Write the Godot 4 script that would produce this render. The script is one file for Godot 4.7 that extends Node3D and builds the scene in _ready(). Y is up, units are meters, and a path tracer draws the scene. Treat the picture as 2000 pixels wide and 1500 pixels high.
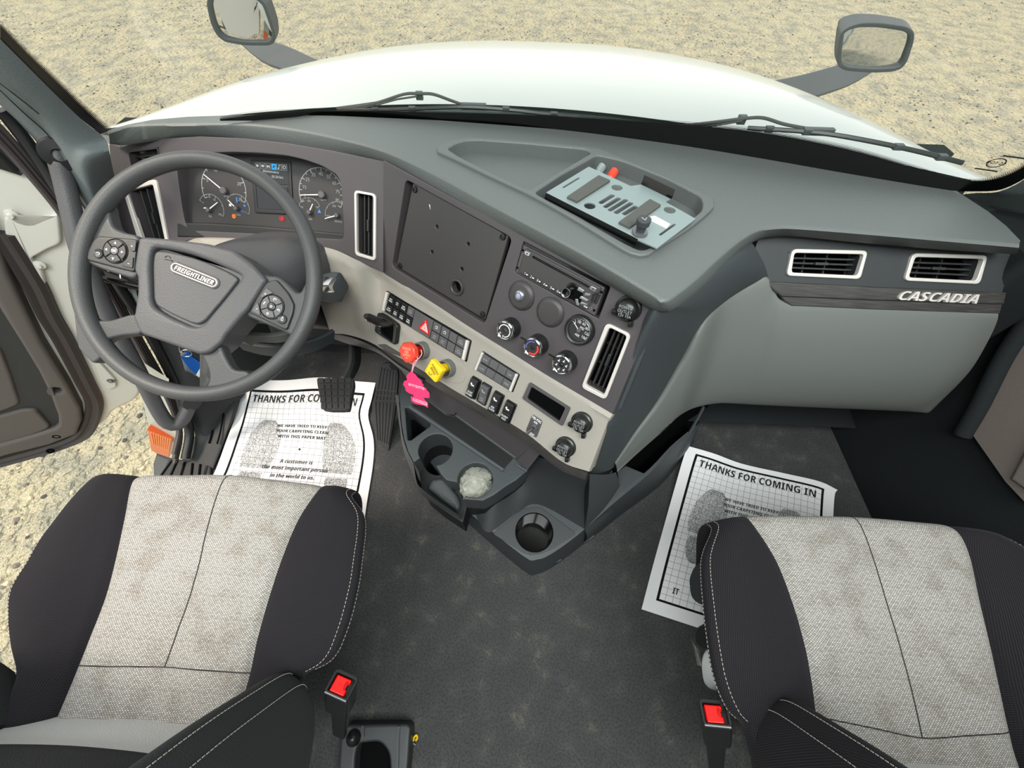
extends Node3D
# A lorry cab seen from between its seats: dashboard, wheel, two cloth seats, open driver's door, bonnet and gravel yard.
# Metres, y up, forwards is -z; the cab floor is y = 0, the yard y = -1.2.

var M := {}

func _ready() -> void:
	# camera
	var cam := Camera3D.new()
	cam.name = "camera"
	cam.keep_aspect = Camera3D.KEEP_HEIGHT
	cam.fov = 90.0
	cam.near = 0.02
	cam.far = 200.0
	cam.transform = Transform3D(Basis(Vector3(0.998978, 0.011406, -0.043729), Vector3(-0.042884, 0.544520, -0.837651), Vector3(0.014257, 0.838671, 0.544452)), Vector3(0, 1.25, 0))
	add_child(cam)
	cam.current = true
	# sky and exposure
	var sky_look := ProceduralSkyMaterial.new()
	sky_look.sky_top_color = Color(0.77, 0.80, 0.80)
	sky_look.sky_horizon_color = Color(0.95, 0.96, 0.94)
	sky_look.sky_curve = 0.12
	sky_look.ground_bottom_color = Color(0.50, 0.47, 0.41)
	sky_look.ground_horizon_color = Color(0.80, 0.79, 0.75)
	sky_look.sky_energy_multiplier = 1.0
	var sky := Sky.new()
	sky.sky_material = sky_look
	var env := Environment.new()
	env.background_mode = Environment.BG_SKY
	env.sky = sky
	env.background_energy_multiplier = 2.0
	env.ambient_light_source = Environment.AMBIENT_SOURCE_SKY
	env.tonemap_mode = Environment.TONE_MAPPER_LINEAR
	env.tonemap_exposure = 1.0
	env.sdfgi_enabled = true
	env.ssao_enabled = true
	env.ssil_enabled = true
	var we := WorldEnvironment.new()
	we.name = "world"
	we.environment = env
	add_child(we)
	# a thin overcast: the sun is a broad soft patch high on the driver's side
	var sun := DirectionalLight3D.new()
	sun.name = "sun"
	sun.light_color = Color(1.0, 0.95, 0.88)
	sun.light_energy = 1.1
	sun.light_angular_distance = 14.0
	sun.shadow_enabled = true
	add_child(sun)
	sun.look_at_from_position(Vector3(-5, 9, 1.5), Vector3.ZERO)
	# added fill: two unseen flat lights under the ceiling that brighten the cab
	for k in 2:
		var al := AreaLight3D.new()
		al.name = "added_ceiling_fill"
		al.area_size = Vector2(0.95, 0.9)
		al.light_color = Color(0.97, 1.0, 0.985)
		al.light_energy = 4.2
		al.area_normalize_energy = true
		al.shadow_enabled = true
		al.transform = Transform3D(Basis(Vector3.RIGHT, -PI / 2), Vector3([-0.55, 0.6][k], 2.262, 0.55))
		add_child(al, true)
	materials()
	shell()
	dash()
	controls()
	wheel()
	console()
	seats()
	outside()


# ---------------------------------------------------------------- materials
func noise(freq: float, seed_no: int, kind := FastNoiseLite.TYPE_SIMPLEX_SMOOTH, oct := 4) -> FastNoiseLite:
	var f := FastNoiseLite.new()
	f.noise_type = kind; f.frequency = freq; f.seed = seed_no; f.fractal_octaves = oct
	return f
func ntex(f: FastNoiseLite, size := 512, ramp := [], as_normal := false, bump := 4.0) -> NoiseTexture2D:
	var t := NoiseTexture2D.new()
	t.width = size; t.height = size; t.seamless = true; t.noise = f
	if ramp.size():
		var g := Gradient.new()
		g.offsets = PackedFloat32Array(ramp[0]); g.colors = PackedColorArray(ramp[1])
		t.color_ramp = g
	if as_normal:
		t.as_normal_map = true; t.bump_strength = bump
	return t
func mat(called: String, c: Color, rough := 0.6, metal := 0.0, spec := 0.5) -> StandardMaterial3D:
	var m := StandardMaterial3D.new()
	m.resource_name = called; m.albedo_color = c; m.roughness = rough; m.metallic = metal; m.metallic_specular = spec
	M[called] = m
	return m
func tri_map(m: StandardMaterial3D, scale: float, world := false) -> void:
	m.uv1_triplanar = true; m.uv1_world_triplanar = world
	m.uv1_scale = Vector3.ONE * scale
	m.uv1_triplanar_sharpness = 6.0
func grain(m: StandardMaterial3D, tex: Texture2D, scale: float, depth: float) -> void:
	m.heightmap_enabled = true; m.heightmap_texture = tex; m.heightmap_scale = depth
	tri_map(m, scale)
func broad(m: StandardMaterial3D, scale: float) -> void:      # the detail layer at its own scale
	m.detail_uv_layer = BaseMaterial3D.DETAIL_UV_2
	m.uv2_triplanar = true; m.uv2_scale = Vector3.ONE * scale
func weave(kind: int) -> ImageTexture:       # 0 basket weave of short threads, 1 ribbed cloth
	var n := 128
	var im := Image.create(n, n, false, Image.FORMAT_RGB8)
	var rng := RandomNumberGenerator.new()
	rng.seed = 11 + kind
	for y in n:
		for x in n:
			var v := 0.0
			if kind == 0:
				var row := y / 8
				var off := (row % 2) * 8
				var cell := ((x + off) / 16) % 8
				var fx := ((x + off) % 16) / 16.0
				var fy := (y % 8) / 8.0
				var tone := fmod(sin(float(row * 7 + cell * 13)) * 43.7 + 50.0, 1.0)
				v = clampf(sin(fx * PI) * 1.6, 0, 1) * clampf(sin(fy * PI) * 1.7, 0, 1)
				v = lerpf(0.40, 0.80 + 0.20 * tone, v)
			else:
				var k := fmod((x + y * 0.25) / 8.0, 1.0)
				var s := 0.8 + 0.2 * sin(y / 4.0 * PI)
				v = lerpf(0.62, 1.0, pow(absf(sin(k * PI)), 1.5) * s)
			v *= rng.randf_range(0.92, 1.0)
			im.set_pixel(x, y, Color(v, v, v))
	im.generate_mipmaps()
	return ImageTexture.create_from_image(im)
func materials() -> void:
	var leather := ntex(noise(0.075, 3, FastNoiseLite.TYPE_CELLULAR, 2), 512)
	var fine := ntex(noise(0.16, 5, FastNoiseLite.TYPE_SIMPLEX_SMOOTH, 2), 512)
	var m := mat("pad", Color(0.36, 0.375, 0.372), 0.55, 0.0, 0.6)
	grain(m, leather, 7.0, 0.03)
	m = mat("face", Color(0.285, 0.265, 0.275), 0.5, 0.0, 0.5)
	grain(m, fine, 14.0, 0.012)
	m = mat("face_dark", Color(0.195, 0.203, 0.213), 0.5, 0.0, 0.5)
	grain(m, fine, 14.0, 0.012)
	m = mat("side", Color(0.22, 0.235, 0.245), 0.55, 0.0, 0.5)
	grain(m, leather, 7.0, 0.03)
	m = mat("stone_grey", Color(0.60, 0.575, 0.545), 0.6, 0.0, 0.4)
	grain(m, leather, 8.0, 0.03)
	m = mat("glove_grey", Color(0.42, 0.43, 0.42), 0.55, 0.0, 0.4)
	grain(m, fine, 14.0, 0.01)
	m = mat("wheel_grip", Color(0.245, 0.245, 0.25), 0.5, 0.0, 0.5)
	grain(m, leather, 9.0, 0.02)
	m = mat("wheel_pad", Color(0.285, 0.28, 0.29), 0.5, 0.0, 0.5)
	grain(m, leather, 10.0, 0.03)
	mat("button", Color(0.17, 0.17, 0.18), 0.45)
	mat("button_grey", Color(0.33, 0.32, 0.33), 0.45)
	mat("key_black", Color(0.10, 0.105, 0.105), 0.32)
	mat("black", Color(0.055, 0.06, 0.065), 0.5)
	mat("hole", Color(0.02, 0.022, 0.024), 0.8, 0.0, 0.2)
	mat("gloss_black", Color(0.035, 0.037, 0.04), 0.12)
	mat("slat", Color(0.17, 0.17, 0.17), 0.4)
	mat("collar", Color(0.40, 0.405, 0.385), 0.5)
	mat("silver", Color(0.86, 0.83, 0.81), 0.38, 0.25)
	mat("chrome", Color(0.88, 0.88, 0.88), 0.12, 1.0)
	mat("satin", Color(0.75, 0.75, 0.76), 0.3, 0.9)
	mat("steel", Color(0.52, 0.52, 0.53), 0.4, 0.8)
	mat("white_print", Color(0.86, 0.86, 0.86), 0.6)
	mat("grey_print", Color(0.58, 0.58, 0.58), 0.6)
	mat("ink", Color(0.05, 0.05, 0.055), 0.7)
	mat("needle", Color(0.95, 0.95, 0.95), 0.5)
	mat("red", Color(0.86, 0.09, 0.09), 0.35)
	mat("belt_red", Color(0.93, 0.05, 0.03), 0.35)
	mat("knob_red", Color(0.90, 0.26, 0.17), 0.35)
	mat("knob_stem_red", Color(0.68, 0.10, 0.05), 0.35)
	mat("knob_pale", Color(0.97, 0.66, 0.58), 0.5)
	mat("yellow", Color(0.97, 0.78, 0.12), 0.35)
	mat("yellow_stem", Color(0.90, 0.75, 0.05), 0.35)
	mat("pink", Color(0.95, 0.19, 0.42), 0.75)
	mat("pink_pale", Color(0.98, 0.68, 0.74), 0.75)
	mat("blue", Color(0.05, 0.25, 0.50), 0.3)
	mat("blue_print", Color(0.22, 0.48, 0.78), 0.5)
	mat("blue_arc", Color(0.33, 0.33, 0.62), 0.5)
	mat("red_arc", Color(0.92, 0.20, 0.18), 0.5)
	m = mat("screen_blue", Color(0.1, 0.55, 0.78), 0.4)
	m.emission_enabled = true; m.emission = Color(0.1, 0.62, 0.85); m.emission_energy_multiplier = 0.2
	m = mat("screen_lit", Color(0.6, 0.6, 0.6), 0.4)
	m.emission_enabled = true; m.emission = Color(0.75, 0.75, 0.72); m.emission_energy_multiplier = 0.22
	m = mat("amber_lit", Color(0.8, 0.4, 0.1), 0.4)
	m.emission_enabled = true; m.emission = Color(0.9, 0.42, 0.08); m.emission_energy_multiplier = 0.12
	m = mat("red_lit", Color(0.7, 0.1, 0.14), 0.4)
	m.emission_enabled = true; m.emission = Color(0.85, 0.1, 0.15); m.emission_energy_multiplier = 0.12
	mat("screen", Color(0.15, 0.155, 0.17), 0.25)
	mat("dial", Color(0.165, 0.155, 0.16), 0.55)
	m = mat("plate_dark", Color(0.235, 0.222, 0.226), 0.45)
	grain(m, fine, 14.0, 0.012)
	mat("plate_blue", Color(0.55, 0.60, 0.60), 0.45, 0.25)
	mat("magnet", Color(0.31, 0.31, 0.30), 0.75)
	# open-pored dark wood trim
	m = mat("wood", Color(1, 1, 1), 0.32)
	m.albedo_texture = ntex(noise(0.02, 8, FastNoiseLite.TYPE_SIMPLEX_SMOOTH, 5), 512, [[0.0, 0.4, 0.6, 1.0], [Color(0.16, 0.15, 0.147), Color(0.215, 0.203, 0.198), Color(0.26, 0.247, 0.242), Color(0.34, 0.33, 0.325)]])
	m.uv1_triplanar = true; m.uv1_scale = Vector3(1.5, 60, 30)
	# seat cloths
	m = mat("cloth_grey", Color(0.80, 0.775, 0.755), 0.95, 0.0, 0.15)
	m.albedo_texture = weave(0); tri_map(m, 30.0)
	m.heightmap_enabled = true; m.heightmap_texture = m.albedo_texture; m.heightmap_scale = 0.05
	m.rim_enabled = true; m.rim = 0.2
	m.detail_enabled = true; m.detail_blend_mode = BaseMaterial3D.BLEND_MODE_MUL
	m.detail_albedo = ntex(noise(0.012, 21, FastNoiseLite.TYPE_SIMPLEX_SMOOTH, 5), 512, [[0.0, 0.3, 0.45, 1.0], [Color(0.86, 0.845, 0.82), Color(0.93, 0.92, 0.91), Color(0.98, 0.98, 0.98), Color(1, 1, 1)]])
	broad(m, 2.4)
	m = mat("cloth_black", Color(0.19, 0.18, 0.195), 0.95, 0.0, 0.15)
	m.albedo_texture = weave(1); tri_map(m, 22.0)
	m.heightmap_enabled = true; m.heightmap_texture = m.albedo_texture; m.heightmap_scale = 0.05
	m.rim_enabled = true; m.rim = 0.25
	m = mat("felt_grey", Color(0.78, 0.77, 0.765), 0.95, 0.0, 0.1)
	m.heightmap_enabled = true; m.heightmap_texture = fine; m.heightmap_scale = 0.05; tri_map(m, 5.0)
	m = mat("felt_black", Color(0.19, 0.19, 0.195), 0.95, 0.0, 0.1)
	m.heightmap_enabled = true; m.heightmap_texture = fine; m.heightmap_scale = 0.04; tri_map(m, 5.0)
	m.rim_enabled = true; m.rim = 0.25
	mat("thread", Color(0.62, 0.60, 0.57), 0.8)
	mat("seam", Color(0.16, 0.155, 0.15), 0.9)
	# rubber floor with dusty scuffs
	m = mat("floor", Color(1, 1, 1), 0.7, 0.0, 0.35)
	m.albedo_texture = ntex(noise(0.010, 31, FastNoiseLite.TYPE_SIMPLEX_SMOOTH, 7), 1024, [[0.0, 0.5, 0.72, 0.84, 1.0], [Color(0.235, 0.235, 0.24), Color(0.25, 0.25, 0.253), Color(0.27, 0.266, 0.265), Color(0.31, 0.30, 0.29), Color(0.40, 0.38, 0.35)]])
	m.heightmap_enabled = true; m.heightmap_texture = fine; m.heightmap_scale = 0.03
	tri_map(m, 1.1)
	m.detail_enabled = true; m.detail_blend_mode = BaseMaterial3D.BLEND_MODE_MUL
	m.detail_albedo = ntex(noise(0.11, 77, FastNoiseLite.TYPE_SIMPLEX_SMOOTH, 3), 512, [[0.0, 0.42, 0.6, 1.0], [Color(0.72, 0.72, 0.72), Color(0.9, 0.9, 0.9), Color(1, 1, 1), Color(1, 1, 1)]])
	broad(m, 2.6)
	m = mat("carpet", Color(0.155, 0.165, 0.17), 0.95, 0.0, 0.1)
	grain(m, fine, 9.0, 0.06)
	m = mat("liner", Color(0.37, 0.395, 0.40), 0.7, 0.0, 0.35)
	grain(m, leather, 6.0, 0.03)
	m = mat("kick", Color(0.20, 0.20, 0.205), 0.6, 0.0, 0.4)
	grain(m, leather, 7.0, 0.03)
	m = mat("door_skin", Color(0.36, 0.335, 0.325), 0.6, 0.0, 0.4)
	grain(m, leather, 7.0, 0.03)
	m = mat("door_cloth", Color(0.46, 0.42, 0.40), 0.9, 0.0, 0.15)
	m.heightmap_enabled = true; m.heightmap_texture = weave(1); m.heightmap_scale = 0.05; tri_map(m, 16.0)
	mat("ceiling_cloth", Color(0.62, 0.61, 0.59), 0.9, 0.0, 0.2)
	mat("rubber", Color(0.22, 0.212, 0.215), 0.55, 0.0, 0.4)
	mat("seal", Color(0.245, 0.22, 0.22), 0.5, 0.0, 0.45)
	m = mat("paint", Color(0.72, 0.745, 0.725), 0.3)
	m.clearcoat_enabled = true; m.clearcoat = 0.5; m.clearcoat_roughness = 0.08
	m = mat("paint_in", Color(0.82, 0.81, 0.78), 0.35)
	m.clearcoat_enabled = true; m.clearcoat = 0.4; m.clearcoat_roughness = 0.15
	m = mat("orange_lens", Color(0.92, 0.36, 0.06), 0.15)
	m.clearcoat_enabled = true; m.clearcoat = 1.0
	mat("orange_rib", Color(1.0, 0.58, 0.22), 0.15)
	mat("mirror", Color(0.90, 0.91, 0.92), 0.02, 1.0)
	mat("plastic_out", Color(0.28, 0.295, 0.305), 0.5)
	mat("frit", Color(0.025, 0.028, 0.032), 0.3)
	m = mat("glass", Color(0.55, 0.68, 0.60, 0.06), 0.02)
	m.transparency = BaseMaterial3D.TRANSPARENCY_ALPHA
	m = mat("clear_film", Color(0.88, 0.88, 0.83, 0.24), 0.3)
	m.transparency = BaseMaterial3D.TRANSPARENCY_ALPHA
	m.cull_mode = BaseMaterial3D.CULL_DISABLED
	m = mat("added_lamp_panel", Color(0.95, 0.95, 0.95), 0.5)  # glowing face of the added fill lights under the ceiling
	m.emission_enabled = true; m.emission = Color(0.97, 1.0, 0.985); m.emission_energy_multiplier = 0.6
	# the gravel yard: sand, patches of crushed stone and single dark chips
	m = mat("gravel", Color(1, 1, 1), 0.95, 0.0, 0.2)
	m.albedo_texture = ntex(noise(0.012, 41, FastNoiseLite.TYPE_SIMPLEX_SMOOTH, 8), 1024, [[0.0, 0.35, 0.55, 0.75, 1.0], [Color(0.814, 0.778, 0.663), Color(0.785, 0.753, 0.649), Color(0.740, 0.717, 0.634), Color(0.677, 0.668, 0.604), Color(0.618, 0.612, 0.564)]])
	tri_map(m, 0.22, true)
	m.detail_enabled = true; m.detail_blend_mode = BaseMaterial3D.BLEND_MODE_MUL
	m.detail_albedo = ntex(noise(0.085, 43, FastNoiseLite.TYPE_CELLULAR, 3), 1024, [[0.0, 0.35, 0.7, 1.0], [Color(0.55, 0.54, 0.53), Color(0.84, 0.835, 0.83), Color(1, 1, 1), Color(1, 1, 1)]])
	m.detail_uv_layer = BaseMaterial3D.DETAIL_UV_2
	m.uv2_triplanar = true; m.uv2_world_triplanar = true; m.uv2_scale = Vector3.ONE * 1.6
	m.heightmap_enabled = true
	m.heightmap_texture = ntex(noise(0.05, 47, FastNoiseLite.TYPE_SIMPLEX_SMOOTH, 5), 1024)
	m.heightmap_scale = 6.0
	for k in 4:
		mat("pebble_%d" % k, [Color(0.66, 0.62, 0.55), Color(0.50, 0.485, 0.46), Color(0.78, 0.72, 0.63), Color(0.36, 0.35, 0.34)][k], 0.9, 0.0, 0.2)


# ---------------------------------------------------------------- the cab shell
func side_frame(x: float, out: float) -> Transform3D:      # local x = z of the world, local y = up, local z = outwards
	return Transform3D(Basis(Vector3(0, 0, 1), Vector3(0, 1, 0), Vector3(-1, 0, 0)) if out < 0 else Basis(Vector3(0, 0, -1), Vector3(0, 1, 0), Vector3(1, 0, 0)), Vector3(x, 0, 0))
func zy(f: Array, s := 1.0) -> PackedVector2Array:
	var r := PackedVector2Array()
	for i in range(0, f.size(), 2): r.append(Vector2(f[i] * s, f[i + 1]))
	return r
func shell() -> void:
	var s := sh()
	s.box(Vector3(0.01, -0.03, 0.62), Vector3(2.28, 0.06, 3.2))
	s.loft([v3([-1.14, 0.0, -0.93, 1.15, 0.0, -0.93]), v3([-1.14, 0.0, -0.97, 1.15, 0.0, -0.97]), v3([-1.14, 0.06, -1.02, 1.15, 0.06, -1.02]), v3([-1.14, 0.32, -1.16, 1.15, 0.32, -1.16])])
	struct("floor", s, M.floor)
	# moulded outlines of the rubber floor round the seat bases
	s = sh()
	s.box(Vector3(0.012, 2.33, 0.62), Vector3(2.5, 0.06, 3.4))
	var ceil := struct("ceiling", s, M.ceiling_cloth)
	s = sh(); s.box(Vector3.ZERO, Vector3(0.99, 0.03, 0.94), 0.006)
	var fill_lamp_mesh := s.mesh()
	for k in 2:  # added glowing panels, out of view, one over each fill light
		var lp := thing("added_ceiling_lamp", ["added unseen flat fill lamp under the ceiling above the driver seat", "added unseen flat fill lamp under the ceiling above the passenger seat"][k], "lamp", Transform3D(Basis(), Vector3([-0.55, 0.6][k], 2.284, 0.55)))
		put("added_lamp_panel", fill_lamp_mesh, M.added_lamp_panel, lp)
	s = sh()
	s.box(Vector3(0.012, 1.14, 2.24), Vector3(2.5, 2.36, 0.06))
	struct("wall_back", s, M.ceiling_cloth)
	# firewall under the dashboard
	s = sh()
	s.box(Vector3(0.0, 0.36, -1.19), Vector3(2.36, 0.72, 0.05))
	struct("wall_front", s, M.carpet)
	s = sh()
	s.box(Vector3(0.0, 2.13, -0.30), Vector3(2.3, 0.36, 0.05))
	struct("trim_10", s, M.carpet)
	# left wall with the door opening and a sleeper window
	s = sh(side_frame(-1.14, -1.0))
	s.slab(zy([0.40, -0.06, 2.21, -0.06, 2.21, 2.3, -0.34, 2.3, -0.52, 1.95, 0.40, 1.95]), 0.0, 0.07, 0.0, [zy([1.0, 1.0, 1.9, 1.0, 1.9, 1.6, 1.0, 1.6])])
	struct("wall_left", s, M.liner)
	# right wall with the passenger window and a sleeper window
	s = sh(side_frame(1.16, 1.0))
	s.slab(zy([-1.0, -0.06, 2.21, -0.06, 2.21, 2.3, -0.12, 2.3, -0.60, 1.15, -0.76, 0.84, -1.0, 0.70], -1.0), 0.0, 0.07, 0.0, [zy([-0.5, 0.98, 0.5, 0.98, 0.5, 1.85, -0.18, 1.85, -0.48, 1.2], -1.0), zy([1.0, 1.0, 1.9, 1.0, 1.9, 1.6, 1.0, 1.6], -1.0)])
	struct("wall_right", s, M.carpet)
	s = sh(side_frame(1.19, 1.0))
	s.slab(zy([-0.52, 0.96, 0.52, 0.96, 0.52, 1.88, -0.2, 1.88, -0.52, 1.2], -1.0), 0.0, 0.004)
	struct("window_2", s, M.glass)
	# white outer skin of the cab, behind the doors
	s = sh(side_frame(-1.22, -1.0))
	s.slab(zy([0.42, -0.35, 2.25, -0.35, 2.25, 2.36, -0.30, 2.36, -0.50, 1.98, 0.42, 1.98]), 0.0, 0.03, 0.01, [zy([1.0, 1.0, 1.9, 1.0, 1.9, 1.6, 1.0, 1.6])])
	s.xf = side_frame(1.24, 1.0)
	s.slab(zy([-0.9, -0.35, 2.25, -0.35, 2.25, 2.36, -0.12, 2.36, -0.60, 1.15, -0.74, 0.86, -0.9, 0.80], -1.0), 0.0, 0.03, 0.01, [zy([-0.5, 0.98, 0.5, 0.98, 0.5, 1.85, -0.18, 1.85, -0.48, 1.2], -1.0), zy([1.0, 1.0, 1.9, 1.0, 1.9, 1.6, 1.0, 1.6], -1.0)])
	s.xf = Transform3D()
	s.box(Vector3(0.012, 2.375, 0.95), Vector3(2.56, 0.03, 2.6), 0.01)
	struct("trim_9", s, M.paint)
	# windscreen
	var base := smooth3(v3([-1.0, 0.80, -0.875, -0.94, 0.80, -0.912, -0.7, 0.80, -0.99, -0.47, 0.80, -1.042, -0.04, 0.80, -1.022, 0.37, 0.80, -0.942, 0.73, 0.80, -0.832, 0.92, 0.80, -0.787, 1.06, 0.80, -0.74]), 41)
	var rows := []
	for k in 9:
		var h := 1.2 * k / 8.0
		var row := PackedVector3Array()
		for q in base: row.append(Vector3(q.x * (1.0 - 0.10 * h), q.y + h, q.z + 0.55 * h))
		rows.append(row)
	s = sh(); s.loft(rows, Vector3(0, 0, 1))
	var win := struct("window_1", s, M.glass)
	# the black enamel border printed on the windscreen, solid band and dots
	var inner := v3([-0.8725, 1.0329, -0.7987, -0.8866, 0.9913, -0.8176, -0.899, 0.9459, -0.8392, -0.9152, 0.89, -0.8655, -0.9294, 0.8313, -0.8938])
	var outer := v3([-0.8968, 1.0139, -0.8024, -0.911, 0.9739, -0.8204, -0.9271, 0.9241, -0.8434, -0.9423, 0.8712, -0.8664, -0.9453, 0.8283, -0.8854])
	s = sh(); s.loft([fit3(inner, 6), fit3(outer, 6)])
	var inner2 := v3([-0.7033, 0.8366, -0.9534, -0.6265, 0.8404, -0.9726, -0.5516, 0.8393, -0.9939, -0.4652, 0.8338, -1.0193, -0.2046, 0.8469, -1, 0.0419, 0.859, -0.9697, 0.2877, 0.8748, -0.913, 0.4549, 0.885, -0.8654, 0.6163, 0.8805, -0.8186, 0.7526, 0.8633, -0.7873, 0.8186, 0.8533, -0.7753, 0.8509, 0.8546, -0.7661, 0.8718, 0.8615, -0.7568, 0.8819, 0.8765, -0.7458, 0.8806, 0.8994, -0.7335, 0.8684, 0.9375, -0.7159])
	var outer2 := v3([-0.7062, 0.8329, -0.9547, -0.6371, 0.8253, -0.978, -0.5683, 0.812, -1.0043, -0.4831, 0.7995, -1.0348, -0.214, 0.8058, -1.023, 0.0465, 0.8099, -0.9958, 0.3157, 0.809, -0.9437, 0.495, 0.8228, -0.8874, 0.6647, 0.8237, -0.835, 0.7941, 0.8229, -0.7985, 0.849, 0.8257, -0.7825, 0.8781, 0.8308, -0.772, 0.9075, 0.8428, -0.7567, 0.9116, 0.8647, -0.7432, 0.9039, 0.8928, -0.7306, 0.8907, 0.9313, -0.7134])
	s.loft([fit3(inner2, 5), fit3(outer2, 5)])
	part("enamel_border", s, M.frit, win)
	s = sh()
	var rng := RandomNumberGenerator.new()
	rng.seed = 4
	for pair in [[inner, outer], [inner2, outer2]]:
		var n: int = 110 if pair[0].size() < 8 else 620
		var li := smooth3(pair[0], n)
		var lo := smooth3(pair[1], n)
		for r in 3:
			for i in range(r % 2, n - 1):
				var up := (li[i] - lo[i]).normalized()
				var side := (li[i + 1] - li[i]).normalized()
				var c := li[i] + up * (0.0016 + 0.0034 * r) + side * (0.5 * (r % 2)) * li[i + 1].distance_to(li[i])
				var rad := 0.0016 - 0.00035 * r
				for k in 6:
					s.tri(c, c + (side * cos(TAU * k / 6) + up * sin(TAU * k / 6)) * rad, c + (side * cos(TAU * (k + 1) / 6) + up * sin(TAU * (k + 1) / 6)) * rad)
	s.toward(0, Vector3(0, 0.3, 1))
	stuff(part("enamel_dots", s, M.frit, win, Transform3D(), 5.0))
	# small maker's stamp in the lower corner of the glass
	s = sh()
	var stamp := Vector3(0.8414, 0.8981, -0.7456)
	var sx := fr(stamp, Vector3(0.93, 0.05, 0.36), Vector3(-0.22, 0.87, 0.45))
	s.xf = sx
	s.slab(ring(0.012, 20), 0, 0.0006, 0, [ring(0.0105, 20)])
	s.text("DOT 22", 0.006, Vector2(0, 0.0), 0.0)
	s.slab(rect(0.034, 0.0025, 0, 1, Vector2(0.012, 0.018)), 0, 0.0006)
	s.slab(rect(0.034, 0.0025, 0, 1, Vector2(0.0, -0.019)), 0, 0.0006)
	part("glass_stamp", s, M.ink, win)
	pillars()
	left_door()
	right_side()
func pillars() -> void:
	# left pillar trim from the windscreen edge to the door opening
	var l0 := v3([-0.8814, 1.0563, -0.7813, -0.8949, 1.0144, -0.8006, -0.9116, 0.9648, -0.8233, -0.9261, 0.9217, -0.843, -0.9422, 0.8636, -0.8686, -0.9457, 0.8166, -0.8879, -0.9429, 0.7955, -0.8686, -1.0264, 0.7168, -0.9119, -1.1496, 0.5952, -0.9787, -1.367, 0.3776, -1.0984])
	var l1 := v3([-1.03, 0.9638, -0.8266, -1.03, 0.9202, -0.8371, -1.03, 0.8782, -0.8449, -1.03, 0.84, -0.853, -1.03, 0.8137, -0.8474, -1.03, 0.7868, -0.8357, -1.03, 0.7543, -0.8276, -1.03, 0.694, -0.8068, -1.03, 0.6265, -0.7819, -1.03, 0.5382, -0.7511])
	var l2 := v3([-1.08, 0.9389, -0.8509, -1.08, 0.8907, -0.8585, -1.08, 0.8466, -0.862, -1.08, 0.8016, -0.8581, -1.08, 0.7703, -0.8534, -1.08, 0.7395, -0.8445, -1.08, 0.6986, -0.8321, -1.08, 0.6341, -0.8096, -1.08, 0.5573, -0.7761, -1.08, 0.4322, -0.7199])
	var l3 := v3([-1.1, 0.922, -0.8505, -1.1, 0.8704, -0.8547, -1.1, 0.847, -0.8551, -1.1, 0.7878, -0.8402, -1.1, 0.753, -0.8298, -1.1, 0.721, -0.8151, -1.1, 0.6751, -0.8003, -1.1, 0.6114, -0.7777, -1.1, 0.523, -0.7444, -1.1, 0.3645, -0.6753])
	var lm := mixrow(l0, l1, 0.5, Vector3(0.012, 0.02, 0.02))
	var s := sh()
	s.loft(skin([l0, lm, l1], 6, 6), Vector3(0.6, 0.3, 0.7))
	s.loft([fit3(l1, 6), fit3(mixrow(l1, l2, 0.5, Vector3(0.004, 0.004, 0.004)), 6), fit3(l2, 6)], Vector3(0.6, 0.3, 0.7))
	var trim := struct("trim_1", s, M.liner)
	s = sh()
	var seam_at := PackedVector3Array()
	for q in [[4, 0.0], [3, 0.04], [2, 0.10], [1, 0.22], [1, 0.42], [2, 0.62], [3, 0.72]]: seam_at.append(l1[q[0]].lerp(lm[q[0]], q[1]) + Vector3(0.004, 0.002, 0.004) + Vector3(0.010, 0.008, 0.010) * sin(q[1] * PI))
	s.tube(smooth3(seam_at, 40), 0.0012, 6)
	part("cover_seam", s, M.black, trim)
	# door seal: a black gap and a ribbed brown strip round the opening
	var a := v3([-1.092, 0.8808, -0.8595, -1.092, 0.8572, -0.8593, -1.092, 0.7988, -0.8451, -1.092, 0.7357, -0.8246, -1.092, 0.6556, -0.7987, -1.092, 0.5465, -0.758, -1.092, 0.3715, -0.6952, -1.092, 0.2173, -0.6251, -1.09, 0.1371, -0.5675, -1.09, 0.071, -0.5163, -1.09, 0.0343, -0.4384])
	s = sh()
	s.tube(smooth3(a, 60), 0.013, 10)
	struct("trim_2", s, M.black)
	s = sh()
	for k in 3:
		var b := v3([-1.115, 0.8987, -0.835, -1.115, 0.8446, -0.8367, -1.115, 0.7949, -0.8315, -1.115, 0.7062, -0.8154, -1.115, 0.6284, -0.7906, -1.115, 0.5286, -0.7472, -1.115, 0.3655, -0.6736, -1.115, 0.2191, -0.6092, -1.115, 0.1154, -0.5494, -1.115, 0.0737, -0.508, -1.115, 0.0436, -0.4335])
		var q := PackedVector3Array()
		for v in b: q.append(v + Vector3(-0.002 - 0.0 * k, -0.010 + 0.010 * k, 0.012 - 0.012 * k))
		s.tube(smooth3(q, 60), 0.0075, 8)
	struct("trim_3", s, M.seal)
	# kick panel between the opening and the dashboard
	s = sh()
	var k0 := v3([-1.09, 0.5587, -0.7944, -1.09, 0.4332, -0.7385, -1.09, 0.302, -0.6729, -1.09, 0.1845, -0.6073, -1.09, 0.0977, -0.5601, -1.09, 0.0272, -0.5083])
	var k1 := v3([-1.04, 0.5863, -0.8356, -1.04, 0.4427, -0.7831, -1.04, 0.3159, -0.7248, -1.04, 0.1997, -0.6696, -1.04, 0.1137, -0.623, -1.04, 0.0358, -0.5653])
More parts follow.
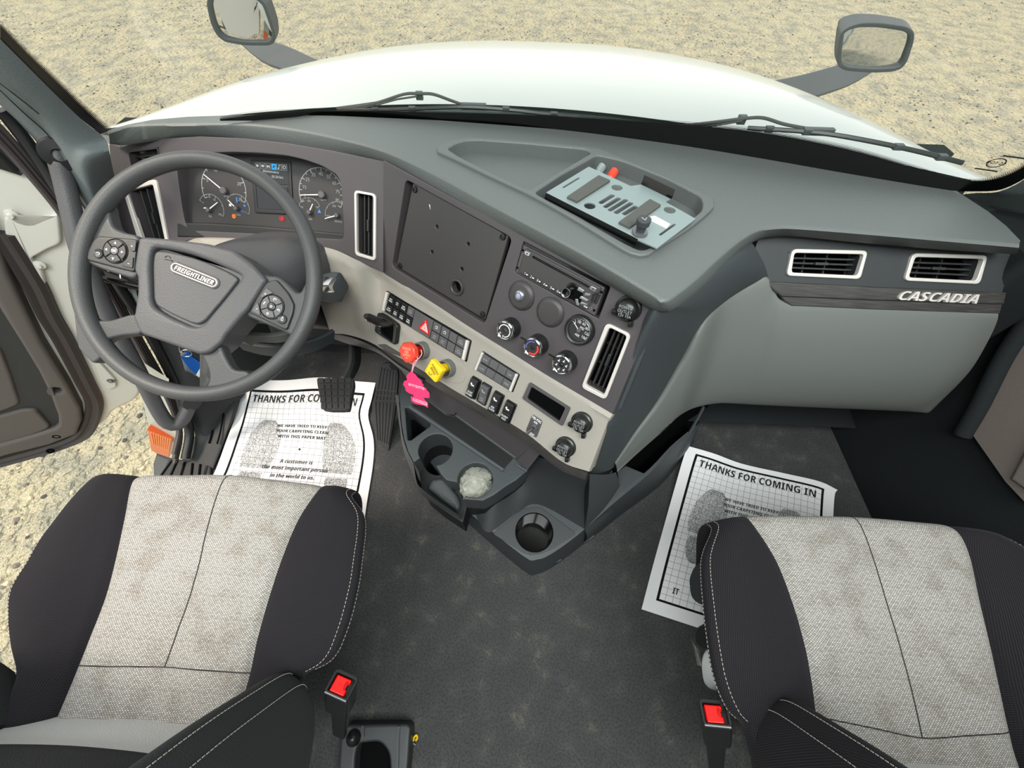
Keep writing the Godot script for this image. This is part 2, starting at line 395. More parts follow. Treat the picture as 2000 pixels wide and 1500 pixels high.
	var k2 := v3([-0.99, 0.62, -1.0, -0.99, 0.5, -1.0, -0.98, 0.38, -0.99, -0.97, 0.24, -0.98, -0.96, 0.12, -0.94, -0.95, 0.03, -0.88])
	s.loft(skin([k0, k1, k2], 5, 5), Vector3(0.8, 0.1, 0.5))
	struct("trim_4", s, M.kick)
	# long grab handle down the opening
	var g := thing("grab_handle", "long dark grey grab handle running down the edge of the open doorway", "handle")
	s = sh()
	var path := smooth3(v3([-1.045, 0.8079, -0.854, -1.045, 0.7923, -0.8415, -1.05, 0.7559, -0.8172, -1.055, 0.7014, -0.7733, -1.06, 0.6416, -0.7249, -1.065, 0.5654, -0.6808, -1.07, 0.4838, -0.6385, -1.07, 0.3927, -0.5952, -1.07, 0.2971, -0.547, -1.07, 0.2234, -0.5097, -1.065, 0.1861, -0.4947, -1.05, 0.1684, -0.4992, -1.03, 0.1823, -0.5234, -1.02, 0.2002, -0.554]), 70)
	s.tube(path, 0.0195, 14)
	part("rail", s, M.wheel_pad, g)
	s = sh(Transform3D(Basis.looking_at(Vector3(-0.55, -0.2, -0.8)), Vector3(-1.03, 0.8044, -0.8423)))
	s.lathe(v2([0.012, 0.01, 0.030, 0.008, 0.034, 0.0, 0.030, -0.008, 0.012, -0.01]), 28)
	part("mounting_cup", s, M.black, g)
	s = sh(Transform3D(Basis.looking_at(Vector3(-0.8, -0.2, -0.5)), Vector3(-1.015, 0.2087, -0.5622)))
	s.lathe(v2([0.0, 0.02, 0.024, 0.018, 0.027, 0.0, 0.0, 0.0]), 24)
	part("mounting_cup", s, M.kick, g)
func left_door() -> void:
	var x := fr(Vector3(-1.2, 0, -0.85), Vector3(0.933580, 0.000000, -0.358368), Vector3(0.000000, 1.000000, 0.000000))
	var d := Node3D.new()
	d.name = "door_1"; add_child(d); d.set_meta("kind", "structure"); d.transform = x
	var s := sh()
	# white pressed shell of the door
	var o := quadr(v2([-0.3166, -0.0682, -0.3672, -0.1057, -0.465, -0.1316, -0.5184, -0.18, -0.6279, -0.2298, -0.7717, -0.2434, -0.9715, -0.2665, -1.3123, -0.331, -1.0407, 0.4617, -0.4289, 0.9021, -0.0103, 0.8084, 0.0396, 0.756, 0.1038, 0.746, 0.1075, 0.6534, 0.0229, 0.4754, -0.1333, 0.2051, -0.2604, 0.0084]), 0.03, 3)
	s.slab(o, -0.09, 0.0, 0.012)
	part("shell", s, M.paint_in, d)
	# pressed ridges in the hinge edge
	s = sh()
	s.slab(quadr(v2([-0.0956, 0.6643, -0.0669, 0.6793, -0.0791, 0.654, -0.0625, 0.6406, 0.0181, 0.659, -0.0445, 0.5787, -0.0755, 0.5728, -0.141, 0.5518, -0.1412, 0.5173, -0.1796, 0.4626, -0.1885, 0.4841, -0.1602, 0.5565, -0.1311, 0.621]), 0.02), 0, 0.016, 0.005)
	s.slab(quadr(v2([-0.2789, 0.2049, -0.2562, 0.2183, -0.2923, 0.1525, -0.3207, 0.0433, -0.3455, 0.0058, -0.3775, -0.0003, -0.3577, 0.0603]), 0.01), 0, 0.010, 0.003)
	part("hinge_plate", s, M.paint_in, d)
	var nut := sh()
	nut.lathe(v2([0.0, 0.010, 0.005, 0.010, 0.0065, 0.008, 0.0065, 0.004, 0.012, 0.003, 0.013, 0.0, 0.0, 0.0]), 20)
	var nm := nut.mesh()
	var nx := nut
	for c in [Vector2(-0.0744, 0.6688), Vector2(-0.1356, 0.5305)]: put("hinge_bolt", nm, M.paint_in, d, at2(c, 0.012))
	for c in [Vector2(-0.2755, 0.1936), Vector2(-0.334, 0.0437)]: put("hinge_bolt", nm, M.steel, d, at2(c, 0.007, 0.4))
	# rubber seal round the trim panel
	var outer := v2([-0.1328, 0.6291, -0.1944, 0.4823, -0.2539, 0.3686, -0.296, 0.2753, -0.3437, 0.1789, -0.4022, 0.0625, -0.4492, -0.0299, -0.5009, -0.0978, -0.5917, -0.1852, -0.668, -0.2323, -0.7894, -0.2552, -0.9631, -0.2641])
	var oc := PackedVector3Array()
	for q in outer: oc.append(Vector3(q.x, q.y, 0.012))
	s = sh()
	var line := smooth3(oc, 70)
	line.append(Vector3(-1.7, line[69].y, 0.012))
	s.sweep(line, v2([-0.024, -0.014, 0.024, -0.014, 0.024, 0.004, 0.014, 0.014, 0.004, 0.006, -0.004, 0.006, -0.014, 0.014, -0.024, 0.004]), false, Vector3.BACK)
	part("door_seal", s, M.seal, d)
	# inner trim panel with its recess and screw holes
	s = sh()
	var panel := v2([-0.1599, 0.5967, -0.2027, 0.5294, -0.266, 0.4152, -0.3349, 0.2888, -0.3835, 0.1854, -0.4285, 0.0899, -0.4972, -0.0419, -0.5484, -0.1118, -0.6248, -0.1821, -0.735, -0.2052, -0.9046, -0.2045, -1.5024, -0.3067, -0.9952, 0.481, -0.4482, 0.8748, -0.1081, 0.6855])
	s.slab(panel, 0.0, 0.034, 0.012, [v2([-0.2688, 0.5045, -0.3142, 0.4306, -0.3744, 0.3088, -0.4393, 0.1802, -0.5078, 0.0607, -0.579, -0.0518, -0.6204, -0.1029, -0.65, -0.1198, -0.7343, -0.1288, -0.8382, -0.133, -1.0541, -0.1555, -0.7289, 0.371, -0.3427, 0.6235]), quadr(v2([-0.4839, 0.0832, -0.4672, 0.0919, -0.4593, 0.0847, -0.4671, 0.068, -0.4851, 0.0597, -0.4929, 0.0671]), 0.004)])
	part("trim_panel", s, M.door_skin, d)
	s = sh()
	s.slab(v2([-0.2711, 0.5055, -0.3163, 0.4317, -0.376, 0.3102, -0.4404, 0.182, -0.5105, 0.0605, -0.5873, -0.0647, -0.6328, -0.1229, -0.6723, -0.143, -0.7577, -0.1522, -0.8629, -0.1563, -1.0846, -0.1818, -0.7495, 0.3668, -0.3396, 0.6301]), 0.0, 0.012, 0.0)
	s.slab(quadr(v2([-0.479, 0.0943, -0.4572, 0.1037, -0.4509, 0.0873, -0.4667, 0.0609, -0.4966, 0.0479, -0.5015, 0.0644]), 0.004), 0.0, 0.008)
	part("trim_recess", s, M.kick, d)
	s = sh()
	s.slab(quadr(v2([-0.4765, 0.4821, -0.4446, 0.2937, -0.5417, 0.1518, -0.622, 0.0401, -0.6585, 0.0305, -0.6948, 0.0245, -0.9536, 0.0045]), 0.03), 0.012, 0.02, 0.008)
	s.slab(quadr(v2([-0.9691, -0.0103, -0.7111, 0.007, -0.6382, 0.0116, -0.6105, -0.0037, -0.658, -0.1161, -0.7421, -0.1345, -0.8466, -0.1388, -1.0257, -0.1554]), 0.02), 0.012, 0.024, 0.008)
	part("map_pocket", s, M.door_skin, d)
	s = sh(Transform3D(Basis(), Vector3.ZERO))
	for c in [Vector2(-0.6772, -0.1633), Vector2(-0.768, -0.245)]:
		s.xf = at2(c, 0.034)
		s.slab(ring(0.012, 16), -0.006, 0.0012, 0.0, [ring(0.008, 16)])
	part("screw_cup", s, M.hole, d)
	# window frame upright above the shell
	s = sh()
	s.slab(v2([-0.0959, 0.9294, 0.0343, 0.8665, 0.0283, 0.8025, 0.0275, 0.7633, 0.0344, 0.7575, 0.0199, 0.7504, -0.0083, 0.7735, -0.0382, 0.811, -0.2038, 0.8349]), -0.05, 0.02, 0.008)
	part("window_frame", s, M.black, d)
	# the doorway's white jamb, marker lamp and step outside
	s = sh()
	s.loft([fit3(v3([-1.1031, 0.3455, -0.62, -1.2608, 0.1402, -0.62, -1.341, 0.0207, -0.62, -1.4661, -0.1586, -0.62]), 3), fit3(v3([-1.0538, 0.2725, -0.6, -1.2063, 0.0686, -0.6, -1.3396, -0.1508, -0.6, -1.4017, -0.2358, -0.6]), 3)], Vector3(0.2, 0, 1))
	struct("trim_5", s, M.paint)
	var lampn := thing("marker_lamp", "orange ribbed marker lamp below the doorway's white jamb", "lamp")
	s = sh(Transform3D(Basis(), Vector3(0, 0, -0.6)))
	var lens := PackedVector2Array()
	for q in v3([-1.4139, -0.0993, -0.6, -1.3743, -0.1782, -0.6, -1.4288, -0.2491, -0.6, -1.5695, -0.4169, -0.6, -1.5725, -0.3186, -0.6]): lens.append(Vector2(q.x, q.y))
	s.slab(lens, -0.02, 0.006, 0.004)
	part("lens", s, M.orange_lens, lampn)
	s = sh()
	for k in 9:
		var w := k / 8.0
		var a := Vector3(-1.415, -0.1209, -0.593).lerp(Vector3(-1.3811, -0.1784, -0.593), w)
		var b := Vector3(-1.4989, -0.2411, -0.593).lerp(Vector3(-1.4829, -0.3032, -0.593), w)
		s.tube(PackedVector3Array([a, b]), 0.0022, 6)
	part("lens_ribs", s, M.orange_rib, lampn)
	var st := thing("entry_step", "grey moulded entry step outside the driver's doorway", "step")
	s = sh(Transform3D(Basis(Vector3.RIGHT, Vector3.FORWARD, Vector3.UP), Vector3.ZERO))
	var so := PackedVector2Array()
	for q in v3([-1.3711, -0.14, -0.5202, -1.3109, -0.14, -0.5044, -1.2695, -0.14, -0.4818, -1.2145, -0.14, -0.3773, -1.2968, -0.14, -0.3734, -1.3609, -0.14, -0.4774]): so.append(Vector2(q.x, -q.z))
	s.slab(so, -0.3, -0.14, 0.01)
	part("tread", s, M.plastic_out, st)
	# sill plate with ribs
	s = sh(Transform3D(Basis(Vector3.RIGHT, Vector3.FORWARD, Vector3.UP), Vector3.ZERO))
	so = PackedVector2Array()
	for q in v3([-1.1676, 0.012, -0.4492, -1.016, 0.012, -0.4328, -0.9788, 0.012, -0.3409, -0.9601, 0.012, -0.2614, -1.1269, 0.012, -0.2536, -1.1629, 0.012, -0.3832]): so.append(Vector2(q.x, -q.z))
	s.slab(so, -0.05, 0.012, 0.006)
	var sill := struct("trim_6", s, M.rubber)
	for k in 6:
		s = sh()
		var a := [Vector3(-1.1318, 0.014, -0.4373), Vector3(-1.1035, 0.014, -0.4332), Vector3(-1.0763, 0.014, -0.4309), Vector3(-1.0491, 0.014, -0.4286), Vector3(-1.0245, 0.014, -0.4244), Vector3(-1.1514, 0.014, -0.4382)][k] as Vector3
		var b := [Vector3(-1.1274, 0.014, -0.3773), Vector3(-1.0916, 0.014, -0.3738), Vector3(-1.0535, 0.014, -0.3722), Vector3(-1.0295, 0.014, -0.3751), Vector3(-1.0162, 0.014, -0.3791), Vector3(-1.1593, 0.014, -0.3827)][k] as Vector3
		s.tube(PackedVector3Array([a, b, b + (b - a) * 0.6]), 0.0035, 6)
		part("sill_rib", s, M.gloss_black, sill)
	s = sh(Transform3D(Basis(Vector3.RIGHT, -PI / 2), Vector3(-1.0894, 0.013, -0.3812)))
	s.lathe(v2([0.0, 0.004, 0.003, 0.004, 0.006, 0.003, 0.007, 0.0, 0.0, 0.0]), 16)
	part("sill_screw", s, M.steel, sill)
	# grooved side panel of the footwell
	s = sh()
	s.loft(skin([v3([-1.1126, 0.1, -0.5871, -1.0878, 0.1, -0.559, -1.0857, 0.05, -0.517, -1.0945, 0.015, -0.4756, -1.0848, 0.012, -0.4313]), v3([-1.1119, 0.06, -0.6727, -1.0868, 0.045, -0.6192, -1.0535, 0.03, -0.5477, -1.0359, 0.02, -0.4857, -1.0262, 0.012, -0.4287]), v3([-1.0405, 0.05, -0.7381, -1.0096, 0.045, -0.644, -1.0017, 0.035, -0.5676, -1.0038, 0.02, -0.512, -1.0066, 0.008, -0.4186]), v3([-1.0652, 0, -0.7627, -1.0276, 0, -0.6582, -1.017, 0, -0.5744, -1.0095, 0, -0.5131, -1.0055, 0, -0.4163])], 4, 4), Vector3(0.3, 1, 0.3))
	var fp := struct("trim_7", s, M.kick)
	for q in [v3([-1.0918, 0.055, -0.6987, -1.068, 0.046, -0.6196, -1.05, 0.034, -0.5459, -1.0457, 0.026, -0.4996]), v3([-1.0604, 0.055, -0.6959, -1.0348, 0.049, -0.6196, -1.0177, 0.039, -0.545, -1.0138, 0.03, -0.4975])]:
		s = sh(); s.tube(smooth3(q, 12), 0.0028, 6)
		part("groove", s, M.hole, fp)
func right_side() -> void:
	var l0 := v3([0.8825, 0.9418, -0.7078, 0.9029, 0.8927, -0.729, 0.9118, 0.8636, -0.7417, 0.909, 0.8406, -0.7554, 0.8863, 0.8302, -0.7681, 0.8728, 0.8216, -0.7764])
	var l1 := v3([1.03, 1.03, -0.62, 1.06, 0.94, -0.68, 1.08, 0.88, -0.72, 1.1, 0.83, -0.74, 1.1, 0.78, -0.77, 1.08, 0.74, -0.80])
	var l2 := v3([1.15, 1.03, -0.52, 1.15, 0.93, -0.56, 1.15, 0.85, -0.6, 1.15, 0.78, -0.64, 1.15, 0.70, -0.68, 1.15, 0.60, -0.72])
	var s := sh()
	s.loft(skin([l0, l1, l2], 6, 6), Vector3(-0.5, 0.4, 0.6))
	struct("trim_8", s, M.liner)
	# passenger door lining: dark moulding, cloth insert and a ledge
	var d := Node3D.new()
	d.name = "door_2"; add_child(d); d.set_meta("kind", "structure")
	s = sh()
	s.tube(smooth3(v3([1.13, 0.6922, -0.6669, 1.13, 0.6093, -0.6252, 1.13, 0.5444, -0.5878, 1.13, 0.4505, -0.5179, 1.13, 0.378, -0.4701]), 30), 0.018, 10)
	part("door_seal", s, M.carpet, d)
	s = sh(side_frame(1.0, 1.0))
	var o := PackedVector2Array()
	for q in v3([1.14, 0.3942, -0.4629, 1.14, 0.5586, -0.5821, 1.14, 0.6981, -0.6611, 1.14, 0.5716, -0.346, 1.14, 0.4782, -0.244, 1.14, 0.4072, -0.289, 1.14, 0.3967, -0.3436]): o.append(Vector2(-q.z, q.y))
	s.slab(o, 0.135, 0.15, 0.0)
	s.xf = Transform3D(Basis(Vector3(0, 0, 1), Vector3(0, 1, 0), Vector3(-1, 0, 0)), Vector3(1.16, 0, 0))
	var o2 := PackedVector2Array()
	for q in o: o2.append(Vector2(-q.x, q.y))
	s.slab(o2, 0.0, 0.02, 0.006)
	part("cloth_insert", s, M.door_cloth, d)
	s = sh(Transform3D(Basis(Vector3(0, 0, 1), Vector3(0, 1, 0), Vector3(-1, 0, 0)), Vector3(1.16, 0, 0)))
	o = PackedVector2Array()
	for q in v3([1.13, 0.4124, -0.3437, 1.13, 0.4638, -0.3844, 1.13, 0.539, -0.4293, 1.13, 0.5157, -0.3469, 1.13, 0.4326, -0.3002]): o.append(Vector2(q.z, q.y))
	s.slab(o, 0.0, 0.035, 0.008)
	part("ledge", s, M.door_cloth, d)
	s = sh()
	s.tube(smooth3(v3([1.155, 0.379, -0.4968, 1.155, 0.4439, -0.5376, 1.155, 0.5187, -0.584]), 16), 0.006, 6)
	part("bead", s, M.side, d)


# ---------------------------------------------------------------- dashboard
var FLAT := Basis(Vector3.RIGHT, Vector3.FORWARD, Vector3.UP)      # local x = x, local y = forwards, local z = up
func xz(q: PackedVector3Array) -> PackedVector2Array:
	var o := PackedVector2Array()
	for v in q: o.append(Vector2(v.x, -v.z))
	return o
func vent(d: Node3D, x: Transform3D, outer: PackedVector2Array, inner: PackedVector2Array, down: bool, count: int, framed := true, tab := true) -> void:
	var s := sh()
	if framed: s.slab(quadr(outer, 0.010), -0.004, 0.005, 0.0014, [quadr(inner, 0.006)])
	else: s.slab(quadr(outer, 0.007), -0.004, 0.0015, 0.0003, [quadr(inner, 0.006)])
	var f := part("air_vent", s, M.silver if framed else M.face, d, x)
	s = sh()
	s.slab(quadr(Sh.inset(outer, -0.001), 0.008), -0.045, -0.04)
	part("duct", s, M.hole, f)
	# corner order: top left, top right, bottom right, bottom left
	for k in count:
		var w := (k + 1.0) / (count + 1.0)
		var a := inner[0].lerp(inner[1], w) if down else inner[0].lerp(inner[3], w)
		var b := inner[3].lerp(inner[2], w) if down else inner[1].lerp(inner[2], w)
		var m := (a + b) / 2
		var l := a.distance_to(b)
		s = sh(at2(m, -0.012, (b - a).angle()))
		s.slab(rect(l, 0.004, 0.0015, 2), -0.02, 0.0, 0.001)
		part("slat", s, M.slat, f)
		if tab and k == count / 2:
			s = sh(at2(m, -0.012, (b - a).angle()))
			s.slab(rect(l * 0.2, 0.006, 0.002), -0.01, 0.004, 0.001)
			part("tab", s, M.slat, f)
	for k in 2:
		var w := (k + 1.0) / 3.0
		var a := inner[0].lerp(inner[3], w) if down else inner[0].lerp(inner[1], w)
		var b := inner[1].lerp(inner[2], w) if down else inner[3].lerp(inner[2], w)
		s = sh(at2((a + b) / 2, -0.03, (b - a).angle()))
		s.slab(rect(a.distance_to(b), 0.003), -0.012, 0.0)
		part("vane", s, M.slat, f)
func dash() -> void:
	var d := thing("dashboard", "wraparound dark grey dashboard with light grey lower panels under the windscreen", "dashboard")
	pad(d)
	faces(d)
	cluster(d)
	passenger(d)
func pad(d: Node3D) -> void:
	var e := v3([-0.9414, 0.822, -0.8998, -0.9226, 0.822, -0.9228, -0.8986, 0.822, -0.9344, -0.837, 0.822, -0.9437, -0.7481, 0.822, -0.9525, -0.6541, 0.822, -0.9566, -0.5536, 0.822, -0.9438, -0.4373, 0.822, -0.9111, -0.31, 0.822, -0.8589, -0.1856, 0.822, -0.7732, -0.0728, 0.822, -0.6819, 0.1031, 0.822, -0.5422, 0.1996, 0.822, -0.4569, 0.2215, 0.822, -0.4392, 0.247, 0.822, -0.4573, 0.2878, 0.822, -0.4971, 0.3275, 0.822, -0.5407, 0.3752, 0.822, -0.5895, 0.4167, 0.822, -0.6237, 0.4533, 0.822, -0.6378, 0.5005, 0.822, -0.6406, 0.6256, 0.822, -0.6317, 0.756, 0.822, -0.6205, 0.8751, 0.822, -0.6105])
	var b := v3([-0.9875, 0.787, -0.928, -0.9526, 0.787, -0.9231, -0.9251, 0.787, -0.9347, -0.8736, 0.787, -0.953, -0.7846, 0.787, -0.9667, -0.6764, 0.787, -0.9616, -0.574, 0.787, -0.9465, -0.4554, 0.787, -0.9187, -0.326, 0.787, -0.8775, -0.2016, 0.787, -0.7842, -0.0878, 0.787, -0.6967, 0.0936, 0.787, -0.563, 0.2038, 0.787, -0.4696, 0.236, 0.787, -0.4539, 0.2676, 0.787, -0.4743, 0.3157, 0.787, -0.5212, 0.3602, 0.787, -0.5714, 0.4071, 0.787, -0.6212, 0.447, 0.787, -0.6524, 0.4844, 0.787, -0.6655, 0.5346, 0.787, -0.6685, 0.6642, 0.787, -0.656, 0.8015, 0.787, -0.6458, 0.9274, 0.787, -0.6398])
	e = fit3(e, 4)
	b = fit3(b, 4)
	var r0 := PackedVector3Array(); var r2 := PackedVector3Array(); var r3 := PackedVector3Array(); var r4 := PackedVector3Array()
	for i in e.size():
		var t := e[mini(i + 4, e.size() - 1)] - e[maxi(i - 4, 0)]
		var out := Vector3(-t.z, 0, t.x).normalized()
		r0.append(e[i] - out * 0.006 + Vector3(0, 0.004, 0))
		r2.append(e[i].lerp(b[i], 0.5) + out * 0.003)
		r3.append(b[i] - out * 0.005 + Vector3(0, -0.001, 0))
		r4.append(b[i] - out * 0.05 + Vector3(0, 0.004, 0))
	var s := sh()
	s.loft([r0, mixrow(e, r0, 0.4, Vector3(0, 0.0008, 0)), e, r2, b, r3, r4], Vector3(0, 0.8, 0.6))
	var far := v3([0.8834, 0.826, -0.6255, 0.8863, 0.826, -0.6688, 0.8813, 0.826, -0.713, 0.8638, 0.826, -0.772, 0.854, 0.826, -0.8007, 0.8111, 0.826, -0.8363, 0.6769, 0.826, -0.8679, 0.5751, 0.826, -0.9015, 0.3648, 0.826, -0.9319, 0.197, 0.826, -0.9651, 0.045, 0.826, -0.9865, -0.209, 0.826, -1.0094, -0.4669, 0.826, -1.0146, -0.6605, 0.826, -1.006, -0.8016, 0.826, -0.9853, -0.8754, 0.826, -0.9644, -0.9168, 0.826, -0.9386, -0.9402, 0.826, -0.9148])
	var o := xz(r0)
	o.append_array(xz(far))
	var rim := smooth2(xz(v3([-0.1952, 0.832, -0.8677, -0.1882, 0.832, -0.8881, -0.1538, 0.832, -0.9087, -0.1252, 0.832, -0.9176, -0.0193, 0.832, -0.9122, 0.0775, 0.832, -0.904, 0.1296, 0.832, -0.8941, 0.1559, 0.832, -0.8893, 0.2025, 0.832, -0.8516, 0.2733, 0.832, -0.7922, 0.3481, 0.832, -0.7276, 0.3583, 0.832, -0.7127, 0.3562, 0.832, -0.6958, 0.3466, 0.832, -0.6756, 0.2937, 0.832, -0.6169, 0.2269, 0.832, -0.5567, 0.2089, 0.832, -0.5397, 0.1915, 0.832, -0.5374, 0.166, 0.832, -0.5531, 0.0969, 0.832, -0.6229, 0.0162, 0.832, -0.6964, -0.0737, 0.832, -0.764, -0.1564, 0.832, -0.8277, -0.1913, 0.832, -0.8528])), 90)
	if Geometry2D.is_polygon_clockwise(o): o.reverse()
	if Geometry2D.is_polygon_clockwise(rim): rim.reverse()
	var hole := Sh.inset(rim, 0.006)
	hole.reverse()
	s.xf = Transform3D(FLAT, Vector3.ZERO)
	s.cap(o, [hole], 0.826, true)
	part("top_pad", s, M.pad, d, Transform3D(), 60.0)
	# recessed tray with a raised rim and a divider
	var pocket_a := quadr(xz(v3([-0.1698, 0.8325, -0.8683, -0.1547, 0.8325, -0.8893, -0.1339, 0.8325, -0.9032, -0.1026, 0.8325, -0.9065, 0.0136, 0.8325, -0.8963, 0.1254, 0.8325, -0.8818, 0.1365, 0.8325, -0.8674, 0.069, 0.8325, -0.7915, 0.007, 0.8325, -0.7174, -0.0748, 0.8325, -0.7782, -0.1412, 0.8325, -0.8319, -0.1676, 0.8325, -0.8598])), 0.008, 3)
	var pocket_b := quadr(xz(v3([0.149, 0.8325, -0.8597, 0.2008, 0.8325, -0.8381, 0.2825, 0.8325, -0.7748, 0.3348, 0.8325, -0.7172, 0.3351, 0.8325, -0.697, 0.3272, 0.8325, -0.6704, 0.2821, 0.8325, -0.6229, 0.2197, 0.8325, -0.561, 0.1979, 0.8325, -0.5476, 0.1703, 0.8325, -0.569, 0.0977, 0.8325, -0.639, 0.016, 0.8325, -0.7092, 0.0739, 0.8325, -0.7802])), 0.012, 3)
	s = sh(Transform3D(FLAT, Vector3.ZERO))
	s.slab(rim, 0.80, 0.8335, 0.0035, [pocket_a, pocket_b])
	var tray := part("storage_tray", s, M.pad, d)
	s = sh(Transform3D(FLAT, Vector3.ZERO))
	s.slab(Sh.inset(rim, 0.004), 0.796, 0.803)
	part("tray_floor", s, M.pad, tray)
	s = sh(Transform3D(FLAT, Vector3.ZERO))
	s.slab(xz(v3([0.5647, 0.827, -0.9053, 0.606, 0.827, -0.8822, 0.6043, 0.827, -0.8778, 0.5714, 0.827, -0.8927])), 0.82, 0.8275)
	part("pad_mark", s, M.black, d)
func faces(d: Node3D) -> void:
	var xc := fr(Vector3(-0.6232, 0.7167, -0.8587), Vector3(0.984808, 0.000000, 0.173648), Vector3(0.094576, 0.838671, -0.536365))
	var xf := fr(Vector3(0.0235, 0.6866, -0.5519), Vector3(0.829038, 0.000000, 0.559193), Vector3(0.245134, 0.898794, -0.363426))
	var s := sh()
	# panel round the instruments
	var open_ := quadr(v2([-0.2348, 0.0368, -0.22, 0.0558, -0.1358, 0.0733, -0.0682, 0.0816, 0, 0.0867, 0.0664, 0.0887, 0.1095, 0.0852, 0.152, 0.0775, 0.1851, 0.0648, 0.1944, 0.0523, 0.197, 0.0325, 0.1976, -0.046, 0.1959, -0.0753, 0.0779, -0.0857, -0.0528, -0.0952, -0.2336, -0.1124, -0.2452, -0.0991, -0.2452, -0.0639, -0.2403, 0.0051]), 0.012, 3)
	var v1 := v2([-0.3665, 0.051, -0.2767, 0.0691, -0.2817, 0.0317, -0.3686, 0.0085])
	var v2_ := v2([-0.3928, -0.0382, -0.3005, -0.0087, -0.3087, -0.1609, -0.3864, -0.1798])
	var v3_ := v2([0.2352, 0.0328, 0.2792, 0.0317, 0.2749, -0.1069, 0.2316, -0.1012])
	s.slab(v2([-0.3905, 0.0572, -0.3326, 0.0761, -0.2581, 0.09, -0.1558, 0.1045, -0.0348, 0.1126, 0.0683, 0.1142, 0.1808, 0.111, 0.3024, 0.1032, 0.2972, -0.1365, 0.2623, -0.1283, 0.2275, -0.1175, 0.186, -0.1053, 0.1331, -0.0996, 0.0804, -0.101, -0.0162, -0.1072, -0.1189, -0.1166, -0.2085, -0.1264, -0.2494, -0.1397, -0.2898, -0.1713, -0.3167, -0.1844, -0.3698, -0.2041, -0.4182, -0.2099, -0.4114, -0.1237, -0.406, -0.0552, -0.4002, -0.0019]), -0.03, 0.0, 0.002, [open_, v1, v2_, v3_])
	part("instrument_panel", s, M.face, d, xc)
	vent(d, xc, v1, Sh.inset(v1, 0.002) if not Geometry2D.is_polygon_clockwise(v1) else Sh.inset(v1, -0.002), false, 3, false, false)
	vent(d, xc, v2([-0.4068, -0.0304, -0.2985, -0.0016, -0.3054, -0.1656, -0.3977, -0.1908]), v2([-0.3967, -0.041, -0.311, -0.0145, -0.3144, -0.1591, -0.3815, -0.1791]), true, 3)
	vent(d, xc, v2([0.231, 0.0376, 0.2843, 0.0355, 0.2801, -0.1134, 0.2266, -0.1067]), v2([0.2364, 0.0319, 0.2779, 0.0305, 0.2736, -0.1059, 0.2323, -0.0999]), true, 3)
	s = sh()
	s.slab(quadr(v2([-0.4251, 0.0666, -0.3905, 0.0615, -0.4018, -0.002, -0.4076, -0.0554, -0.413, -0.1239, -0.4199, -0.2101, -0.452, -0.2494, -0.4658, -0.1309, -0.4498, -0.0191]), 0.006), -0.05, -0.006, 0.004)
	part("end_panel", s, M.face, d, xc)
	# centre stack panel, turned to the driver
	var plate_hole := quadr(v2([-0.3764, 0.1214, -0.087, 0.1061, -0.0974, -0.0899, -0.3909, -0.0816]), 0.012)
	var radio_hole := quadr(v2([-0.0615, 0.1096, 0.1287, 0.103, 0.1323, 0.0409, -0.0611, 0.048]), 0.003, 2)
	var vr := v2([0.1568, 0.0385, 0.1961, 0.0391, 0.208, -0.0931, 0.1631, -0.095])
	s = sh()
	s.slab(quadr(v2([-0.4478, 0.1385, -0.2289, 0.1271, -0.067, 0.1216, 0.1233, 0.1146, 0.2134, 0.107, 0.2168, 0.097, 0.2387, -0.1219, 0.1972, -0.1234, 0.0853, -0.1243, -0.0102, -0.1219, -0.1338, -0.1197, -0.2232, -0.1153, -0.3246, -0.1123, -0.4182, -0.1095]), 0.004), -0.03, 0.0, 0.002, [plate_hole, radio_hole, vr])
	part("centre_panel", s, M.face, d, xf)
	s = sh()
	s.slab(v2([0.2158, 0.1024, 0.2256, 0.1034, 0.2474, -0.102, 0.2411, -0.1174]), -0.04, -0.006, 0.003)
	part("edge_strip", s, M.side, d, xf)
	vent(d, xf, v2([0.1498, 0.0435, 0.1995, 0.0445, 0.2139, -0.0984, 0.1594, -0.1017]), v2([0.1585, 0.0384, 0.194, 0.039, 0.2066, -0.0914, 0.1645, -0.0927]), true, 3)
	# light grey band below: a ledge behind the steering column and a sloping switch panel
	var t := v3([-0.8825, 0.5984, -0.8265, -0.8405, 0.6107, -0.8271, -0.751, 0.62, -0.8175, -0.6493, 0.6268, -0.804, -0.5536, 0.632, -0.7906, -0.5016, 0.6332, -0.7822])
	var c := v3([-0.8504, 0.612, -0.7875, -0.8262, 0.614, -0.8026, -0.7506, 0.612, -0.8056, -0.6572, 0.61, -0.8015, -0.567, 0.607, -0.7965, -0.516, 0.603, -0.7885])
	var l := v3([-0.8512, 0.6, -0.7829, -0.8299, 0.602, -0.7937, -0.7519, 0.601, -0.7934, -0.6676, 0.6, -0.7875, -0.6207, 0.596, -0.7773, -0.5289, 0.588, -0.7766])
	var l2 := v3([-0.8743, 0.56, -0.795, -0.859, 0.56, -0.8062, -0.7751, 0.56, -0.8048, -0.694, 0.555, -0.8032, -0.6471, 0.55, -0.7935, -0.5541, 0.54, -0.7922])
	s = sh()
	s.loft([fit3(t, 6), fit3(mixrow(t, c, 0.5, Vector3(0, 0.004, 0)), 6), fit3(c, 6), fit3(l, 6), fit3(mixrow(l, l2, 0.3, Vector3(0, 0, 0.004)), 6), fit3(l2, 6)])
	var ledge := part("column_ledge", s, M.stone_grey, d)
	s = sh(); s.tube(v3([-0.6497, 0.622, -0.8085, -0.6575, 0.6135, -0.7969, -0.6647, 0.602, -0.7831]), 0.0016, 6)
	part("joint", s, M.black, ledge)
	var gt := v3([-0.5285, 0.634, -0.7875, -0.4828, 0.6324, -0.7784, -0.45, 0.6284, -0.7699, -0.4103, 0.6182, -0.7562])
